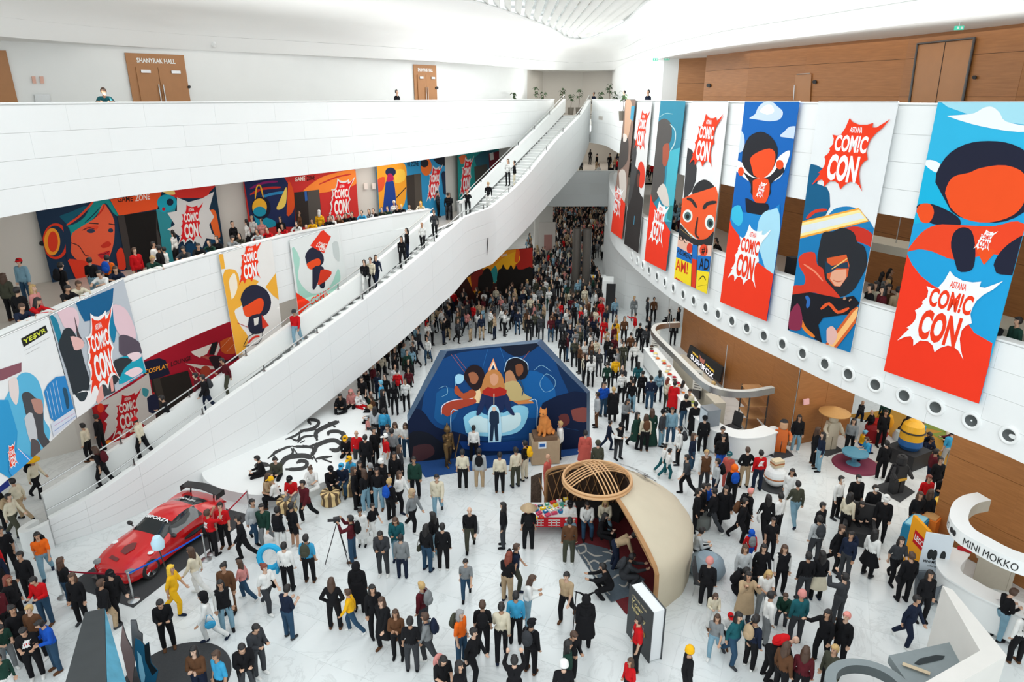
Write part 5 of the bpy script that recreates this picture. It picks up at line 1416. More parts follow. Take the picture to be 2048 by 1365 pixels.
def rope(a, b, col, label, h0=.97, h1=.97, sag=.05, w=.05):
    P = [a.lerp(b, t)+Vector((0, 0, h0+(h1-h0)*t-sag*4*t*(1-t))) for t in np.linspace(0, 1, 9)]
    mb = MB(); T = [q+Vector((0, 0, w/2)) for q in P]; B_ = [q-Vector((0, 0, w/2)) for q in P]; d = (b-a).normalized(); nn = Vector((-d.y, d.x, 0))*.006
    mb.strip([q+nn for q in T], [q+nn for q in B_], col).strip([q-nn for q in T], [q-nn for q in B_], col).strip([q-nn for q in T], [q+nn for q in T], col); tag(mb.build('barrier_belt'), label, 'barrier')
rope(s1, s2, ink('0E5FD8'), 'blue barrier belt along the side of the red car'); rope(s1, s4, ink('A01830'), 'dark red barrier belt crossing in front of the car'); rope(s3, s5, ink('B01830'), 'dark red barrier belt behind the red car')
# ---- yurt ----
yc = Vector((2.66, 18.62, 0)); R_ = 3.0
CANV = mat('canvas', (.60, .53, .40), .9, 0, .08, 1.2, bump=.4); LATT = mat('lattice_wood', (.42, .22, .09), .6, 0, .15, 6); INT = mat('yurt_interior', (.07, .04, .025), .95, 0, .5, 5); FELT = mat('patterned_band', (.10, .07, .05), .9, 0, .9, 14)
yu = thing('yurt', 'open-sided beige canvas yurt with wooden roof ring in the hall', 'tent', tuple(yc))
A0, A1 = math.radians(-62), math.radians(118)
prof = [(3.05, 0), (3.07, 1.0), (3.05, 1.40), (2.93, 1.60), (2.55, 1.92), (2.0, 2.27), (1.45, 2.58), (1.08, 2.74)]
def wob(mb, amp):
    vs = []
    for i, v in enumerate(mb.v):
        a = math.atan2(v[1]-yc.y, v[0]-yc.x); k = 1+amp*math.sin(a*17+v[2]*5)*math.sin(a*7); vs.append((yc.x+(v[0]-yc.x)*k, yc.y+(v[1]-yc.y)*k, v[2]+amp*.6*math.sin(a*23)*(v[2] > 1.5)))
    mb.v = vs
mb = MB(); mb.lathe(prof, tuple(yc), 60, CANV, A0, A1); wob(mb, .008); mb.build('canvas', yu, smooth=True)
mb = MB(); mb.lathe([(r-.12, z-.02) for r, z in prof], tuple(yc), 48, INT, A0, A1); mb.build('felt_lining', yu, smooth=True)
# lining roof part over the opening side (short canvas lip)
for a in (A0, A1):
    P = [yc+Vector((r*math.cos(a), r*math.sin(a), z)) for r, z in prof]; mb = MB(); mb.tube(P, .07, 6, LATT); mb.build('edge_pole', yu)
n = 0
for i in range(11):   # lattice wall slats behind
    a = math.radians(60)+i*.1
    for sg in (-1, 1):
        P = [yc+Vector((2.88*math.cos(a+sg*.16*t), 2.88*math.sin(a+sg*.16*t), 1.5*t)) for t in (0, .5, 1)]; mb = MB(); mb.tube(P, .018, 4, LATT); mb.build('lattice_slat', yu)
for i in range(16):   # roof poles
    a = A0+(A1-A0)*i/15; P = [yc+Vector((r*math.cos(a), r*math.sin(a), z)) for r, z in ((2.86, 1.5), (1.9, 2.2), (1.05, 2.7))]; mb = MB(); mb.tube(P, .025, 5, LATT); mb.build('roof_pole', yu)
mb = MB(); a = math.radians(108)
for k in range(2):
    an = a+k*.22; mb.lathe([(3.12, .2), (3.12, 1.5)], tuple(yc), 3, FELT, an, an+.16)
mb.build('patterned_band', yu)
ring = yc+Vector((0, 0, 2.8)); RW_ = mat('ring_wood', (.62, .36, .17), .5, 0, .12, 6)
mb = MB(); P = [ring+Vector((1.06*math.cos(t), 1.06*math.sin(t), 0)) for t in np.linspace(0, 2*math.pi, 33)[:-1]]; mb.tube(P, .055, 8, RW_, closed=True); mb.build('roof_ring', yu, smooth=True)
P = [p+Vector((0, 0, .1)) for p in P]; mb = MB(); mb.tube(P, .04, 8, RW_, closed=True); mb.build('roof_ring', yu, smooth=True)
for d in (0.35, 0.35+math.pi/2):
    for k in range(-2, 3):
        off_ = k*.12; L = math.sqrt(1.06**2-off_**2); u = Vector((math.cos(d), math.sin(d), 0)); v = Vector((-u.y, u.x, 0))
        P = [ring+u*(L*t)+v*off_+Vector((0, 0, .08+.38*(1-t*t))) for t in np.linspace(-1, 1, 9)]; mb = MB(); mb.tube(P, .022, 5, RW_); mb.build('ring_rib', yu)
for k, (x, y) in enumerate([(1268, 1005), (1283, 1028), (1303, 1052)]):
    pass
mb = MB()
vs, fs = textgeo('ASTANA COMIC', .02)
for vx, vy in [(0, 0)]:
    P = []
    for x, y in vs:
        a = math.radians(62-42*x); r = 2.2-.5*y; z = 2.29+.27*y; P.append(yc+Vector((r*math.cos(a), r*math.sin(a), z)))
    mb.add(P, fs, ink('3A3630'))
mb.build('lettering', yu)
# carpets inside the yurt
DECK = mat('yurt_carpet_slate', (.075, .10, .125), .95, 0, .2, 12); MAR = mat('yurt_carpet_maroon', (.12, .008, .012), .95, 0, .3, 12); PATT = mat('yurt_carpet_pattern', (.42, .40, .36), .95)
cw = thing('yurt_carpet', 'dark maroon carpet with slate scroll ornament inside the yurt', 'carpet', tuple(yc))
mb = MB(); P = [at(1143, 1088), at(1250, 1228), at(1300, 1180), at(1290, 1080), at(1215, 1060)]; ring_ = [yc+Vector((2.8*math.cos(a), 2.8*math.sin(a), 0)) for a in np.linspace(A0, A1, 20)]
c0 = at(1143, 1086); c1 = at(1252, 1230)
mb.prism([(c0.x, c0.y), (c1.x, c1.y)]+[(q.x, q.y) for q in ring_], .005, .03, MAR); mb.build('base', cw)
mb = MB(); hprint(mb, DECK, [(1147, 1092), (1170, 1086), (1215, 1098), (1250, 1130), (1290, 1160), (1268, 1190), (1222, 1205), (1185, 1150)], .034); mb.build('slate_field', cw)
mb = MB()
for i, (w, P) in enumerate([(3.2, [(1152, 1094), (1168, 1090), (1172, 1102), (1160, 1108), (1156, 1100)]), (3.2, [(1172, 1102), (1188, 1112), (1205, 1112)]), (3.4, [(1175, 1130), (1188, 1122), (1200, 1130), (1196, 1142), (1184, 1142), (1182, 1134)]), (3.4, [(1200, 1136), (1215, 1122), (1232, 1128), (1228, 1142)]), (3.4, [(1190, 1152), (1205, 1146), (1218, 1156), (1212, 1168), (1202, 1164)]), (3, [(1165, 1110), (1176, 1124), (1190, 1150), (1206, 1176), (1220, 1190)]), (3.4, [(1222, 1160), (1240, 1150), (1256, 1160), (1250, 1174), (1238, 1170)]), (3, [(1205, 1104), (1222, 1108), (1240, 1124), (1262, 1146)])]):
    hprint(mb, PATT, brush(P, w), .036, 1, 0, 0, i*.3)
mb.build('scroll_ornament', cw)
BN = mat('bench_black', (.02, .02, .02), .9)
# bench inside the yurt
P = [yc+Vector((2.55*math.cos(a), 2.55*math.sin(a), 0)) for a in np.linspace(math.radians(58), math.radians(116), 8)]; Q = [yc+Vector((2.05*math.cos(a), 2.05*math.sin(a), 0)) for a in np.linspace(math.radians(58), math.radians(116), 8)]
mb = MB(); mb.prism([(q.x, q.y) for q in P]+[(q.x, q.y) for q in Q[::-1]], 0.03, .44, BN); tag(mb.build('curved_bench', fix=True), 'dark bench curving along the back wall inside the yurt', 'bench')
# book-shaped signboard
HB = 1.65; b0_ = at(1259, 1169, HB); b1_ = at(1306, 1227, HB); b0_.z = b1_.z = 0
dir_ = (b1_-b0_); L = dir_.length; an = math.atan2(dir_.y, dir_.x); nn = Vector((-math.sin(an), math.cos(an), 0)); cen = (b0_+b1_)/2+nn*.2
bk_ = thing('giant_book', 'tall black and white book-shaped signboard in front of the yurt', 'sign', tuple(cen))
mb = MB(); mb.box((cen.x, cen.y, HB/2), (L-.06, .34, HB-.05), an, ink('E3E6E8')); mb.build('pages', bk_)
COV = mat('book_cover', (.03, .035, .04), .5, 0, .2, 3)
for s in (-1, 1): mb = MB(); mb.box(tuple(cen+nn*s*.185+Vector((0, 0, HB/2))), (L, .03, HB), an, COV); mb.build('cover', bk_)
pl_ = Plane((cen-nn*.2-dir_.normalized()*L/2)[:2], (cen-nn*.2+dir_.normalized()*L/2)[:2]); p = Print(pl_, None, bk_); p.cur = 'lettering'; p.off = .006
p.text('CFC2A0', 'CREATE YOUR', .2, 1.42, L*.6, .07); p.text('D8C890', 'Your', .15, 1.2, L*.5, .16); p.text('D8C890', 'History', .2, .98, L*.6, .17)
p.poly('B88A3A', [(L*.55, .6), (L*.8, .63), (L*.75, .75), (L*.6, .75)]); p.done()
# stall table with goods
t0, t1 = at(1071, 1080), at(1118, 1068); tc_ = (t0+t1)/2+Vector((.12, .45, 0)); d = (t1-t0); L = 1.75; an = math.atan2(d.y, d.x)
tb = thing('stall_table', 'red-clothed stall table covered with small goods left of the yurt', 'table', tuple(tc_), None, an)
RED = ink('C8202A')
mb = MB(); mb.box((0, 0, .76), (L, .85, .04), 0, ink('D8D4D0')); o = mb.build('table_top', tb); o.location = (0, 0, 0)
mb = MB(); mb.box((0, -.43, .56), (L, .012, .38), 0, RED).box((0, .43, .56), (L, .012, .38), 0, RED).box((-L/2, 0, .56), (.012, .85, .38), 0, RED); o = mb.build('cloth', tb); o.location = (0, 0, 0)
for x in (-1, 1):
    for y in (-1, 1): mb = MB(); mb.tube([(x*(L/2-.06), y*.38, 0), (x*(L/2-.06), y*.38, .75)], .02, 6, STEEL); o = mb.build('leg', tb); o.location = (0, 0, 0)
mb = MB()
for x0, w in ((-.55, .3), (-.1, .4)):
    for k in range(3): mb.box((x0+w/2, -.445, .45+k*.1), (w, .008, .03), 0, ink('F4F0EC'))
    for k in range(2): mb.box((x0+w*(.3+.4*k), -.445, .55), (.035, .008, .26), 0, ink('F4F0EC'))
o = mb.build('lettering', tb); o.location = (0, 0, 0)
cols = ['D83A2A', 'E8E4DC', '2A78A8', 'F0C830', '58A890', 'F4F4F0', 'C84A6A', '3A3A40']; random.seed(3); nms = {'D83A2A': 'red', 'E8E4DC': 'cream', '2A78A8': 'blue', 'F0C830': 'yellow', '58A890': 'green', 'F4F4F0': 'white', 'C84A6A': 'pink', '3A3A40': 'dark'}
R3 = Matrix.Rotation(an, 3, 'Z')
for i in range(7):
    for j in range(4):
        c = random.choice(cols); q = tc_+R3 @ Vector((-.72+i*.24, -.3+j*.2, .78)); h = random.uniform(.02, .10)
        mb = MB(); mb.box((0, 0, h/2), (random.uniform(.12, .2), random.uniform(.1, .16), h), 0, ink(c)); mb.box((0, 0, h+.002), (.07, .06, .004), 0, ink(random.choice(cols)))
        o = mb.build('packet'); o.location = q; o.rotation_euler = (0, 0, an+random.uniform(-.3, .3)); tag(o, '%s packet on the red-clothed stall table, %s row, %s from the left' % (nms[c], ['front', 'second', 'third', 'back'][j], ['first', 'second', 'third', 'fourth', 'fifth', 'sixth', 'seventh'][i]), 'packet', 'goods on the stall table')
# ---- sushi kiosk on the right ----
def counter(name, label, pts, h, depth, side, top=None, body=None, n=5):
    c = catmull(V2(pts), n); q = offset(c, side*depth); L = lambda P, z: [Vector((p.x, p.y, z)) for p in P]; r = thing(name, label, 'counter', (pts[0][0], pts[0][1], 0))
    mb = MB(); o1 = offset(c, side*.06); o2 = offset(q, -side*.06)
    mb.strip(L(o1, .12), L(o1, h-.05), body or WHITE2).strip(L(o2, .0), L(o2, h-.05), body or WHITE2); mb.add([L(o1, 0)[0], L(o1, h-.05)[0], L(o2, h-.05)[0], L(o2, 0)[0], L(o1, 0)[-1], L(o1, h-.05)[-1], L(o2, h-.05)[-1], L(o2, 0)[-1]], [(0, 1, 2, 3), (4, 5, 6, 7)], body or WHITE2); mb.build('body', r, smooth=True)
    mb = MB(); mb.strip(L(c, h-.05), L(c, h), top or WHITE).strip(L(c, h), L(q, h), top or WHITE).strip(L(q, h), L(q, h-.05), top or WHITE).strip(L(q, h-.05), L(c, h-.05), top or WHITE); mb.build('worktop', r, smooth=True)
    k = offset(c, side*.12); mb = MB(); mb.strip(L(k, 0), L(k, .13), STEEL); mb.build('kick_plate', r)
    return r
counter('counter', 'long white curved service counter of the snack kiosk', [(7.2, 35.2), (7.45, 32.5), (7.6, 29.5), (7.75, 27.2), (8.2, 25.5), (9.1, 24.65), (10.1, 24.7), (10.95, 25.15)], 1.12, .75, 1)
KS = mat('kiosk_cream', (.48, .44, .36), .7)
# canopy ring of brushed metal
can = thing('kiosk_canopy', 'bent brushed metal canopy band above the snack kiosk', 'canopy', (8, 28, 2.9))
cc_ = catmull([at(x, y, 3.0) for x, y in [(1357, 645), (1318, 648), (1304, 655), (1306, 668), (1345, 708), (1385, 748), (1412, 771), (1450, 784), (1500, 786), (1550, 778)]], 5)
ci_ = offset(cc_, .22 if True else 0); mb = MB(); L = lambda P, z: [Vector((p.x, p.y, z)) for p in P]
mb.strip(L(cc_, 2.78), L(cc_, 3.05), STEEL).strip(L(cc_, 3.05), L(ci_, 3.05), mat('canopy_top', (.6, .6, .57), .5, .3)).strip(L(ci_, 3.05), L(ci_, 2.78), STEEL).strip(L(ci_, 2.78), L(cc_, 2.78), STEEL); mb.build('band', can, smooth=True)
for k in (3, 18, 34):
    q = ci_[min(k, len(ci_)-1)]; mb = MB(); mb.tube([Vector((q.x, q.y, 3.0)), Vector((q.x, q.y, B2+.05))], .015, 5, STEEL); mb.build('hanger', can)
kb = thing('kiosk_unit', 'cream kiosk back unit with dark ovens behind the long counter', 'cabinet', (9.2, 31, 0))
mb = MB(); mb.box((9.2, 31.6, .6), (.6, 4.6, 1.2), .14, KS); mb.build('cabinet', kb)
for k, dy in enumerate((-1.1, .5)):
    mb = MB(); mb.box((8.92, 31.3+dy, .72), (.1, .8, .55), .14, CARB); mb.build('oven', kb)
mb = MB(); mb.box((9.1, 27.9, .7), (.5, 1.1, 1.4), .14, KS); mb.build('tall_cabinet', kb)
pw = Plane((9.98, 35.7), (11.0, 29.7), .0)
sg = thing('kiosk_sign', 'black lit sign lettered SUSHI FOX on the veneer wall', 'sign', (10.4, 32, 2.4)); 
a = hitcurve(V2([(11.7, 26.05), (11.15, 29.8), (10.6, 33.6), (9.95, 38.3)]), 1380, 715); b = hitcurve(V2([(11.7, 26.05), (11.15, 29.8), (10.6, 33.6), (9.95, 38.3)]), 1445, 745)
pl_ = Plane(a, b, .15); Q = [pl_.hit(*q) for q in [(1383, 690), (1449, 735), (1442, 765), (1376, 716)]]
plate(pl_, Q, .1, BLACK, 'sign_box', sg)
p = Print(pl_, None, sg); p.cur = 'lettering'; p.off = .104; w_ = Q[1][0]-Q[0][0]; h_ = Q[0][1]-Q[3][1]; s0 = Q[3][0]; z0 = Q[3][1]
em = mat('print_F0F0FF', (.9, .9, 1), .5, 0, 0, 1, .5, 0, .9); em2 = mat('print_F8C020', (.95, .6, .05), .5, 0, 0, 1, .5, 0, .9)
p.text('F0F0FF', 'SUSHIFOX', s0+.14*w_, z0+.22*h_, .72*w_, .32*h_); p.text('F8C020', 'YOUR', s0+.18*w_, z0+.64*h_, .2*w_, .13*h_); p.text('F8C020', 'KITCHEN', s0+.62*w_, z0+.64*h_, .25*w_, .13*h_)
p.poly('E89080', [(s0+w_*x, z0+h_*y) for x, y in [(.44, .58), (.41, .95), (.47, .85), (.53, .85), (.59, .95), (.56, .58)]]); p.done()
sh = thing('metal_shelf', 'dark metal shelving rack standing against the veneer wall', 'shelf', (10.9, 27.4, 0))
for x in (10.3, 11.1):
    for y in (27.0, 28.1): mb = MB(); mb.box((x, y, 1.0), (.05, .05, 2.0), 0, DARKMETAL); mb.build('post', sh)
for z in (.3, .85, 1.4, 1.95): mb = MB(); mb.box((10.7, 27.55, z), (.85, 1.15, .03), 0, LATT); mb.build('shelf_board', sh)
ch = thing('office_chair', 'black office chair on chrome legs behind the kiosk counter', 'chair', (9.7, 26.9, 0), None, .5)
def ol(mb, nm, par): o = mb.build(nm, par); o.location = (0, 0, 0); o.matrix_parent_inverse = Matrix.Identity(4); return o
mb = MB(); mb.box((0, 0, .47), (.5, .5, .07), 0, BLACK); ol(mb, 'seat', ch); mb = MB(); mb.box((.22, 0, .82), (.06, .48, .6), 0, BLACK, ry=.15); ol(mb, 'backrest', ch)
for a_ in range(4): mb = MB(); mb.tube([(0, 0, .4), (.28*math.cos(a_*1.57), .28*math.sin(a_*1.57), .02)], .015, 5, STEEL); ol(mb, 'leg', ch)
fr = thing('drinks_cooler', 'small grey glass drinks cooler standing on the white counter', 'cooler', (8.15, 26.0, 1.12))
mb = MB(); mb.box((8.3, 25.9, 1.5), (.6, .6, .75), .3, mat('cooler_grey', (.2, .23, .26), .3)); mb.build('cabinet', fr); mb = MB(); mb.box((8.0, 25.78, 1.5), (.02, .5, .62), .3, mat('cooler_glass', (.55, .62, .68), .1)); mb.build('glass_door', fr)
random.seed(11)
food = ['C8401E', 'E0C060', 'F0F0E8', 'B02038', 'E88030', '90A040', 'E8B0A0', '48382C', 'F0D890']
nmf = ['red', 'yellow', 'white', 'dark red', 'orange', 'green', 'pink', 'brown', 'pale yellow']
tc2 = catmull(V2([(7.2, 35.2), (7.45, 32.5), (7.6, 29.5), (7.75, 27.2)]), 8); tc2 = resample(offset(tc2, .38), step=.36)
for i, q in enumerate(tc2):
    k = random.randrange(len(food)); mb = MB(); mb.lathe([(0, 0), (.12, 0), (.15, .035), (.14, .035)], (0, 0, 0), 12, ink('EDEDEA')); mb.ell((0, 0, .05), (.11, .11, .05), 8, ink(food[k]))
    o = mb.build('food_bowl'); o.location = (q.x+random.uniform(-.15, .15), q.y, 1.125); tag(o, '%s food bowl on the kiosk counter, %s from its far end' % (nmf[k], ['first', 'second', 'third', 'fourth', 'fifth', 'sixth', 'seventh', 'eighth', 'ninth', 'tenth', 'eleventh', 'twelfth', 'thirteenth', 'fourteenth', 'fifteenth', 'sixteenth', 'seventeenth', 'eighteenth', 'nineteenth', 'twentieth', 'twenty-first', 'twenty-second', 'twenty-third', 'twenty-fourth', 'twenty-fifth'][i]), 'bowl', 'food laid out on the kiosk counter')
for (x, y, nm) in ((1394, 780, 'printed menu board standing on the kiosk counter'), (1310, 695, 'tall menu board at the far end of the kiosk')):
    q = at(x, y, 1.12); r = thing('menu_board', nm, 'sign', tuple(q)); mb = MB(); mb.box((q.x, q.y, q.z+.5), (.45, .03, 1.0), -.6, ink('E0DDD4')); mb.build('board', r); mb = MB()
    for k in range(7): mb.box((q.x-.02, q.y-.035, q.z+.12+k*.12), (.32, .01, .03), -.6, ink('4A4A4A'))
    mb.build('lettering', r)
tag(onwall(V2([(14.9, 27.05), (11.87, 25.88)]), [(1606, 799), (1617, 797), (1617, 808), (1606, 810)], .05, ink('F0B8B8'), 'wall_sign', 'small lit pictogram sign on the corner veneer wall', 'sign')[0])
# ---- coffee kiosk front right ----
co = [(1955, 985), (1925, 992), (1905, 1008), (1900, 1035), (1920, 1062), (1960, 1086), (2010, 1112), (2060, 1130), (2120, 1150)]
cc_ = catmull([at(x, y, 3.0) for x, y in co], 5); ci_ = offset(cc_, .45)
can = thing('kiosk_canopy', 'white curved canopy band lettered MINI MOKKO at right edge', 'canopy', (12.5, 16, 2.8)); mb = MB()
mb.strip(L(cc_, 2.62), L(cc_, 3.0), WHITE).strip(L(cc_, 3.0), L(ci_, 3.0), WHITE).strip(L(ci_, 3.0), L(ci_, 2.62), KS).strip(L(ci_, 2.62), L(cc_, 2.62), KS); mb.build('band', can, smooth=True)
cf = resample(cc_, step=.05)
for t, s_, w_, h_ in (('MINI MOKKO', 1.25, 1.0, .2), ('MINI MOKKO', 2.95, 1.35, .22)):
    vs, fs = textgeo(t, 0); mb = MB(); P = []
    for x, y in vs:
        s = (s_+x*w_)/.05; i = min(len(cf)-2, int(s)); q = cf[i].lerp(cf[i+1], s-int(s)); d = (cf[i+1]-cf[i]).normalized(); nn = Vector((d.y, -d.x, 0))
        P.append(Vector((q.x, q.y, 2.68+y*h_))+nn*.01)
    mb.add(P, fs, ink('2A2A2A')); mb.build('lettering', can)
for s_ in (2.45, 2.62):
    i = int(s_/.05); q = cf[i]; d = (cf[i+1]-cf[i]).normalized(); nn = Vector((d.y, -d.x, 0)); mb = MB(); mb.ell((q.x+nn.x*.01, q.y+nn.y*.01, 2.8), (.08, .02, .09), 10, BLACK, Matrix.Rotation(math.atan2(d.y, d.x), 3, 'Z')); mb.build('coffee_bean_logo', can)
ck_ = catmull([at(x, y, 1.1) for x, y in [(1895, 1090), (1872, 1120), (1886, 1150), (1925, 1175), (1960, 1195), (2005, 1215), (2060, 1240), (2120, 1270)]], 5)
counter('counter', 'curved white coffee counter under the MINI MOKKO canopy', [(q.x, q.y) for q in ck_[::5]], 1.1, .62, 1, WHITE, WHITE2, 5)
tray = at(1935, 1100, 1.12); mb = MB(); mb.box((tray.x-.1, tray.y, 1.13), (.35, .16, .05), -.5, ink('B02028')); tag(mb.build('red_tray'), 'red tray lying on the coffee counter', 'tray')
mb = MB(); mb.box((tray.x+.75, tray.y-.1, 1.0), (1.0, .6, .04), -.35, KS).box((tray.x+.72, tray.y-.36, .5), (1.0, .04, 1.0), -.35, KS).box((tray.x+1.2, tray.y-.25, .5), (.04, .6, 1.0), -.35, KS); tag(mb.build('back_table'), 'plywood back table inside the coffee kiosk', 'table')
# board with beans
pl0 = at(1838, 1165), at(1895, 1170)
bd = thing('sign_board', 'tall white board with coffee bean logo beside the coffee counter', 'sign', tuple(at(1850, 1160)))
g0, g1 = at(1835, 1170), at(1880, 1178); pl_ = Plane(g0, g1); Q = [pl_.hit(*q) for q in [(1852, 1068), (1896, 1095), (1882, 1178), (1828, 1165)]]; Q[2] = (Q[2][0], 0.0); Q[3] = (Q[3][0], .0); Q[0] = (Q[3][0], max(Q[0][1], 1.9)); Q[1] = (Q[2][0], Q[0][1])
plate(pl_, Q, .05, ink('DCE6EE'), 'board', bd)
p = Print(pl_, None, bd); p.cur = 'lettering'; p.off = .055; w_ = Q[1][0]-Q[0][0]; h_ = Q[0][1]; s0 = Q[3][0]
for cx in (.3, .45, .75):
    P = [(s0+w_*(cx+.1*math.cos(a)), h_*(.62+.075*math.sin(a)*1.3)) for a in np.linspace(0, 6.28, 16)[:-1]]; p.poly('2A2E30', P)
p.text('2A2E30', 'MINI MOKKO', s0+w_*.12, h_*.46, w_*.76, h_*.05); p.text('4A4E50', 'coffee shop', s0+w_*.3, h_*.39, w_*.4, h_*.03); p.done()
# rubbish bin
bc = at(1848, 1200); mb = MB(); mb.lathe([(.27, 0), (.36, .75), (.38, .76), (.34, .74), (.26, .05), (0, .05)], tuple(bc), 24, mat('bin_grey', (.13, .15, .17), .6)); tag(mb.build('rubbish_bin', smooth=True), 'round grey rubbish bin beside the coffee counter', 'bin')
# brick toy display
lg = thing('toy_display', 'yellow display panel with red LEGO square by the counter', 'display', tuple(at(1820, 1130)))
g0, g1 = at(1808, 1120), at(1840, 1158); pl_ = Plane(g0, g1); a = pl_.hit(1812, 1120)[0]; b = pl_.hit(1843, 1150)[0]
plate(pl_, [(a, 0), (b, 0), (b, 1.75), (a, 1.75)], .1, ink('F0A21E'), 'panel', lg)
p = Print(pl_, None, lg); p.off = .105; w_ = b-a; p.cur = 'logo'; p.poly('C8141C', [(a+w_*.3, .95), (a+w_*.98, .95), (a+w_*.98, 1.4), (a+w_*.3, 1.4)]); p.text('F4F4F4', 'LEGO', a+w_*.36, 1.08, w_*.56, .2); p.done()
for i, (x, y, c, w, d) in enumerate([(1840, 1085, '2A88B0', 1.2, .5), (1875, 1070, 'E07828', 1.3, .5), (1890, 1045, 'F0B020', .6, .5)]):
    q = at(x, y)+Vector((-.35, -.1, 0)); mb = MB(); mb.box((q.x, q.y, .45), (w*.8, d, .9), .7, ink(c)); mb.box((q.x, q.y, .92), (w*.72, d*.8, .04), .7, ink(['9AD0E0', 'C89860', 'F0D060'][i]))
    tag(mb.build('display_case'), '%s toy display counter by the veneer wall' % ['blue', 'orange', 'yellow'][i], 'display')
# ---- white letter-shaped structure in the bottom right corner ----
lt = thing('letter_sculpture', 'large white angular letter structure with grey ring top, bottom right', 'sculpture', (9.6, 12, 0))
HT = 2.6; wp = [at(1885, 1172, HT), at(1905, 1180, HT), at(2014, 1312, HT), at(1830, 1420, HT), at(1790, 1400, HT), at(1960, 1302, HT)]
mb = MB(); mb.prism([(q.x, q.y) for q in wp], 0, HT, mat('sculpture_white', (.72, .70, .66), .6, 0, .04, 2)); mb.build('wall', lt, fix=True)
GP = mat('panel_grey', (.22, .26, .27), .6); ring_o = []
mb = MB(); z = 1.7; oc = at(1738, 1372, z); ow = abs(at(1830, 1372, z).x-at(1664, 1372, z).x)/2
Po = [(oc.x+ow*math.cos(a), oc.y+ow*.85*math.sin(a)) for a in np.linspace(0, 2*math.pi, 41)[:-1]]; Pi = [(oc.x+ow*.74*math.cos(a), oc.y+ow*.85*.74*math.sin(a)) for a in np.linspace(0, 2*math.pi, 41)[:-1]]
mb.strip([(x, y, z) for x, y in Po+Po[:1]], [(x, y, z) for x, y in Pi+Pi[:1]], GP).strip([(x, y, z-.25) for x, y in Po+Po[:1]], [(x, y, z) for x, y in Po+Po[:1]], GP).strip([(x, y, z-.25) for x, y in Pi+Pi[:1]], [(x, y, z) for x, y in Pi+Pi[:1]], mat('panel_grey_dark', (.10, .12, .125), .6)); mb.build('ring', lt)
mb = MB(); Q = [at(x, y, z) for x, y in [(1778, 1311), (1935, 1277), (1945, 1270), (1958, 1295), (1955, 1300), (1800, 1420), (1790, 1400), (1820, 1372)]]; mb.prism([(q.x, q.y) for q in Q], z-.22, z-.01, GP); mb.build('plate', lt, fix=True)
mb = MB(); hprint(mb, ink('30373A'), [(1828, 1328), (1840, 1318), (1872, 1311), (1890, 1313), (1885, 1320), (1838, 1331)], z, 1, 0, 0, 4); hprint(mb, ink('30373A'), [(1912, 1304), (1950, 1290), (1955, 1296), (1916, 1311)], z, 1, 0, 0, 4); mb.build('slot', lt)
a, b = at(1805, 1328, z+.05), at(1860, 1348, z+.05); mb = MB(); mb.tube([a, b], .05, 4, mat('pine', (.62, .5, .34), .7)); tag(mb.build('wooden_batten'), 'pale wooden batten lying on the grey plate of the sculpture', 'batten')
# ---- dark prism and cut-outs, bottom left ----
z = 2.4; pz = thing('prism_stand', 'tall dark wedge-shaped stand with blue printed side, bottom left', 'display', tuple(at(200, 1500)))
T = [at(170, 1225, z), at(209, 1217, z), at(258, 1375, z), at(128, 1375, z)]; Bq = [at(150, 1420), at(196, 1420), at(248, 1560), at(110, 1560)]
T2 = at(214, 1400, z)
mb = MB(); mb.add([T[0], T[1], T2, T[3]]+[Vector((q.x, q.y, 0)) for q in (T[0], T[1], T2, T[3])], [(0, 1, 2, 3), (0, 4, 5, 1), (0, 3, 7, 4), (1, 5, 6, 2)], mat('wedge_dark', (.035, .04, .042), .6, 0, .2, 3)); mb.build('cover', pz, fix=True)
mb = MB(); m3 = mat('wedge_print', (.09, .35, .5), .5, 0, .75, 1.6); T3 = at(262, 1400, z-.5); mb.add([T[1]+Vector((.01, 0, 0)), T2+Vector((.01, 0, 0)), T3], [(0, 1, 2)], m3); mb.add([T[1]+Vector((.01, 0, 0)), T3, Vector((T3.x, T3.y, 0)), Vector((T[1].x, T[1].y, 0))], [(0, 1, 2, 3)], m3); mb.build('printed_side', pz)
def cutout(name, label, foot, pts, z_of, col, edge='3A3E42'):
    """flat cut-out figure standing upright: photo outline back-projected on its own vertical plane"""
    g0, g1 = at(foot[0], foot[1]), at(foot[2], foot[3]); pl = Plane(g0, g1); Q = [pl.hit(*q) for q in pts]; Q = [(a, max(.03, b)) for a, b in Q]
    r = thing(name, label, 'cut-out', tuple((g0+g1)/2)); mb = MB(); n = len(Q); v3 = [Vector((a, b, 0)) for a, b in Q]; tr = tessellate_polygon([v3])
    mb.add([pl.pt(q, .03) for q in Q], tr, col); mb.add([pl.pt(q, 0) for q in Q], tr, ink(edge)); mb.add([pl.pt(q, .03) for q in Q]+[pl.pt(q, 0) for q in Q], [(i, (i+1) % n, n+(i+1) % n, n+i) for i in range(n)], ink(edge)); mb.build('board', r)
    mb = MB(); m = (pl.pt(((Q[0][0]+Q[n//2][0])/2, .02))); mb.box(m, (.5, .5, .03), 0, BLACK); mb.build('foot', r); return pl, r
cutout('standee', 'pink diamond-shaped standing cut-out beside the dark wedge', (245, 1372, 275, 1372), [(246, 1248), (254, 1275), (272, 1310), (266, 1372), (256, 1352), (242, 1290)], 0, ink('C89A90'))
cutout('standee', 'grey and copper weapon-shaped standing cut-out, bottom left', (262, 1385, 290, 1385), [(262, 1240), (273, 1240), (278, 1262), (286, 1268), (286, 1300), (275, 1330), (266, 1300)], 0, mat('cut_grey', (.16, .15, .15), .6, 0, .3, 3))
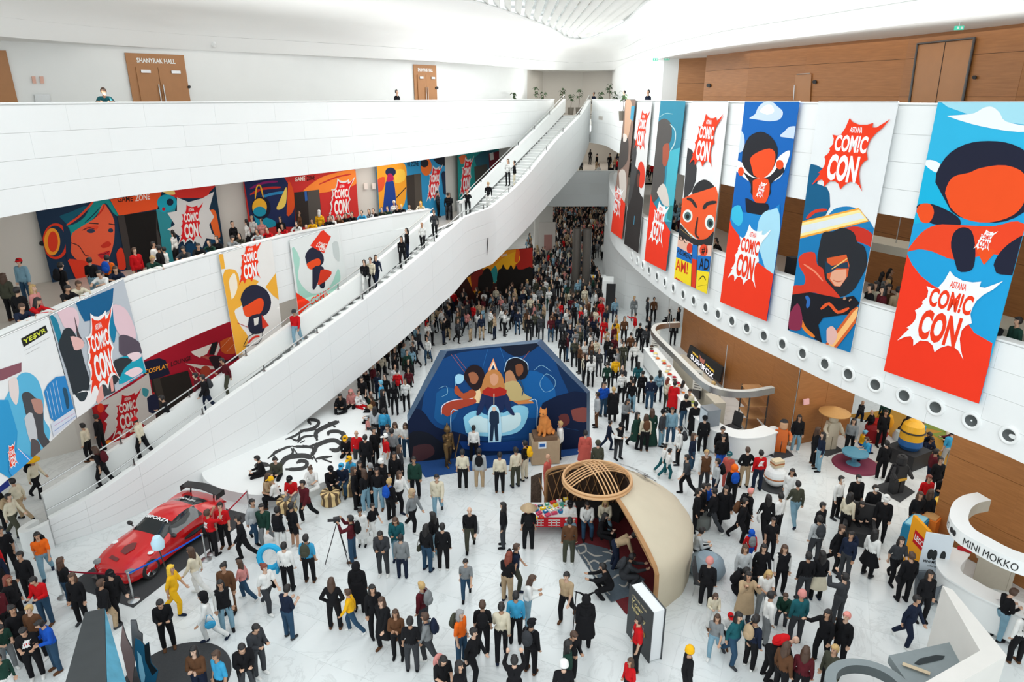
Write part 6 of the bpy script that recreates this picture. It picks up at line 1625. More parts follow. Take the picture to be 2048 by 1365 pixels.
pl, r = cutout('standee', 'blue and black figure-shaped standing cut-out on the round black mat', (275, 1400, 315, 1400), [(272, 1275), (282, 1280), (290, 1290), (298, 1284), (300, 1300), (304, 1325), (318, 1340), (310, 1375), (296, 1390), (284, 1370), (275, 1340), (270, 1300)], 0, ink('1A5A78'))
p = Print(pl, None, r); p.off = .035; p.px('10181E', [(290, 1290), (300, 1285), (303, 1325), (316, 1340), (306, 1350), (292, 1320)]); p.px('8FC4D8', [(276, 1300), (284, 1310), (292, 1350), (288, 1380), (280, 1345)]); p.done()
mc = at(350, 1365); mb = MB(); mb.lathe([(0, .02), (1.35, .02), (1.35, 0)], tuple(mc), 40, CARPETBLACK); tag(mb.build('round_mat'), 'round black mat at the bottom edge beside the cut-outs', 'mat')
# ---- toy figures, mats and play area on the right ----
def dmat(px, label, z=.012):
    mb = MB(); P = [at(x, y) for x, y in px]; mb.prism([(q.x, q.y) for q in P], 0, z, CARPETBLACK); tag(mb.build('display_mat'), label, 'mat')
dmat([(1526, 905), (1563, 890), (1588, 912), (1556, 921)], 'small black mat under the orange-suited toy figure'); dmat([(1628, 905), (1665, 888), (1688, 902), (1655, 914)], 'small black mat under the conical-hat toy figure')
dmat([(1743, 975), (1790, 958), (1830, 985), (1800, 1006)], 'large black mat under the dark toy figure'); dmat([(1683, 1075), (1730, 1062), (1752, 1078), (1712, 1096)], 'black mat under the black throne figure')
OR = mat('toy_orange', (.75, .16, .02), .4); YE = mat('toy_yellow', (.80, .42, .02), .4); BL = mat('toy_blue', (.02, .12, .35), .4)
def blocky(root, cols, s=1.0):   # figure of stacked toy bricks: legs, torso, arms, head
    bm_ = cols
    for x in (-1, 1): mb = MB(); mb.box((x*.13*s, 0, .3*s), (.22*s, .26*s, .6*s), 0, bm_[0]); ol(mb, 'leg', root)
    mb = MB(); mb.add([Vector((x*s, y*s, z*s)) for z, w in ((.6, .27), (1.2, .2)) for x, y in ((-w, -.15), (w, -.15), (w, .15), (-w, .15))], [(0, 1, 5, 4), (1, 2, 6, 5), (2, 3, 7, 6), (3, 0, 4, 7), (4, 5, 6, 7), (0, 3, 2, 1)], bm_[1]); ol(mb, 'torso', root)
    for x in (-1, 1): mb = MB(); mb.tube([(x*.25*s, 0, 1.12*s), (x*.36*s, -.05*s, .92*s), (x*.36*s, -.22*s, .75*s)], .075*s, 8, bm_[1]); ol(mb, 'arm', root); mb = MB(); mb.ell((x*.36*s, -.27*s, .72*s), (.07*s,)*3, 8, bm_[2]); ol(mb, 'hand', root)
    mb = MB(); mb.lathe([(0, 1.2*s), (.16*s, 1.22*s), (.18*s, 1.28*s), (.18*s, 1.5*s), (.15*s, 1.56*s), (.07*s, 1.56*s), (.07*s, 1.61*s), (0, 1.61*s)], (0, 0, 0), 16, bm_[2]); ol(mb, 'head', root)
q = at(1560, 903); r = thing('toy_figure', 'orange-suited brick toy figure on a mat by the counter end', 'statue', tuple(q), None, -.3); blocky(r, [OR, OR, mat('toy_skin', (.6, .35, .2), .5)], .88)
mb = MB(); mb.ell((0, .04, 1.34), (.17, .17, .14), 10, BLACK); ol(mb, 'hair', r)
q = at(1543, 893); r = thing('toy_figure', 'small white round-headed toy figure beside orange suit', 'statue', tuple(q)); mb = MB(); mb.ell((0, 0, .75), (.25, .25, .18), 14, WHITE); ol(mb, 'head', r); mb = MB(); mb.lathe([(0, .0), (.14, .02), (.10, .3), (.16, .58), (0, .6)], (0, 0, 0), 12, WHITE); ol(mb, 'body', r); mb = MB(); mb.ell((0, -.02, .78), (.16, .24, .1), 10, BLACK); ol(mb, 'visor', r)
q = at(1657, 897); r = thing('toy_figure', 'white toy brick figure under a wide tan conical hat', 'statue', tuple(q), None, .2); blocky(r, [mat('toy_cream', (.62, .55, .42), .5), mat('toy_cream', (.62, .55, .42), .5), mat('toy_cream', (.62, .55, .42), .5)], 1.05)
mb = MB(); mb.lathe([(.0, 1.95), (.1, 1.92), (.62, 1.70), (.62, 1.67), (0, 1.75)], (0, 0, 0), 28, mat('straw', (.55, .30, .10), .7)); ol(mb, 'hat', r)
q = at(1790, 985); r = thing('toy_figure', 'black and yellow brick toy figure on the large black mat', 'statue', tuple(q), None, .3); blocky(r, [BLACK, BLACK, BLACK], 1.0); mb = MB(); mb.box((0, -.14, .62), (.5, .06, .1), 0, YE); ol(mb, 'belt', r); mb = MB(); mb.box((0, .2, .75), (.55, .05, .9), 0, BLACK, rx=.2); ol(mb, 'cape', r)
q = at(1812, 925); r = thing('toy_figure', 'large rounded yellow and blue toy figure on a black base', 'statue', tuple(q)); mb = MB(); mb.lathe([(0, 1.95), (.2, 1.9), (.38, 1.72), (.44, 1.45), (.44, 1.1)], (0, 0, 0), 24, YE); ol(mb, 'upper_body', r); mb = MB(); mb.lathe([(.44, 1.1), (.45, .85), (.35, .68), (0, .65)], (0, 0, 0), 24, BL); ol(mb, 'lower_body', r); mb = MB(); mb.box((0, 0, .33), (1.2, 1.2, .66), .5, BLACK); ol(mb, 'base', r)
mb = MB(); mb.tube([(.445*math.cos(a), .445*math.sin(a), 1.45) for a in np.linspace(0, 6.283, 25)[:-1]], .035, 6, BLACK, closed=True); ol(mb, 'strap', r)
q = at(1711, 930); r = thing('round_plinth', 'round dark pink base with painted rim under the seated girl figures', 'platform', tuple(q)); mb = MB(); mb.lathe([(0, .06), (.86, .06), (.9, 0)], (0, 0, 0), 36, mat('base_pink', (.22, .03, .07), .6)); ol(mb, 'disc', r)
r = thing('toy_table', 'blue toy table between two seated girl figures', 'table', (q.x-.1, q.y, .06)); mb = MB(); mb.lathe([(0, .52), (.5, .52), (.5, .46), (0, .46)], (0, 0, 0), 20, mat('toy_teal', (.10, .30, .42), .5)).lathe([(.1, .46), (.1, .1), (.28, 0)], (0, 0, 0), 12, mat('toy_teal', (.10, .30, .42), .5)); ol(mb, 'table', r)
q = at(1548, 972); r = thing('ball_display', 'white spherical display with orange bands on round black mat', 'display', tuple(q)); mb = MB(); mb.lathe([(0, .03), (.62, .03), (.62, 0)], (0, 0, 0), 30, CARPETBLACK); ol(mb, 'mat', r); mb = MB(); mb.ell((0, 0, .44), (.42, .42, .42), 20, WHITE); ol(mb, 'ball', r)
mb = MB(); mb.tube([(.40*math.cos(a), .40*math.sin(a), .44) for a in np.linspace(0, 6.283, 25)[:-1]], .035, 6, ink('B06A40'), closed=True); ol(mb, 'band', r); mb = MB(); mb.box((0, 0, 1.0), (.42, .3, .26), .3, ink('D8C8A8')).box((0, 0, 1.0), (.43, .31, .06), .3, ink('B06A40')); ol(mb, 'box_top', r)
q = at(1712, 1080); r = thing('throne', 'black high-backed throne on black mat among the masked group', 'chair', tuple(q), None, -.4); 
mb = MB(); mb.box((0, 0, .25), (.9, .8, .5), 0, BLACK); ol(mb, 'seat', r); mb = MB(); mb.box((0, .38, .75), (.9, .12, .9), 0, BLACK, rx=-.08); ol(mb, 'backrest', r)
for s in (-1, 1): mb = MB(); mb.box((s*.43, -.02, .62), (.1, .75, .26), 0, BLACK); ol(mb, 'armrest', r)
# play carpet: coloured floor patches
pc = thing('play_carpet', 'yellow and green patchwork carpet of the play area at right', 'carpet', (17, 24, 0)); mb = MB(); mb.prism([(q.x, q.y) for q in [at(1738, 842), at(1790, 880), at(1850, 925), at(1885, 985), at(1925, 1008)]]+[(18, 19.4), (26, 21), (24, 31), (15.5, 29)], 0, .012, mat('carpet_yellow', (.45, .22, .02), .9, 0, .1, 5)); mb.build('base', pc)
mb = MB()
for P in ([(1820, 850), (1835, 842), (1900, 850), (1890, 865)], [(1862, 868), (1900, 862), (1945, 880), (1900, 890)], [(1900, 930), (1930, 925), (1950, 945), (1925, 950)], [(1893, 965), (1925, 955), (1945, 975), (1925, 1000), (1905, 985)]):
    hprint(mb, mat('carpet_green', (.20, .25, .03), .9, 0, .1, 5), P, .014)
mb.build('green_patch', pc)
wall('wall_play_area', [(14.9, 27.3), (15.2, 33), (26, 33.5)], 0, B2+.1, mat('play_wall', (.25, .22, .18), .8))
pp = [(1722, 868), (1760, 845), (1770, 860)]
for i, (x, y, c, s) in enumerate([(1752, 868, 'B02018', .9), (1768, 850, 'E8A020', .7), (1800, 880, 'C8D8D8', .6), (1850, 893, '2A4A8A', .5), (1745, 880, '8A1A20', .8)]):
    q = at(x, y); mb = MB(); mb.lathe([(0, 0), (.5*s, 0), (.55*s, .3*s), (.4*s, .7*s), (0, .85*s)], tuple(q), 16, ink(c)); tag(mb.build('beanbag', smooth=True), '%s soft beanbag in the play area behind the veneer wall' % ['red', 'amber', 'pale grey', 'blue', 'dark red'][i], 'beanbag')
# ---- far end of the hall ----
q0, q1 = Vector((-4.3, 45.6, 0)), Vector((1.45, 48.2, 0)); pl_ = Plane(q0, q1); po = thing('poster_wall', 'yellow and red printed photo wall behind the dense crowd', 'backdrop', tuple((q0+q1)/2))
Lw = (q1-q0).length; plate(pl_, [(0, 0), (Lw, 0), (Lw, 3.95), (0, 3.95)], .1, ink('3A1A14'), 'panel', po)
p = Print(pl_, None, po); p.q = [(0, 0), (Lw, 0), (Lw, 3.95), (0, 3.95)]; p.off = .104
p.dsl('''
@ 880 380 5.689
E8961E 300 1000 500 880 800 650 860 655 860 900 600 1060 400 1200
A8241A 860 655 1045 655 1045 920 850 900
S F0B020 600 900 700 780 860 700 900 800 760 900
S E05A18 860 660 900 700 880 820 840 800
S 2A8C8A 540 1000 620 860 650 960 620 1060
S 8A2A20 340 980 480 900 500 1050 360 1150
S 1A1614 430 1000 470 960 500 900 560 900 600 1040 560 1140 420 1140
S 14110F 640 1000 660 910 690 890 710 845 735 890 770 900 800 850 830 900 860 855 880 900 940 900 1045 890 1060 1200 640 1200
T F4F0E8 CINEMA 690 760 760 745 690 735
''')
p.done()
for x, y, nm in ((1150, 588, 'left of two dark columns at the far end of hall'), (1170, 590, 'right of two dark columns at the far end of hall')):
    q = at(x, y); mb = MB(); mb.lathe([(.3, 0), (.3, 5.0)], tuple(q), 20, mat('column_grey', (.13, .115, .10), .35, .3)); mb.tube([(q.x+.31, q.y-.05, .1), (q.x+.31, q.y-.05, 4.8)], .03, 4, STEEL); tag(mb.build('column', smooth=True), nm, 'column')
mb = MB(); mb.box((2.8, 60.5, 2.5), (1.6, .4, 5.0), .1, CREAM); struct(mb, 'wall_back_pier'); 
mb = MB(); q = at(1092, 560); pn = thing('white_panel_board', 'white display board with faint red print near the far columns', 'sign', (2.9, 58, 0)); mb.box((3.1, 60.1, 1.85), (1.5, .08, 3.7), .1, ink('D0C8C0')); mb.build('board', pn); mb = MB(); mb.box((3.2, 60.04, 1.9), (.7, .03, 1.4), .1, ink('B08078')); mb.build('printed_picture', pn)
kx = at(1216, 622); kk = thing('booth_cabinet', 'tall white and black booth cabinet against the white pier wall', 'cabinet', tuple(kx)); mb = MB(); mb.box((kx.x-.1, kx.y, 1.15), (.75, 1.4, 2.3), -.15, WHITE2); mb.build('body', kk); mb = MB(); mb.box((kx.x+.02, kx.y-.73, 1.1), (.62, .04, 2.1), -.15, CARB); mb.build('door', kk)
kx = at(1186, 588); mb = MB(); mb.box((kx.x, kx.y+1, .55), (2.2, .7, 1.1), 0, mat('desk_brown', (.14, .10, .08), .5)); mb.box((kx.x, kx.y+1, 1.12), (2.3, .8, .04), 0, WHITE2); tag(mb.build('reception_desk'), 'brown desk with white top near the pier wall far end', 'desk')
# armchair, table and things right of the yurt
q = at(1404, 1186); ch = thing('dark_chair', 'dark grey shell chair standing against the yurt canvas', 'chair', tuple(q), None, 1.2)
mb = MB(); mb.box((0, 0, .45), (.52, .52, .06), 0, CARPETBLACK); ol(mb, 'seat', ch); mb = MB(); mb.box((0, .28, .75), (.52, .05, .62), 0, CARPETBLACK, rx=-.2); ol(mb, 'backrest', ch)
for x in (-1, 1):
    for y in (-1, 1): mb = MB(); mb.tube([(x*.2, y*.2, .42), (x*.25, y*.25, 0)], .015, 5, STEEL); ol(mb, 'leg', ch)
q = at(1412, 1146); mb = MB(); mb.lathe([(0, .0), (.5, .02), (.58, .2), (.5, .48), (.3, .62), (0, .5)], tuple(q), 20, mat('beanbag_blue', (.28, .36, .42), .8)); tag(mb.build('beanbag', smooth=True), 'pale blue grey beanbag leaning against the yurt', 'beanbag')
q = at(1402, 1055); mb = MB(); mb.lathe([(0, .5), (.3, .5), (.32, .46), (.3, .05), (.0, 0)], tuple(q), 18, mat('pouf_grey', (.14, .15, .14), .8)); tag(mb.build('pouf', smooth=True), 'round grey pouf beside the yurt', 'stool')
# portholes: round air nozzles along the lower right slab edge
noz = MB(); prf = [(.17, .05), (.21, .07), (.26, .05), (.27, .0)]
nm = MB(); nm.lathe([(.27, 0), (.26, .06), (.20, .07), (.17, .03)], (0, 0, 0), 20, WHITE2); nme = nm.mesh('ring'); nm2 = MB(); nm2.lathe([(0, -.0), (.16, .012), (.17, .03)], (0, 0, 0), 20, mat('nozzle_dark', (.07, .08, .08), .5)); nme2 = nm2.mesh('bore'); 
for me_ in (nme, nme2): me_.polygons.foreach_set('use_smooth', [True]*len(me_.polygons))
NZ = [(2025, 854), (1948, 827), (1876, 801), (1814, 774), (1756, 752), (1702, 731), (1655, 711), (1610, 693), (1569, 676), (1532, 659), (1498, 643), (1468, 629), (1440, 615), (1415, 601), (1391, 589), (1370, 577), (1350, 567), (1333, 556), (1317, 546), (1301, 538), (1288, 530), (1277, 521), (1266, 512)]
for i, (x, y) in enumerate(NZ):
    q = hitcurve(RC, x, y)
    if not q: continue
    j = min(range(len(RC)), key=lambda k: (RC[k].x-q.x)**2+(RC[k].y-q.y)**2); a = RC[max(0, j-1)]; b = RC[min(len(RC)-1, j+1)]; t = (b-a).normalized(); n_v = Vector((-t.y, t.x, 0))
    M_ = n_v.to_track_quat('Z', 'Y').to_euler(); r = thing('air_nozzle', 'round white air nozzle in the lower right slab edge, %s from the right' % ['first', 'second', 'third', 'fourth', 'fifth', 'sixth', 'seventh', 'eighth', 'ninth', 'tenth', 'eleventh', 'twelfth', 'thirteenth', 'fourteenth', 'fifteenth', 'sixteenth', 'seventeenth', 'eighteenth', 'nineteenth', 'twentieth', 'twenty-first', 'twenty-second', 'twenty-third'][i], 'air nozzle', tuple(Vector((q.x, q.y, 5.45))+n_v*.03), 'air nozzles along the slab edge')
    r.rotation_euler = M_; 
    for me_, nn_ in ((nme, 'ring'), (nme2, 'bore')): o = bpy.data.objects.new(nn_, me_); C.objects.link(o); o.parent = r
# plants on the top gallery
LEAF = mat('leaf_green', (.03, .07, .02), .6, 0, .3, 5); POT = mat('pot_grey', (.18, .16, .13), .5)
def plant(px, py, hh, label, pot=True, z=Z3, n=12, seed=0):
    random.seed(seed); q = at(px, py, P3+.02); q = Vector((q.x*1.0, min(q.y, 60.5), z)); k = q.y/max(1, at(px, py, P3).y); 
    d = ray(px, 200); Y = {0: 58.5}.get(0) if pot is None else pot; q = Vector((d.x/d.y*Y, Y, z))
    r = thing('potted_plant', label, 'plant', tuple(q)); mb = MB(); mb.lathe([(0, 0), (.2, 0), (.26, .55), (.22, .55), (0, .5)], (0, 0, 0), 14, POT); ol(mb, 'pot', r)
    mb = MB(); mb.tube([(0, 0, .5), (.03, 0, hh*.6), (0, .03, hh*.9)], .02, 5, mat('stem_brown', (.12, .08, .05), .8)); ol(mb, 'stem', r)
    for i in range(n):
        a = random.uniform(0, 6.28); zz = random.uniform(.65, 1)*hh; L_ = random.uniform(.25, .45); mb = MB(); u = Vector((math.cos(a), math.sin(a), 0)); v = Vector((-u.y, u.x, 0))*.07
        p0 = Vector((0, 0, zz)); p1 = p0+u*L_*.5+Vector((0, 0, .12)); p2 = p0+u*L_+Vector((0, 0, -.05)); mb.add([p0, p1+v, p2, p1-v, p1+Vector((0, 0, .02))], [(0, 1, 4), (1, 2, 4), (2, 3, 4), (3, 0, 4)], LEAF); ol(mb, 'leaf', r)
for i, (x, hh, Y, nm) in enumerate([(1028, 1.55, 54, 'bushy potted plant leftmost on the top gallery'), (1071, 1.95, 57, 'thin tall potted plant left of the stair head'), (1087, 1.6, 57, 'round potted plant left of the stair head'), (1125, 1.9, 59, 'slender potted plant at the left side of stair head'), (1142, 1.5, 57.5, 'potted plant in grey pot at stair head, left of pair'), (1158, 1.8, 57.5, 'tall potted plant in grey pot at stair head, right of pair'), (1202, 1.6, 58, 'small potted plant right of the stair head'), (1218, 2.3, 56, 'tallest palm-like potted plant on the top gallery'), (1229, 1.6, 52, 'bushy potted plant beside the tallest palm'), (1247, 1.6, 43, 'small potted plant by the white pier on top gallery')]):
    plant(x, 190, hh, nm, Y, Z3, 16, i)
# loudspeaker and a few things on the right lower gallery
q = hitcurve(offset(RC, -.9), 1590, 500); 
if q:
    mb = MB(); mb.box((q.x, q.y, Z2+1.35), (.4, .35, .7), .3, BLACK); mb.tube([(q.x, q.y, Z2), (q.x, q.y, Z2+1.0)], .03, 6, BLACK); tag(mb.build('loudspeaker'), 'black loudspeaker on pole in the lower right gallery', 'speaker')
q = hitcurve(offset(RC, -2.4), 1795, 470)
if q:
    tb = thing('gallery_canopy', 'beige curved kiosk canopy inside the lower right gallery', 'canopy', (q.x, q.y, Z2+2.2)); mb = MB(); mb.box((q.x, q.y, Z2+2.55), (3.2, 1.2, .28), -1.1, KS); mb.build('band', tb); mb = MB(); mb.tube([(q.x, q.y, Z2+2.6), (q.x, q.y, B3)], .02, 4, STEEL); mb.build('hanger', tb)
q = hitcurve(offset(RC, -1.8), 2020, 640)
if q: mb = MB(); mb.box((q.x+.3, q.y, Z2+.55), (1.4, 1.6, 1.1), .5, KS); tag(mb.build('gallery_counter'), 'beige counter at the right edge of lower gallery', 'counter')
# ================= PEOPLE =================
CN = {'k': ('black', '17171a'), 'w': ('white', 'e6e6e3'), 'r': ('red', 'c4161c'), 'b': ('blue', '1a52b4'), 'n': ('navy', '1b2438'), 'g': ('dark green', '1e3d33'), 'e': ('grey', '7f8385'), 'd': ('dark grey', '3a3c40'), 'l': ('light grey', 'b4b8ba'), 't': ('beige', 'b39b7c'),
      'o': ('brown', '5e3f2a'), 'y': ('yellow', 'ecb21c'), 'a': ('orange', 'e8681c'), 'j': ('blue denim', '2e4a63'), 'i': ('pale denim', '7ea2b4'), 'p': ('pink', 'cf8a84'), 'm': ('maroon', '551a22'), 'q': ('teal', '1f5a62'), 'c': ('sky blue', '3c9cc8'), 'v': ('olive', '45463a'), 'u': ('cream', 'd6cdb6'), 's': ('salmon', 'c05a50')}
def cloth(c): return mat('cloth_'+CN[c][0].replace(' ', '_'), hexc(CN[c][1]), .9, 0, .22, 5, .2)
SKINS = [mat('skin_%d' % i, c, .6, 0, .05, 4, .3) for i, c in enumerate([(.62, .38, .26), (.55, .32, .21), (.48, .27, .17), (.68, .44, .32)])]
EYEM = mat('eye_dark', (.03, .02, .02), .4, 0, 0)
HC = {'k': ('black', mat('hair_black', (.012, .010, .010), .55, 0, .3, 20)), 'o': ('brown', mat('hair_brown', (.07, .035, .02), .55, 0, .3, 20)), 'y': ('blond', mat('hair_blond', (.5, .33, .13), .55, 0, .3, 20)), 'g': ('grey', mat('hair_grey', (.3, .3, .3), .6, 0, .3, 20)), 'r': ('auburn', mat('hair_auburn', (.2, .04, .02), .55, 0, .3, 20)), 'p': ('pink', mat('hair_pink', (.75, .28, .24), .55, 0, .3, 20)), 'c': ('light blue', mat('hair_light_blue', (.15, .45, .62), .55, 0, .3, 20)), 'Y': ('bright yellow', mat('hair_yellow', (.85, .5, .03), .55, 0, .3, 20))}
def headgeo(kind):
    mb = MB()
    if kind in 'sl':
        m = MB(); m.ell((0, .008, .022), (.098, .112, .122), 16)
        keep = [f for f in m.f if not (sum(m.v[i][1] for i in f)/4 < -.035 and sum(m.v[i][2] for i in f)/4 < .062) and not sum(m.v[i][2] for i in f)/4 < -.06]
        mb.add(m.v, keep); m2 = MB(); m2.ell((0, -.055, .095), (.072, .045, .03), 10); mb.add(m2.v, m2.f)
    if kind == 'l':
        m = MB(); m.ell((0, .06, -.13), (.105, .06, .22), 12); mb.add(m.v, m.f)
        for s in (-1, 1): m = MB(); m.ell((s*.085, .01, -.11), (.032, .055, .16), 8); mb.add(m.v, m.f)
    if kind == 'b':
        mb = headgeo('s'); m = MB(); m.ell((0, .125, .06), (.05, .055, .05), 8); mb.add(m.v, m.f)
    if kind == 'cap':
        mb.lathe([(0, .15), (.06, .142), (.098, .10), (.112, .04), (.113, .02)], (0, .005, 0), 18)
        mb.add([(-.08, -.09, .04), (-.06, -.19, .025), (0, -.205, .028), (.06, -.19, .025), (.08, -.09, .04), (0, -.1, .05)], [(0, 1, 5), (1, 2, 5), (2, 3, 5), (3, 4, 5)])
    if kind == 'beanie': mb.lathe([(0, .165), (.07, .15), (.105, .1), (.116, .03), (.118, .0), (.108, .0)], (0, .008, 0), 18)
    if kind == 'hood':
        m = MB(); m.ell((0, .025, .01), (.125, .135, .15), 16); mb.add(m.v, [f for f in m.f if not (sum(m.v[i][1] for i in f)/4 < -.06 and sum(m.v[i][2] for i in f)/4 < .09 and sum(m.v[i][2] for i in f)/4 > -.1)])
        m = MB(); m.ell((0, .05, -.13), (.16, .10, .07), 12); mb.add(m.v, m.f)
    if kind == 'cone': mb.lathe([(0, .24), (.10, .17), (.27, .03), (.27, .018), (.08, .06)], (0, 0, 0), 24)
    if kind == 'horns':
        mb = headgeo('hood')
        for s in (-1, 1): mb.tube([(s*.05, 0, .12), (s*.16, 0, .2), (s*.32, -.03, .22)], [.035, .025, .006], 6)
    mb.mats = []; return mb
HG = {}
for k in ('s', 'l', 'b', 'cap', 'beanie', 'hood', 'cone', 'horns'):
    g = headgeo(k); g.m = [0]*len(g.f); g.mats = [WHITE]; me = g.mesh({'s': 'hair', 'l': 'hair', 'b': 'hair'}.get(k, 'hat')); me.polygons.foreach_set('use_smooth', [True]*len(me.polygons)); HG[k] = me
def drape(pz, z0, z1, r0, r1, name):
    mb = MB(); n = 18; k = 6; vs = []
    for i in range(k+1):
        t = i/k; z = z0+(z1-z0)*t; r = r0+(r1-r0)*t
        for j in range(n):
            a = 2*math.pi*j/n; w = 1+.05*t*math.sin(a*6); vs.append((r*w*math.cos(a), r*.72*w*math.sin(a), z))
    mb.add(vs, [(i*n+j, i*n+(j+1) % n, (i+1)*n+(j+1) % n, (i+1)*n+j) for i in range(k) for j in range(n)]+[tuple(range(n))[::-1]], WHITE); me = mb.mesh(name); me.polygons.foreach_set('use_smooth', [True]*len(me.polygons)); return me
SKIRT = drape(0, .98, .48, .165, .30, 'skirt'); LONGSK = drape(0, 1.0, .06, .165, .33, 'long_skirt'); COAT = drape(0, 1.12, .42, .20, .29, 'coat_skirt')
# backpack and handbag meshes
def packmesh():
    mb = MB(); mb.ell((0, .0, 0), (.155, .10, .24), 12); mb.ell((0, .07, -.07), (.12, .06, .12), 10)
    for s in (-1, 1): mb.tube([(s*.09, -.07, .17), (s*.10, -.2, .16), (s*.11, -.24, .02), (s*.10, -.1, -.16)], .016, 5)
    mb.m = [0]*len(mb.f); mb.mats = [WHITE]; me = mb.mesh('backpack'); me.polygons.foreach_set('use_smooth', [True]*len(me.polygons)); return me
PACK = packmesh()
mb = MB(); mb.ell((0, 0, 0), (.05, .15, .13), 10); mb.tube([(0, -.12, .08), (0, -.04, .32), (0, .04, .32), (0, .12, .08)], .01, 5); mb.m = [0]*len(mb.f); mb.mats = [WHITE]; TOTE = mb.mesh('handbag')
m_ = MB(); m_.ell((0, -.075, -.005), (.07, .03, .085), 12, WHITE); MASK = m_.mesh('mask')
m_ = MB(); m_.add([((x-.5)*.26, 0, (y-.5)*.26) for x, y in BURST], tessellate_polygon([[Vector((x, y, 0)) for x, y in BURST]]), WHITE)
for x_ in (-.05, .0, .05): m_.box((x_, -.002, -.01), (.02, .002, .07), 0, ink('C4161C'))
CHEST = m_.mesh('chest_print')
def ob_(name, me, par, mats_):
    o = bpy.data.objects.new(name, me); C.objects.link(o); o.parent = par
    for i, m in enumerate(mats_):
        o.material_slots[i].link = 'OBJECT'; o.material_slots[i].material = m
    return o
PN = {'s': 'standing', 'p': 'looking at a phone', 'w': 'walking', 'v': 'walking', 'x': 'arms crossed', 'h': 'hands on hips', 'a': 'taking a photo', 'r': 'raising an arm', 'b': 'leaning on the parapet', 'k': 'bending over', 'S': 'sitting', 'G': 'sitting low', 'c': 'crouching'}
TN = {'t': 'T-shirt', 'h': 'top', 'j': 'jacket', 'c': 'long coat', 'v': 'vest'}
BNm = {'l': 'trousers', 's': 'shorts', 'k': 'skirt', 'g': 'long skirt'}
PEOPLE = []; BAGS = []
SPECS = []
def person(*a):
    SPECS.append(a)
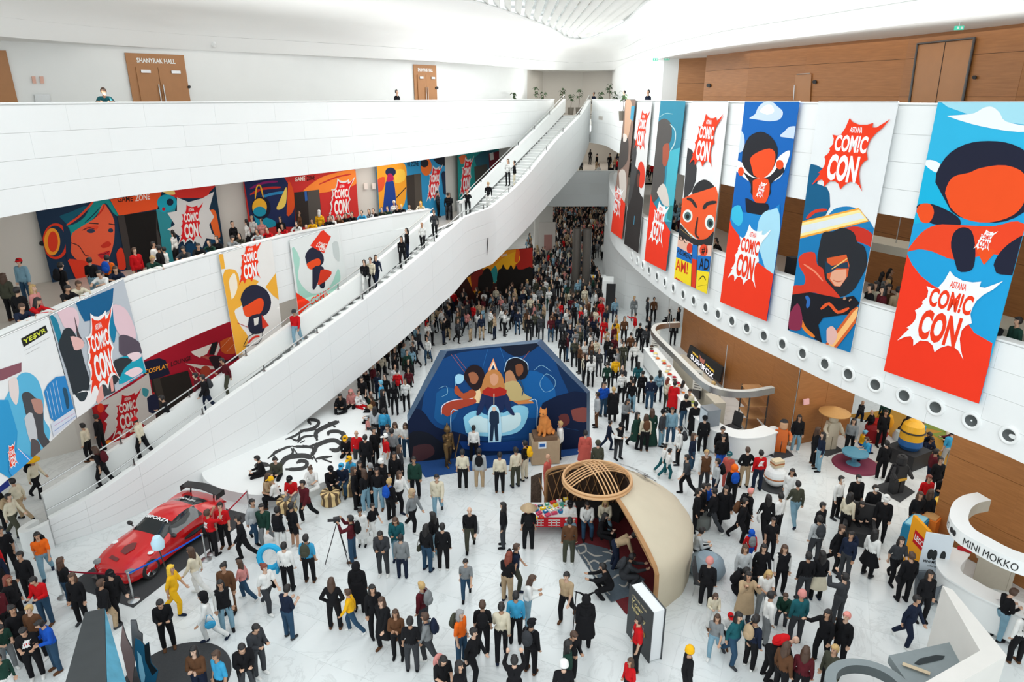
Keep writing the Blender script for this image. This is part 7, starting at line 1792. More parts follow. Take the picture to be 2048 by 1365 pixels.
def make_person(x, y, z, clock, ps, top, bot, hair, bag='-', sc=1., text=None, zone='', cap=None):
    rng = random.Random(int(x*977+y*131)); J = POSES[ps][0]; R = REG[ps]
    r = bpy.data.objects.new('person', None); C.objects.link(r); r.location = (x, y, z); yaw = math.pi-2*math.pi*clock/12; r.rotation_euler = (0, 0, yaw); r.scale = (sc,)*3; r.empty_display_size = .2
    sk = SKINS[rng.randrange(4)]; ob_('body', R['body'], r, [sk, EYEM])
    tc, tt = top[0], top[1]; bc, bt = bot[0], bot[1]
    if tt == 't': ob_('shirt', R['tee'], r, [cloth(tc)])
    elif tt == 'v': ob_('shirt', R['shirt'], r, [cloth('w')]); ob_('vest', R['vest'], r, [cloth(tc)])
    elif tt in 'jc': ob_('jacket', R['jacket'], r, [cloth(tc)])
    else: ob_('shirt', R['shirt'], r, [cloth(tc)])
    if tt == 'j' and len(top) > 2: ob_('shirt', R['vest'], r, [cloth(top[2])])
    stand = ps not in 'SGck'
    if tt == 'c' and stand: ob_('coat_skirt', COAT, r, [cloth(tc)])
    if bt in 'kg' and stand: ob_('skirt', SKIRT if bt == 'k' else LONGSK, r, [cloth(bc)])
    if bt == 'l' or not stand or (bt == 'k'): ob_('trousers', R['trousers'], r, [cloth(bc if bt != 'k' or not stand else 'k')])
    if bt == 's' and stand:
        pass
    if bt == 's' and stand: ob_('shorts', SHORTS[ps], r, [cloth(bc)])
    sh = cloth(rng.choice('kkkwwdno'))
    ob_('shoe', R['shoe0'], r, [sh]); ob_('shoe', R['shoe1'], r, [sh])
    hp = J['head']; hx = J['hl']*.6
    def hd(nm, me, m): o = ob_(nm, me, r, [m]); o.location = hp; o.rotation_euler = (hx, 0, 0); return o
    if hair[0] in HC and hair != 'B':
        kind = hair[1] if len(hair) > 1 else 's'
        if kind in 'slb': hd('hair', HG[kind], HC[hair[0]][1])
    hatn = None
    if text and 'masked' in text: hd('mask', MASK, cloth('w'))
    if len(hair) > 2:
        hk = {'c': 'cap', 'n': 'beanie', 'h': 'hood', 'x': 'cone', 'z': 'horns'}[hair[2]]; hd({'cap': 'cap', 'beanie': 'beanie', 'hood': 'hood', 'cone': 'conical_hat', 'horns': 'horned_hood'}[hk], HG[hk], cloth(hair[3])); hatn = (hk, CN[hair[3]][0])
    if hair == 'B' and not hatn: pass
    if text and tt in 'th' and ('staff member' in text or 'burst' in text or 'square white print' in text) and ps not in 'b':
        for sg in (-1, 1):
            o = bpy.data.objects.new('chest_print', CHEST); C.objects.link(o); o.parent = r; t_ = J['t']; f_ = Vector((0, -t_.z, t_.y))*-sg; o.location = J['chest']+t_*(-.02)+(Vector((0, -t_.z, t_.y)) if sg < 0 else Vector((0, t_.z, -t_.y)))*.128; o.rotation_euler = (0, 0, 0 if sg < 0 else math.pi)
    r['category'] = 'person'
    if text: base = text
    else:
        hn = '' 
        if hatn: hn = ' and %s %s' % (hatn[1], {'cap': 'cap', 'beanie': 'beanie', 'hood': 'hood', 'cone': 'conical hat', 'horns': 'horned hood'}[hatn[0]])
        elif hair == 'B': hn = ', bald'
        elif hair[1] == 'l': hn = ', long %s hair' % HC[hair[0]][0]
        base = '%s in %s %s, %s %s%s' % ('child' if sc < .86 else 'person', CN[tc][0], TN[tt] if not (tt == 'h' and len(top) > 2) else 'hoodie', CN[bc][0], BNm[bt], hn)
    PEOPLE.append([r, base, zone, PN[ps], bool(text)])
    if bag != '-':
        q = Vector(J['chest'])
        if bag[0] == 'P':
            fwd = Vector((0, 1, 0)); t = J['t']; bk = Vector((0, t.z, -t.y)); loc = q+bk*.2+t*.05; me = PACK; nm = 'backpack'
        else: loc = Vector((.26, .02, .78)) if stand else Vector((.3, -.1, .3)); me = TOTE; nm = 'handbag'
        Rz = Matrix.Rotation(yaw, 3, 'Z'); w = Vector((x, y, z))+Rz @ (loc*sc); cm = cloth(bag[1])
        o = bpy.data.objects.new(nm, me); C.objects.link(o); o.location = w; o.rotation_euler = (math.radians(0), 0, yaw); o.scale = (sc,)*3
        if bag[0] == 'P': lean = math.atan2(-J['t'].y, J['t'].z); o.rotation_euler = (lean, 0, yaw)
        o.material_slots[0].link = 'OBJECT'; o.material_slots[0].material = cm; o['category'] = 'bag' ; BAGS.append((o, nm, CN[bag[1]][0], len(PEOPLE)-1))
    return r
SHORTS = {}
for ps in POSES:
    me = REG[ps]['trousers'].copy(); bm = bmesh.new(); bm.from_mesh(me); J = POSES[ps][0]
    bmesh.ops.delete(bm, geom=[v for v in bm.verts if v.co.z < .50], context='VERTS'); bm.to_mesh(me); bm.free(); SHORTS[ps] = me; me.name = 'shorts'
ZONES = [((-11.6, 18.7), 'near the red car'), ((0, 25.5), 'near the blue backdrop'), ((2.8, 18.5), 'near the yurt'), ((-8, 24), 'by the white bench platform'), ((8.2, 30), 'by the snack kiosk'), ((9.8, 24.5), 'by the kiosk counter end'), ((13.5, 22), 'near the toy figures'), ((12.5, 15.5), 'near the coffee kiosk'), ((-12, 14.0), 'near the dark wedge stand'), ((-3.5, 15.5), 'on open floor, centre left'), ((0, 14.2), 'at the bottom centre'), ((6.5, 15.2), 'on open floor right of the yurt'), ((7.5, 19.5), 'on open floor, centre right'), ((-4, 20), 'on open floor left of centre'), ((2.5, 35), 'in the crowd behind the backdrop'), ((2.5, 45), 'in the dense far crowd'), ((-4, 31), 'in the crowd below the stair'), ((5.5, 30), 'right of the backdrop'), ((-17, 18.5), 'at the foot of the stairs'), ((-15, 15), 'in the bottom left crowd'), ((16.5, 24), 'in the play area'), ((7.5, 13.6), 'at bottom right'), ((-6, 14), 'at bottom left of centre')]
def zone_of(x, y): return min(ZONES, key=lambda q: (q[0][0]-x)**2+(q[0][1]-y)**2)[1]
def inpoly(x, y, P):
    c = False; n = len(P)
    for i in range(n):
        a, b = P[i], P[(i+1) % n]
        if (a[1] > y) != (b[1] > y) and x < (b[0]-a[0])*(y-a[1])/(b[1]-a[1])+a[0]: c = not c
    return c
def rows_ground(txt, z=0., zfun=None, zone=None, yoff=0):
    ox = oy = 0; k = 1.
    for ln in txt.strip().splitlines():
        ln = ln.strip()
        if not ln: continue
        main, _, text = ln.partition('|'); w = main.split()
        if w[0] == '@': ox, oy, k = map(float, w[1:4]); continue
        px, py = ox+float(w[0])/k, oy+float(w[1])/k; ps, ck, top, bot, hair = w[2], float(w[3]), w[4], w[5], w[6]
        bag = w[7] if len(w) > 7 else '-'; sc = float(w[8]) if len(w) > 8 else 1.
        if zfun: q = zfun(px, py)
        else: q = at(px, py, z)
        if q is None: print('skip', ln); continue
        if z == 0 and not zfun and q.y < 10: continue
        if z == 0 and not zfun and ps == 'G' and inpoly(q.x, q.y, poly_bench): q = at(px, py, .45)
        person(q.x, q.y, q.z, ck, ps, top, bot, hair, bag, sc, text.strip() or None, zone or zone_of(q.x, q.y))
rows_ground('''
@ 0 1032 4.096
105 470 s 5 kt kl ks Tl
400 505 w 5 at il ks Pk |man in orange T-shirt with black backpack straps at the stair foot
270 690 s 6 kh kl ks
400 885 p 6 rh jl ks |man in red plaid shirt and white tee holding a blue bag
590 745 s 1 kh jl ol
690 880 s 6 kh kl ol |woman in black with long brown hair beside the car's nose
905 935 w 1 kj tl os |man in black jacket and tan trousers walking before the car
980 845 w 4 kj kl ksck |man in dark cap and black jacket in front of the car
1390 1085 p 5 kh kl ks |man all in black walking and holding a phone
1460 800 w 3 yt yl Yl |costumed person with bright yellow hair carrying a tall staff
460 1270 p 7 bh jl ks |man in bright blue hoodie and jeans looking down
330 1320 p 5 kt kl ks |man in black T-shirt with square white print
350 1160 s 6 oh kl ys
190 1190 s 4 kh kl kb
80 1010 s 3 mh kl os |woman in maroon patterned top among the bottom left crowd
130 1240 p 4 gt el ks - .9
100 1540 s 4 gh wl ks - .9
170 900 s 3 kj kl rl
60 800 s 3 kj dl ks
40 690 w 4 nh kl ks
15 600 s 4 rh kl ks
20 1180 s 3 yh il os - .9
20 1420 s 2 qh el ks
1640 645 w 9 uh wl ol |woman in cream hoodie and white trousers near barrier post
1895 790 s 6 oj ol kb |man in brown corduroy suit with long hair tied
2020 690 w 9 ph jl ol - .85
1870 940 s 5 kv il kl |woman in black vest, white sleeves and pale jeans
1740 1035 w 8 wh wl kshk Tc |person in white outfit with black hood and belt
1670 1520 x 6 oh nl kl |woman in brown sweater with crossed arms at bottom edge
1850 1560 s 7 ct kl os |man in white and blue floral shirt at bottom edge
@ 400 980 3.546
430 1315 p 4 dj dl ks |man in dark grey jacket and headphones standing behind another
350 1455 p 5 kj dl ks
105 460 a 1 rt kl os |staff member in red T-shirt, back turned, beside the car
190 405 s 6 rt kl ks |staff member in red T-shirt with white lanyard facing forward
325 495 w 8 kh kl ks |young man in black hoodie striding away from the car
405 370 w 4 lj jl ks
480 405 w 6 gj el ks |young man in dark green jacket and grey trousers
600 435 s 12 kv wl ks Pk
665 415 s 1 kt ks ks |person in black tee and black shorts near the bench
765 225 w 7 mj kl ks |young man in long maroon jacket walking past the bench
635 715 s 12 wh kl ks Tc |man in white shirt beside a cyan inflatable ring
785 655 s 12 ct kl ks Pv |man in blue tie-dye shirt with olive drawstring bag
640 1050 p 1 nt jl ks |man in dark blue T-shirt holding a phone, open floor
495 865 w 4 wt dl rb Tk |woman in white T-shirt with black crossbody bag
965 985 h 12 kh kl ol |woman in black suit with brown curls and hands on hips
1135 865 s 12 kc kl kshk |person in long hooded black robe seen from behind
1085 1015 w 9 yh jl os - .88 |boy in yellow hoodie and jeans walking
1248 1035 s 5 kh kl kl Tl
1320 1115 w 7 kc kl ol |woman in long black coat and black boots walking
1408 1190 x 6 oh kl ol - .92
1510 1285 s 12 kt dl ks |man in black T-shirt and dark trousers, back turned
1625 1240 w 9 eh dl os Pn |man in grey jumper with navy backpack
1590 1015 s 10 mh dl ys Pe |man in maroon hoodie with patterned backpack
1090 505 a 9 mh jl ks Pk |photographer in maroon top beside a tripod
1160 390 s 6 wc wl kb - .82
1230 355 w 4 kt wl ks - .85
1305 605 p 6 dj dl ks
1408 500 p 6 qj il ol
1440 625 s 12 ej nl ks - .92
1615 575 s 1 kh jl kl Tv |woman in black top and jeans with olive shoulder bag
1730 570 s 12 kh kl ks |person in black sweatshirt seen from behind, open floor
1665 480 s 10 kh il kl
1515 295 w 4 eh kl tsht |person in grey hoodie and beige hood walking
1425 155 w 4 wh kl ol
1690 180 w 6 uj il ks |man in cream jacket and pale jeans walking forward
1360 222 s 1 kh kl ys Pb |person with bright blue backpack and blond hair
1160 108 s 5 kh kl kl
1225 125 s 6 kh il kl
1265 90 s 4 kj kl ksnw Pk
@ 800 980 3.545
500 430 w 6 kh vl B Tl |bald man in black hoodie and olive trousers with shopping bag
735 405 s 9 kh dl kl |man with black shoulder-length hair standing in profile
910 430 s 12 kt kl ksxt Pk |man with conical straw hat at the stall table
1195 525 s 12 oh vl kb |woman in leopard print top beside the stall
472 775 w 6 et jl ks - .86 |boy in grey sweater with backpack straps walking alone
815 715 w 3 nt vl os Pk |man in navy tee with phone and dark backpack
760 795 p 1 kt tl rl |woman with long auburn hair and tan trousers
905 955 p 3 wh il ol |woman in white sweater and wide pale jeans
820 1090 s 12 ch kl ks |man in bright blue sweatshirt, back turned
720 1175 w 12 uh kl kb |person in black and cream striped sweater
590 1160 s 12 kt kl os Pk |man in black T-shirt with backpack and phone raised
435 1225 s 4 at jl gl Pv |woman with grey hair, orange top and camping backpack
520 1350 w 4 kh kl ks
925 1300 s 1 kh kl ksck Pd
810 1570 a 12 kh kl ks
310 1545 p 5 kt kl kl Pp
430 1610 s 4 kh kl kl
1175 925 w 7 tt kl ks |man in khaki T-shirt with crossbody strap near the yurt
1305 1115 s 12 kc kl kszk |costumed figure in black robe, horned hood and staff
1200 1370 p 5 kh kl os
1180 1450 s 3 gh kl kl
1150 1610 s 12 kh dl ksnw
@ 1000 900 2.936
275 262 s 4 sh sl B |bald man in coral red suit standing alone
405 478 S 6 wh il ksck
505 483 S 6 wh jl kl
608 470 S 6 uh il yl
590 560 S 4 kh kl kl
670 690 k 3 th nl ks |man in beige jacket bending down inside the yurt
640 860 c 9 kh kl ks |person in black crouching at the yurt entrance
720 800 c 3 dh dl ks Pd
795 1290 s 9 rt kl ks |staff member in red T-shirt holding leaflets by the giant book
750 1480 s 8 rh kl ol - .8
1080 1480 s 3 kh kl ksny |person in black with yellow animal hood at bottom edge
965 155 w 3 wh ql ks - .78 |small child in white top and teal trousers
1085 262 w 9 dt kl ks
1190 235 s 6 ov dl ys |person in rust brown vest with white sleeves
1255 292 s 9 lh nl ks Pk |man in pale grey sweatshirt with black backpack
1325 228 s 7 sh sl gscq - .92
1140 480 s 4 kh kl ks |man in black shirt holding hands together near yurt
1200 402 w 5 bh kl ks - .85
1290 457 w 6 kc kl kl Tv
1400 535 w 4 kh kl ks Po |young man in black walking with phone right of yurt
1440 480 s 3 kh kl ps Pk
1350 330 s 12 kh kl ksha Pb
1240 470 w 10 kj dl ks
@ 1380 850 6.827
905 895 s 12 rh nl ks |man in red sweatshirt with white burst logo on back
725 850 h 12 kh tl os |broad man in black sweater with hands on hips
400 640 w 6 kj bl ks |young man in black jacket over bright blue
1400 1350 w 12 vh il ks |man in dark olive jacket and teal jeans, back turned
1320 1150 w 7 wh wl ks Pk |person in white shirt, white trousers and black boots
150 1380 s 4 kh kl ks - .98
@ 1300 980 3.545
810 345 w 12 kh kl kl Tw
880 335 s 11 wh kl ks |young man in white sweatshirt beside long black hair
692 535 w 12 rh bl kshb Pe .78 |child in red and blue superhero costume with grey backpack
835 485 s 6 kt kl ks - .9
905 730 s 6 kv kl ol |girl in white shirt, tie and black robe
760 712 w 6 kh kk kl
632 730 s 6 lh dl ol
600 785 c 3 kh kl ks Pk |person crouching with large black backpack
655 940 a 6 tc dl kl |woman in beige coat with both hands at her head
785 900 p 6 wt el yl
935 925 S 7 gj dl os - .78 |boy in dark cardigan sitting, centre right floor
1020 1080 s 12 qh dl psnp |man in teal plaid shirt with pink hood and cap
1315 945 a 11 dj dl ks |man in dark camouflage jacket raising his phone
1080 790 s 12 kh dl ks
1160 780 s 12 kh uk kl
1172 405 s 5 kh kl ks
1152 510 s 12 lh dl ks Pd
1300 570 w 5 kh kl os |staff person in black with lanyard walking at right
430 985 p 6 uh wl ol - .76
445 1190 w 7 et il ol - .86 |girl in grey T-shirt and wide pale jeans
580 1230 w 5 qh jl kl |woman in teal top leaning forward and walking
540 1060 S 6 wh kl kscr - .75
690 1265 s 2 nh kl kb Pt |woman with beige backpack and navy top
805 1085 s 3 wh el ks |young man in white hoodie and grey trousers
825 1330 k 3 kt kl B Pr |bald photographer bending forward with red backpack
935 1480 s 2 oh kl ol
1010 1500 s 1 mh kl ol
385 830 s 1 kh kl psnp |person in pink checked headscarf beside the yurt
318 510 S 3 lh kl ks
1290 1235 s 8 kh kl ps
1235 1225 r 8 kh kl kl
1365 625 s 8 nh dl ks Pn
1240 1490 s 8 vh kl ys
@ 1548 1032 4.096
1065 1060 w 5 nh nl ks |young man in navy and white striped sweater walking forward
1185 855 s 6 kh kl kl
1045 700 s 12 kj kl os Tk |woman in black with yellow collar and black tote
960 545 w 6 dt kl kl |woman in grey printed T-shirt and black trousers
755 495 s 2 wh kk kl |girl in white sweater and black pleated skirt
1815 1010 p 3 kh il os Td |woman in black with grey bag at the coffee counter
1960 1205 s 12 wh kl ks Pk
@ 1548 800 4.096
490 970 s 5 wh kl ks |masked person in white shirt with black suspenders
630 960 s 6 kj kl ks |masked person in black suit with teal tie, second from left
765 1050 s 6 kj kl ks |masked person in black suit with red tie
850 1145 s 7 kj kl ksnw |rightmost masked person in black suit with blue bag
660 1080 S 6 kj kl kl |black-robed figure seated on the throne
560 1120 s 2 uh kl kl
1195 960 s 6 rh kl rs |man in red sweatshirt near the toy displays
1320 945 p 6 kt jl ks |man in glasses and black T-shirt beside red sweatshirt
1120 1110 s 6 kh ol ol Tk
1205 1090 s 2 kh kl ol
1470 650 s 9 wh kl ks - .78 |child in white jacket in the play area
1395 560 s 12 ct ll ks |man in pale blue T-shirt, back turned, play area
865 655 s 12 kj kl ks |person in black and yellow hooded jacket, back turned
310 535 s 3 kh kl ol
355 580 s 9 nh il kl
605 445 w 7 eh kl kl |woman in grey sweater walking by the play area
165 425 s 6 kj il kl |woman with pink lanyard standing at the wall corner
1255 730 s 3 mh nl ks
1290 800 s 6 kh kl ks
860 380 s 6 kh kl ks
1150 420 G 4 kh kl ks
1230 440 G 6 nh kl kb
1100 300 s 9 kh dl ks
1030 320 c 3 kh kl kl
1280 420 G 9 nh kl ks
1480 440 c 9 mh kl kb
1180 380 s 6 ch ol ks - .7
700 430 S 3 yt bl cb - .8 |seated girl figure in yellow with blue hair, on pink base
745 500 S 9 ct nl os - .85 |seated girl figure in pale blue dress, on pink base
1420 340 G 6 uh kl kb
@ 1200 770 6.827
45 420 s 6 bh jl ks |man in bright blue hoodie with small print
165 500 s 12 kc kl ys |person with blond hair and long black coat
330 650 p 5 eh kl kl
470 860 w 4 gc kl kl |woman in long dark green coat walking
110 880 w 3 nh nl ks - .8
240 1010 p 5 kv dl ksck |man in black vest and cap looking at phone
600 905 s 12 uh kl ol Po |woman with brown backpack seen from behind
715 825 s 12 gh gg ol |woman in dark green floor-length dress
790 830 s 4 dj il ksck |person in black checked jacket and cap
950 800 s 6 ij jl ks |man in pale denim jacket over black tee
1055 1085 s 9 wv kl ks Pd
880 1250 w 3 wh ql ks - .8
1385 930 s 12 kh kl ksck
1265 720 s 12 kc kl ks
1230 1185 s 4 nh jl ol
1620 1070 w 6 kj bl ks
1140 610 s 12 kh jl ks
1100 400 s 2 wt kl ks
1185 530 s 7 uh dl kb
985 410 s 1 rc kl kb |woman in long bright red coat at the snack kiosk
895 350 s 2 uh vl rb
670 330 s 12 nh jl ks |broad man in navy sweater, back turned, by kiosk
785 240 s 12 ih nl ks
425 380 s 1 kh il ks
560 250 s 12 kh kl kl
1505 410 s 10 kt kl ys |shop worker behind the snack kiosk counter
@ 1000 400 4.096
415 1165 s 12 mh jl ol Pr
480 1155 s 12 nh kl kl
235 1155 s 6 kt kl ks
145 1105 s 12 nh jl ks
285 1125 s 12 vh kl ks
335 1150 s 12 dh dl ks
935 1005 s 6 ih nl ks |man in light blue T-shirt near the white pier wall
940 1195 s 6 yc yl yl |costumed person in long yellow cloak
845 1185 s 6 rc rg ol |costumed person in long crimson robe
1010 1175 s 6 oc kl ol |person in shaggy brown fur costume
820 1020 s 6 rh rl ks
1100 1140 r 9 rc wl ks |costumed person in red cape and white outfit
1135 1235 s 12 kh kl ks
1185 1255 s 12 dh kl ks Pd
1215 1170 s 9 kh kl ks
605 1365 s 6 vj kl ks
690 1340 s 6 wt el ks - .75
650 1210 s 12 eh jl ks
715 1215 s 4 dj kl ks
795 1230 s 9 kh kl ks
905 1420 s 12 kc kl ks |woman in flared black dress coat, back turned
1000 1400 s 6 vt vl kb
1095 1400 s 6 wh kl kl
1060 1320 s 12 oh kl ks
510 1330 s 12 kc kl ks Ta
545 1320 s 3 mh jl ks
740 1480 s 12 wh kl ks Pd
570 1115 s 9 wt il ks
535 1095 w 4 wh kl ks
400 910 s 12 wh gl yl
440 945 s 12 kh kl ks
500 955 s 6 kt kl ks
630 935 s 12 kh tl ks
550 865 s 12 gh tl ks
350 865 s 12 vh vl ol
600 690 s 12 rh dl ks |person in red hoodie with white back print, far crowd
680 960 k 9 dh dl ks
780 930 s 9 wt kl ks
820 930 s 12 kh kl ks
760 800 w 9 gh kl yscy
690 900 s 6 uh tl ys
1250 1000 s 6 oh kl ks
1200 1000 s 3 dh kl ks
1090 990 s 6 eh el ys
1450 1090 s 9 kc kl ks
1390 1050 S 9 kh kl kl
1410 1190 s 6 kh kl kl
@ 780 650 4.096
212 1415 s 6 gj kl ks |man in green varsity jacket at the backdrop's left
600 1350 s 12 ut kl ks |person in beige T-shirt, back turned, facing backdrop
735 1340 s 12 lj tl ks Pk |person in pale jacket with black backpack facing backdrop
900 1375 s 12 uh kl ks |person in cream hoodie with square back print
1030 1330 s 11 uh vl ks |person in cream shirt and khaki trousers facing backdrop
1105 1270 s 10 kt ul ks Py |person with yellow and black backpack facing backdrop
1390 1095 s 9 wj kl ys |woman in white jacket and red shirt beside the cat
1590 1180 s 12 sc kl ks
1690 1270 s 12 vh kl kscv
740 1050 s 12 wt kl ks
690 1120 s 12 wh kl ks - .95
90 1100 p 6 wt jl ol |woman in white top and slim jeans left of backdrop
30 1160 s 12 eh kl ks
1690 835 s 9 lj ol ks
1735 745 s 6 bh jl ks
1640 510 s 12 wh kl ks Pg
1580 480 s 9 uh dl ol
1605 490 s 6 kh kl kl
1840 510 s 12 yh kl gb
1890 640 s 12 wh kl ks
1960 690 s 12 kh kl ks
2020 560 s 12 qh kl ks
1770 560 s 12 gt kl ks
@ 400 750 4.096
1305 770 s 6 rh dl B |man in red cardigan with orange mask by the bench
1375 810 s 12 kj kl ks |person in black jacket with red cloud print, back turned
1215 720 S 6 kh kl kscy
1440 740 s 4 kh kl ks
1540 800 s 8 rt wl kscw |person in red T-shirt and white cap handing something
1590 705 s 7 eh kl ks
1085 985 S 5 kh kl ksck
1185 960 S 6 nh jl kscc
1260 900 S 7 ct ul kscy
525 900 S 8 kh kl ks |person in black sitting at the left end of bench
650 905 S 6 vh kl ks
770 1070 S 6 rt el ksck |person in red and black top sitting on striped seat
930 900 G 6 wt wl ob |person in white tank top sitting on the bench platform
560 1060 S 3 th kl ol
640 1090 S 9 wt kl yscy
1330 1080 s 3 kh kl ol
1435 1065 s 9 kh kl gs Pk
1400 1090 s 10 kh il ol
1610 960 s 6 kh kl kl Pw
1650 900 s 3 dh kl ol
1345 275 w 6 kt kl ks |person in black and yellow banded T-shirt near stair
1500 320 s 9 ch kl cs |person with light blue hooded cape near the stair
1600 330 s 12 kh kl ks Pk
1695 300 s 6 wt kl ks
1165 285 G 6 kc kl kl |person in black sitting on the dark round seat
1255 320 S 6 ph kl pshp |person in pink headscarf sitting by the stair
1395 300 S 3 gh kl rs - .8
1430 370 S 9 oh kl os
1510 400 s 3 kc kl kl
1430 460 S 9 lh kl ys
1395 525 s 6 ph dl ks - .62 |toddler in pink jacket and grey trousers
1460 560 s 12 lh kl kl
1515 570 s 12 ch nl ks Pc
1640 690 p 6 wt jl ol
1630 215 s 12 rh kl ks
1300 330 S 4 wh rl ks
1530 260 s 6 kh kl ks
''')
rows_ground('''
@ 0 800 4.096
35 1055 w 3 kh kl ks |man in black stepping towards the stair foot, far left
150 1120 w 3 uh vl ks Pt |man in cream shirt and olive trousers walking to the stairs
200 985 w 9 uh tl ks
330 800 w 3 uh kl ksxy Pk |person in yellow hat with black backpack behind the stair
745 500 s 9 uh kl ks
850 420 s 9 kh kl ks
''')
# landings, stairs and galleries -------------------------------------------------
def stair_at(px, py):
    z = 3.
    for _ in range(60):
        q = at(px, py, z); z2 = stairz(q); z += (z2-z)*.5
    return at(px, py, max(0, z))
rows_ground('''
212 975 v 9 kt kl ol Pm 1 |woman in black T-shirt with maroon backpack at stair bottom
290 915 v 9 uh kl kscr |person in cream shirt and orange hat climbing down
342 868 v 8 kh el ks |man in black sweater on the lower stairs with hair ruffled
405 822 w 8 mh nl ks |man in red shirt on the lower stairs, left of pair
418 826 w 8 kj nl ks Pd |man in black jacket on the lower stairs, right of pair
458 790 v 7 mh vl ks |person in maroon and white striped sweater on stairs
596 690 w 6 rh il kscd |person in red vest and grey cap on the stairs
733 585 w 6 kj wl ks |person in black open jacket on stairs, left of trio
745 580 w 6 uh kl ol |person with fair hair on stairs, middle of trio
755 575 w 5 nj nl ks Pb |person in navy jacket on stairs, right of trio
816 520 s 8 kc nl kl Tk |woman in long dark coat carrying a bag on stairs
806 536 w 6 kh kl ks
846 500 v 6 wh kl ks - .9
870 480 v 6 dh kl ol
936 432 b 6 kh kl kscr |person in red cap leaning at the stair landing
977 418 v 6 kj wl yl |person with fair headscarf walking on the stair landing
1016 372 s 7 wh kl ol |woman in white blouse standing on the upper flight
1029 375 s 9 kv ul ks |person in black vest beside the woman on upper flight
''', zfun=stair_at, zone='on the staircase')
rows_ground('''
897 440 s 12 ko dl kl Pe |person with grey backpack walking off the landing
'''.replace('ko', 'kh'), z=Z2, zone='on the left lower gallery')
# left lower gallery: standing people by their feet level, head pixel given
CLF = offset(LC2, .75)
def head_at(zf, hh):
    def f(px, py):
        q = at(px, py, zf+hh); h = hitcurve(CLF, px, py)
        if h is not None and h.y > q.y: q = h
        q.z = zf; return q
    return f
rows_ground('''
38 522 s 6 ij jl kscr |man in red cap and pale denim jacket, upper left gallery
5 552 s 12 vj kl ol
35 580 s 12 kh kl ks
62 575 s 3 ph ul yl |woman with long fair hair and beige outfit
178 520 s 12 kt il ks |man in black T-shirt with white back lettering
120 530 s 1 kt kl ks Pk
213 515 s 12 at kl ks Pb |child with flame-coloured backpack before the girl mural
262 452 w 12 lt kl ks
276 446 w 12 eh kl ks
288 452 w 12 kh kl ks
268 500 s 4 rj dl os |boy in red track jacket near the doorway
305 488 s 3 wh kl ks
326 490 s 9 wt kl ks - .9
345 464 s 9 wj kl ks Pd
317 495 s 9 kh kl ks
437 505 s 6 kh kl ol
464 446 s 4 kj kl ks
492 442 s 9 wh kl ks
503 435 s 6 wh dl ksht
522 440 s 6 ph dl ks
560 436 s 6 kh kl ks
597 425 s 3 oh dl os
638 423 s 12 yt jl kscw |person in yellow T-shirt and white cap, back turned
668 407 s 9 oh kl ks
757 393 s 6 vh kl ks
788 404 s 6 wh kl kscw
818 402 s 6 wh tl ks - .8
832 388 s 9 vc dl os |tall person in olive grey coat near the VR doorway
854 385 s 4 wt kl ol
868 382 s 9 kh kl ks
875 384 s 3 dc kl ks |person in long grey coat at the gallery end
896 372 s 6 kt kl ks
898 388 x 6 kh kl ol |woman with crossed arms beside the landing
''', zfun=head_at(Z2, 1.62), zone='on the left lower gallery')
CL2 = offset(LC2, .33)
def lean_at(curve, zf, hh=1.38):
    def f(px, py):
        q = hitcurve(curve, px, py)
        if q is None: return None
        return Vector((q.x, q.y, zf))
    return f
rows_ground('''
38 628 b 4 nt jl os |man in navy shirt leaning over the parapet, far left
57 604 b 3 rh kl kl |person in red sweater behind the leaning man
128 585 b 4 kt kl ks |man in black and cream patterned shirt leaning
150 577 b 4 uh kl os
208 550 b 6 wt kl ks
232 545 b 5 nt kl os Pk
297 522 b 4 gh kl ys |person with blond hair and green jacket bent over
372 495 b 6 dh kl ks
397 505 b 5 kh kl ks
423 486 b 6 gh kl ks
455 465 b 4 eh jl ks |person in lilac grey shirt leaning at mint banner
483 470 b 6 vh kl ks
519 470 b 6 lh kl ks
538 458 b 6 rh kl ks
551 462 b 4 wh kl ks - .9
568 455 b 6 rh kl ks
596 447 b 6 wh kl ks
615 452 b 6 ah kl ks - .85
627 443 b 6 yh kl ks
654 436 b 5 kh kl ks
665 432 b 6 wh kl ks
679 432 b 6 oh kl os
693 422 b 6 kh kl ks
706 428 b 6 kh yl ks
725 421 b 6 ch kl ks |person in sky blue top leaning on the parapet
740 424 b 6 lh dl ks
748 416 b 6 kh kl kl
765 418 b 6 vh kl ks
776 412 b 6 gh kl ks
795 408 b 6 kh wl ks
804 414 b 6 kh kl yscy
842 400 b 6 uh kl kscy
''', zfun=lean_at(offset(LC2, .68), Z2), zone='at the left lower parapet')
# right lower gallery
rows_ground('''
1352 385 s 3 kh kl ks
1346 395 s 9 kh kl ol
1437 455 b 9 uh kl ks |person in cream top leaning beside the comic face banner
1446 462 b 9 kh kl ks
1556 518 b 9 wt kl ks |person in white T-shirt leaning beside the sky banner
1739 572 b 8 wh kl os |person in white shirt leaning between the big banners
1753 530 s 9 uh kl kl
1768 535 s 9 kh kl ks
1784 545 s 9 mh kl kl |person in maroon top between the two big banners
1775 508 s 6 oh kl ks
1790 535 s 12 th kl ks
2005 642 b 8 kh kl ks |person in black bent over at the right edge gallery
2040 610 s 9 gh kl ks
1208 362 b 9 rh kl ks
1214 372 b 9 ph kl ks
1219 384 b 9 kh kl kl
1225 392 b 9 kh kl ks
''', zfun=lean_at(offset(RC, -.68), Z2), zone='on the right lower gallery')
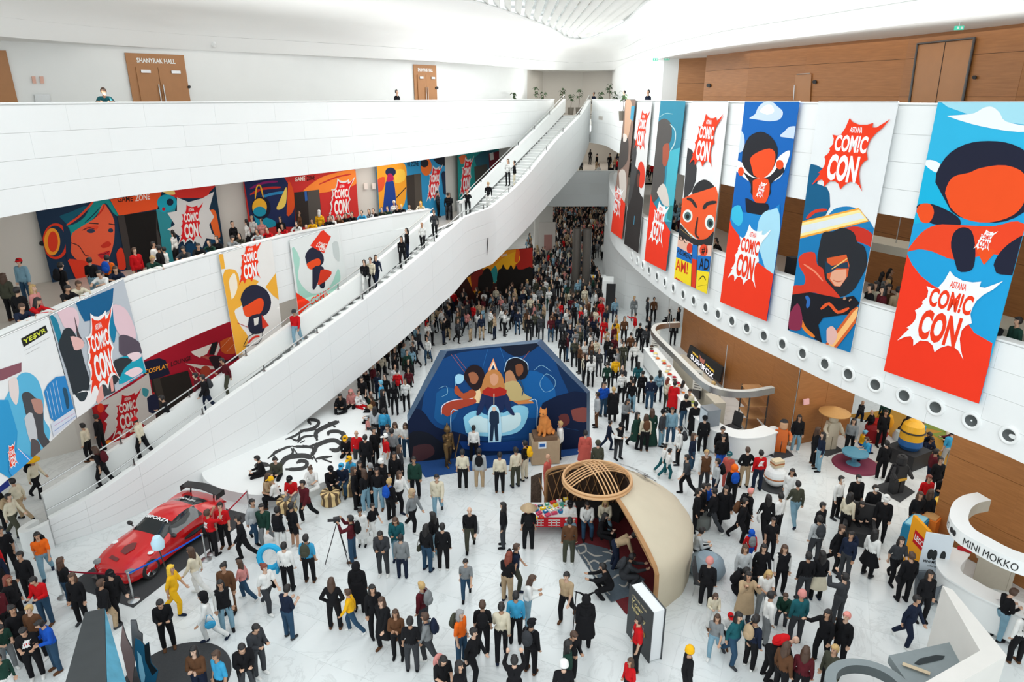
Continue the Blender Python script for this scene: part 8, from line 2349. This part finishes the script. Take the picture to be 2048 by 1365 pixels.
# top galleries
rows_ground('''
208 190 b 5 qt kl os |man in green T-shirt leaning over the top left parapet
793 180 s 4 kh kl kl |person in black standing on the top gallery, alone
''', zfun=lean_at(offset(LC3, .68), Z3), zone='on the top left gallery')
rows_ground('''
1249 183 s 9 kt kl ks |person in black T-shirt on top gallery near the pier
1297 182 s 8 nh kl kl |woman in dark top at the top right parapet
1188 184 s 8 nh kl ks |person in navy at the head of the stairs
''', zfun=lambda px, py: Vector((ray(px, py).x/ray(px, py).y*(57.5 if px < 1200 else 45 if px < 1260 else 39.5), (57.5 if px < 1200 else 45 if px < 1260 else 39.5), Z3)), zone='on the top right gallery')
# far lower gallery people
rnd = random.Random(5)
# top up to 300 individuals with the next nearest of the dense crowd
spots = []
def free(x, y, d=.5): return all((x-a)**2+(y-b)**2 > d*d for a, b in spots)
for a in SPECS:
    if a[2] < 1: spots.append((a[0], a[1]))
REGION = [(657, 752), (905, 590), (960, 560), (1060, 600), (1200, 590), (1215, 640), (1260, 700), (1250, 800), (1190, 790), (1110, 690), (1075, 672), (880, 690), (800, 830), (760, 830), (715, 780)]
cand = []
for _ in range(6000):
    px, py = rnd.uniform(650, 1270), rnd.uniform(560, 835)
    if not inpoly(px, py, REGION): continue
    if 1080 < px < 1260 and py > 620 and rnd.random() < .6: continue
    q = at(px, py)
    cand.append((q.y, q.x))
cand.sort(); TOPS = 'kkkkkkkkdddnnvowwweetuurgmpbik'; BOTS = 'kkkkkddnnjvti'
def pick(r_): return r_.choice(TOPS)+r_.choice('hhhtjj'), r_.choice(BOTS)+'l', r_.choice(['ks', 'ks', 'ks', 'kl', 'kl', 'ol', 'os', 'kb', 'ksck', 'ys'])
i = 0
print('placed', len(SPECS))
rnd.shuffle(cand); chosen = []
for Y, X in cand:
    if X > 6.7 and 24 < Y < 37 or inpoly(X, Y, poly_bench) or X > 7 and Y > 44: continue
    if free(X, Y, .62): spots.append((X, Y)); chosen.append((Y, X))
chosen.sort()
room = 0; extra = chosen
for Y, X in chosen[:room]:
    t, b, h = pick(rnd); person(X, Y, 0, rnd.choice([12, 12, 6, 6, 3, 9, 1, 7, 10]), rnd.choice('sspwvxsh'), t, b, h, '-', rnd.uniform(.9, 1.03), None, zone_of(X, Y))
SPECS.sort(key=lambda a: a[1]+ (0 if a[10] is None else -4))
REST = SPECS[300:]
A_ = [list(a) for a in SPECS[:300]]
for _ in range(12):       # nobody stands inside somebody else
    for i in range(len(A_)):
        for j in range(i):
            a, b = A_[i], A_[j]
            if abs(a[2]-b[2]) > .8 or abs(a[1]-b[1]) > .5: continue
            dx, dy = a[0]-b[0], a[1]-b[1]; d = math.hypot(dx, dy)
            if d < .44:
                if d < 1e-3: dx, d = .01, .01
                k = (.44-d)/d*.25
                if a[2] < .1: a[0] += dx*k; a[1] += dy*k; b[0] -= dx*k; b[1] -= dy*k
                else: a[0] += dx*k*.6; b[0] -= dx*k*.6
for a in A_: make_person(*a)
# finish labels
words = ['first', 'second', 'third', 'fourth', 'fifth', 'sixth', 'seventh', 'eighth', 'ninth', 'tenth', 'eleventh', 'twelfth', 'thirteenth', 'fourteenth', 'fifteenth']
def fin(items):   # items: [obj, [candidate texts of growing length]]
    groups = {}
    for o, t in items: groups.setdefault(t, []).append(o)
    out = {}
    for t, L_ in groups.items():
        if len(L_) == 1: out[L_[0].name] = t
        else:
            L_.sort(key=lambda o: pr(o.location)[0])
            for i, o in enumerate(L_): out[o.name] = t+', '+words[min(i, 14)]+' from left'
    return out
items = []; cnt = {}
for r, base, zone, pn, cust in PEOPLE: cnt[(base, zone)] = cnt.get((base, zone), 0)+1
for r, base, zone, pn, cust in PEOPLE:
    t = base if cust else base+', '+zone
    if not cust and len(t.split()) < 12 and cnt[(base, zone)] > 1: t = base+', '+pn+' '+zone
    items.append((r, t))
lab = fin(items)
for r, base, zone, pn, cust in PEOPLE:
    l = lab[r.name]; w = l.split()
    if len(w) > 16: l = l.replace('on open floor, ', '').replace('in the crowd ', '').replace('on open floor ', ''); w = l.split()
    if len(w) > 16: l = l.replace('person in ', '', 1) if False else l.replace(' the ', ' '); w = l.split()
    r['label'] = ' '.join(w[:16]) if len(w) > 16 else l
    r['group'] = 'visitors in the hall'
seen = {}
for r, *_ in PEOPLE: seen.setdefault(r['label'], []).append(r)
for l, L_ in seen.items():
    if len(L_) > 1: print('DUP', l)
bi = []
for o, nm, cn, k in BAGS:
    o.name = nm; own = PEOPLE[k][1].split(',')[0]; own = ' '.join(own.split()[:9])
    bi.append((o, '%s %s carried by %s' % (cn, nm, own)))
bl = fin(bi)
for o, *_ in bi: o['label'] = ' '.join(bl[o.name].split()[:16])
# ---- the uncountable rest of the crowd: one object ----
low = {}
jobs2 = {}
me = {}
for ps in POSES:
    J, B = POSES[ps]
    low[ps] = [b for b in B if b[0] != 'hand']
crowd = MB(); rnd2 = random.Random(9)
def lowprim(mb, b, M, m):
    if b[1] == 'c':
        p0, p1 = M @ Vector(b[2]), M @ Vector(b[3]); mb.tube([p0, p0.lerp(p1, .5), p1], [b[4]*1.05, (b[4]+b[5])/2*1.05, b[5]*1.05], 6, m)
    else: mb.ell(M @ Vector(b[2]), b[3], 6, m)
LOWC = {c: cloth(c) for c in 'kdnvowetugmribjp'}
def lowperson(x, y, z, yaw, sc, spec=None):
    M = Matrix.Translation((x, y, z)) @ Matrix.Rotation(yaw, 4, 'Z') @ Matrix.Scale(sc, 4); t = LOWC[rnd2.choice('kkkkkkkdddnnvowweetugmrip')]; b_ = LOWC[rnd2.choice('kkkkddnjvt')]; s_ = rnd2.choice(SKINS); hh = HC[rnd2.choice('kkkkoogy' if rnd2.random() < .5 else 'kkko')][1]
    ps = rnd2.choice('ssspw')
    if spec: ps, t, b_ = spec[0], cloth(spec[1][0]), cloth(spec[2][0]); hh = HC.get(spec[3][0], HC['k'])[1]
    if spec and len(spec[3]) > 3: hh = cloth(spec[3][3])
    J = POSES[ps][0]
    for b in low[ps]:
        n_ = b[0]
        if n_ == 'skin' and b[1] == 'e' and b[3][0] < .03: continue
        lowprim(crowd, b, M, t if n_ in ('torso', 'upper', 'fore') else b_ if n_ == 'pants' else BLACK if n_[:4] == 'shoe' else s_)
    hp = M @ (J['head']+Vector((0, .02, .03))); crowd.ell(hp, (.095*sc, .105*sc, .115*sc), 6, hh)
    if rnd2.random() < .4: crowd.ell(M @ (J['head']+Vector((0, .07, -.12))), (.09*sc, .06*sc, .17*sc), 6, hh)
for a in REST: lowperson(a[0], a[1], a[2], math.pi-2*math.pi*a[3]/12, a[9], (a[4], a[5], a[6], a[7]))
for Y, X in extra: lowperson(X, Y, 0, rnd2.uniform(0, 6.28), rnd2.uniform(.9, 1.03))
# far hall beyond the poster wall
n = 0
for _ in range(5000):
    px, py = rnd2.uniform(1055, 1215), rnd2.uniform(425, 600)
    if px < 1085 and py < 500: continue
    q = at(px, py)
    if q.y > 90 or q.y < 46 or q.x > 13 or abs(q.x) > 14: continue
    if 46 < q.y < 61 and q.x > 6.6: continue
    if q.x < 1.6 and q.y < 50: continue
    if free(q.x, q.y, .62): spots.append((q.x, q.y)); lowperson(q.x, q.y, 0, rnd2.uniform(0, 6.28), rnd2.uniform(.92, 1.03)); n += 1
# people on the far lower gallery, and inside the doorways
for _ in range(110):
    X, Y = rnd2.uniform(6, 13), rnd2.uniform(62.4, 82)
    if free(X, Y, .5): spots.append((X, Y)); lowperson(X, Y, Z2, rnd2.uniform(0, 6.28), 1)
for _ in range(26):
    q = hitcurve(offset(RC, -rnd2.uniform(1.2, 3.0)), rnd2.uniform(1745, 1800) if rnd2.random() < .6 else rnd2.uniform(1335, 1360), 540)
    if q and free(q.x, q.y+100, .5): spots.append((q.x, q.y+100)); lowperson(q.x, q.y, Z2, rnd2.uniform(0, 6.28), 1)
for _ in range(24):
    X, Y = rnd2.uniform(13.8, 19), rnd2.uniform(22, 29)
    if free(X, Y, .8): spots.append((X, Y)); lowperson(X, Y, 0, rnd2.uniform(0, 6.28), rnd2.choice([.6, .7, .95]))
print('crowd', n, len(extra), len(crowd.f))
o = crowd.build('crowd', smooth=False); tag(o, 'dense crowd of distant visitors filling the far end of the hall', 'crowd', None, 'stuff')
o.data.polygons.foreach_set('use_smooth', [True]*len(o.data.polygons))
# staffs, tripod, rings and held objects
def prop(px, py, fn, nm, label, cat):
    q = at(px, py); mb = MB(); fn(mb, q); tag(mb.build(nm, smooth=True), label, cat)
prop(1298//1+0, 1290, lambda m, q: m.tube([(q.x-.35, q.y, 0), (q.x-.3, q.y, 1.75)], .015, 6, BLACK), 'walking_staff', 'black staff standing beside the horned hooded figure', 'staff') if False else None
prop(1146, 1262, lambda m, q: m.tube([(q.x, q.y, 0), (q.x+.05, q.y, 1.35)], .015, 6, BLACK), 'walking_staff', 'thin black staff held by the horned hooded figure', 'staff')
prop(352, 1205, lambda m, q: m.tube([(q.x, q.y, .3), (q.x-.15, q.y-.05, 1.9)], .018, 6, DARKMETAL).lathe([(0, 1.9), (.16, 1.95), (.18, 2.15), (.1, 2.33), (0, 2.35)], (q.x-.15, q.y-.05, 0), 14, ink('BFE0EE')), 'tall_staff', 'tall staff with pale blue oval head held by yellow-haired cosplayer', 'staff')
def trip(m, q):
    top = Vector((q.x-.3, q.y, 1.45))
    for dx, dy in ((-.45, -.2), (.35, -.3), (.1, .4)): m.tube([top, (q.x-.3+dx, q.y+dy, 0)], .015, 5, BLACK)
    m.box(tuple(top+Vector((0, 0, .1))), (.2, .14, .14), .3, BLACK); m.tube([top+Vector((-.08, -.03, .1)), top+Vector((-.26, -.08, .12))], .05, 10, BLACK)
prop(700, 1122, trip, 'camera_tripod', 'black camera on tripod in front of the maroon-topped photographer', 'tripod')
prop(548, 1172, lambda m, q: m.tube([(q.x+.32*math.cos(a), q.y+.1*math.sin(a), 1.05+.32*math.sin(a)) for a in np.linspace(0, 6.283, 21)[:-1]], .09, 8, ink('2AA8D8'), closed=True), 'inflatable_ring', 'cyan and white inflatable ring held at the hip, left floor', 'inflatable ring')
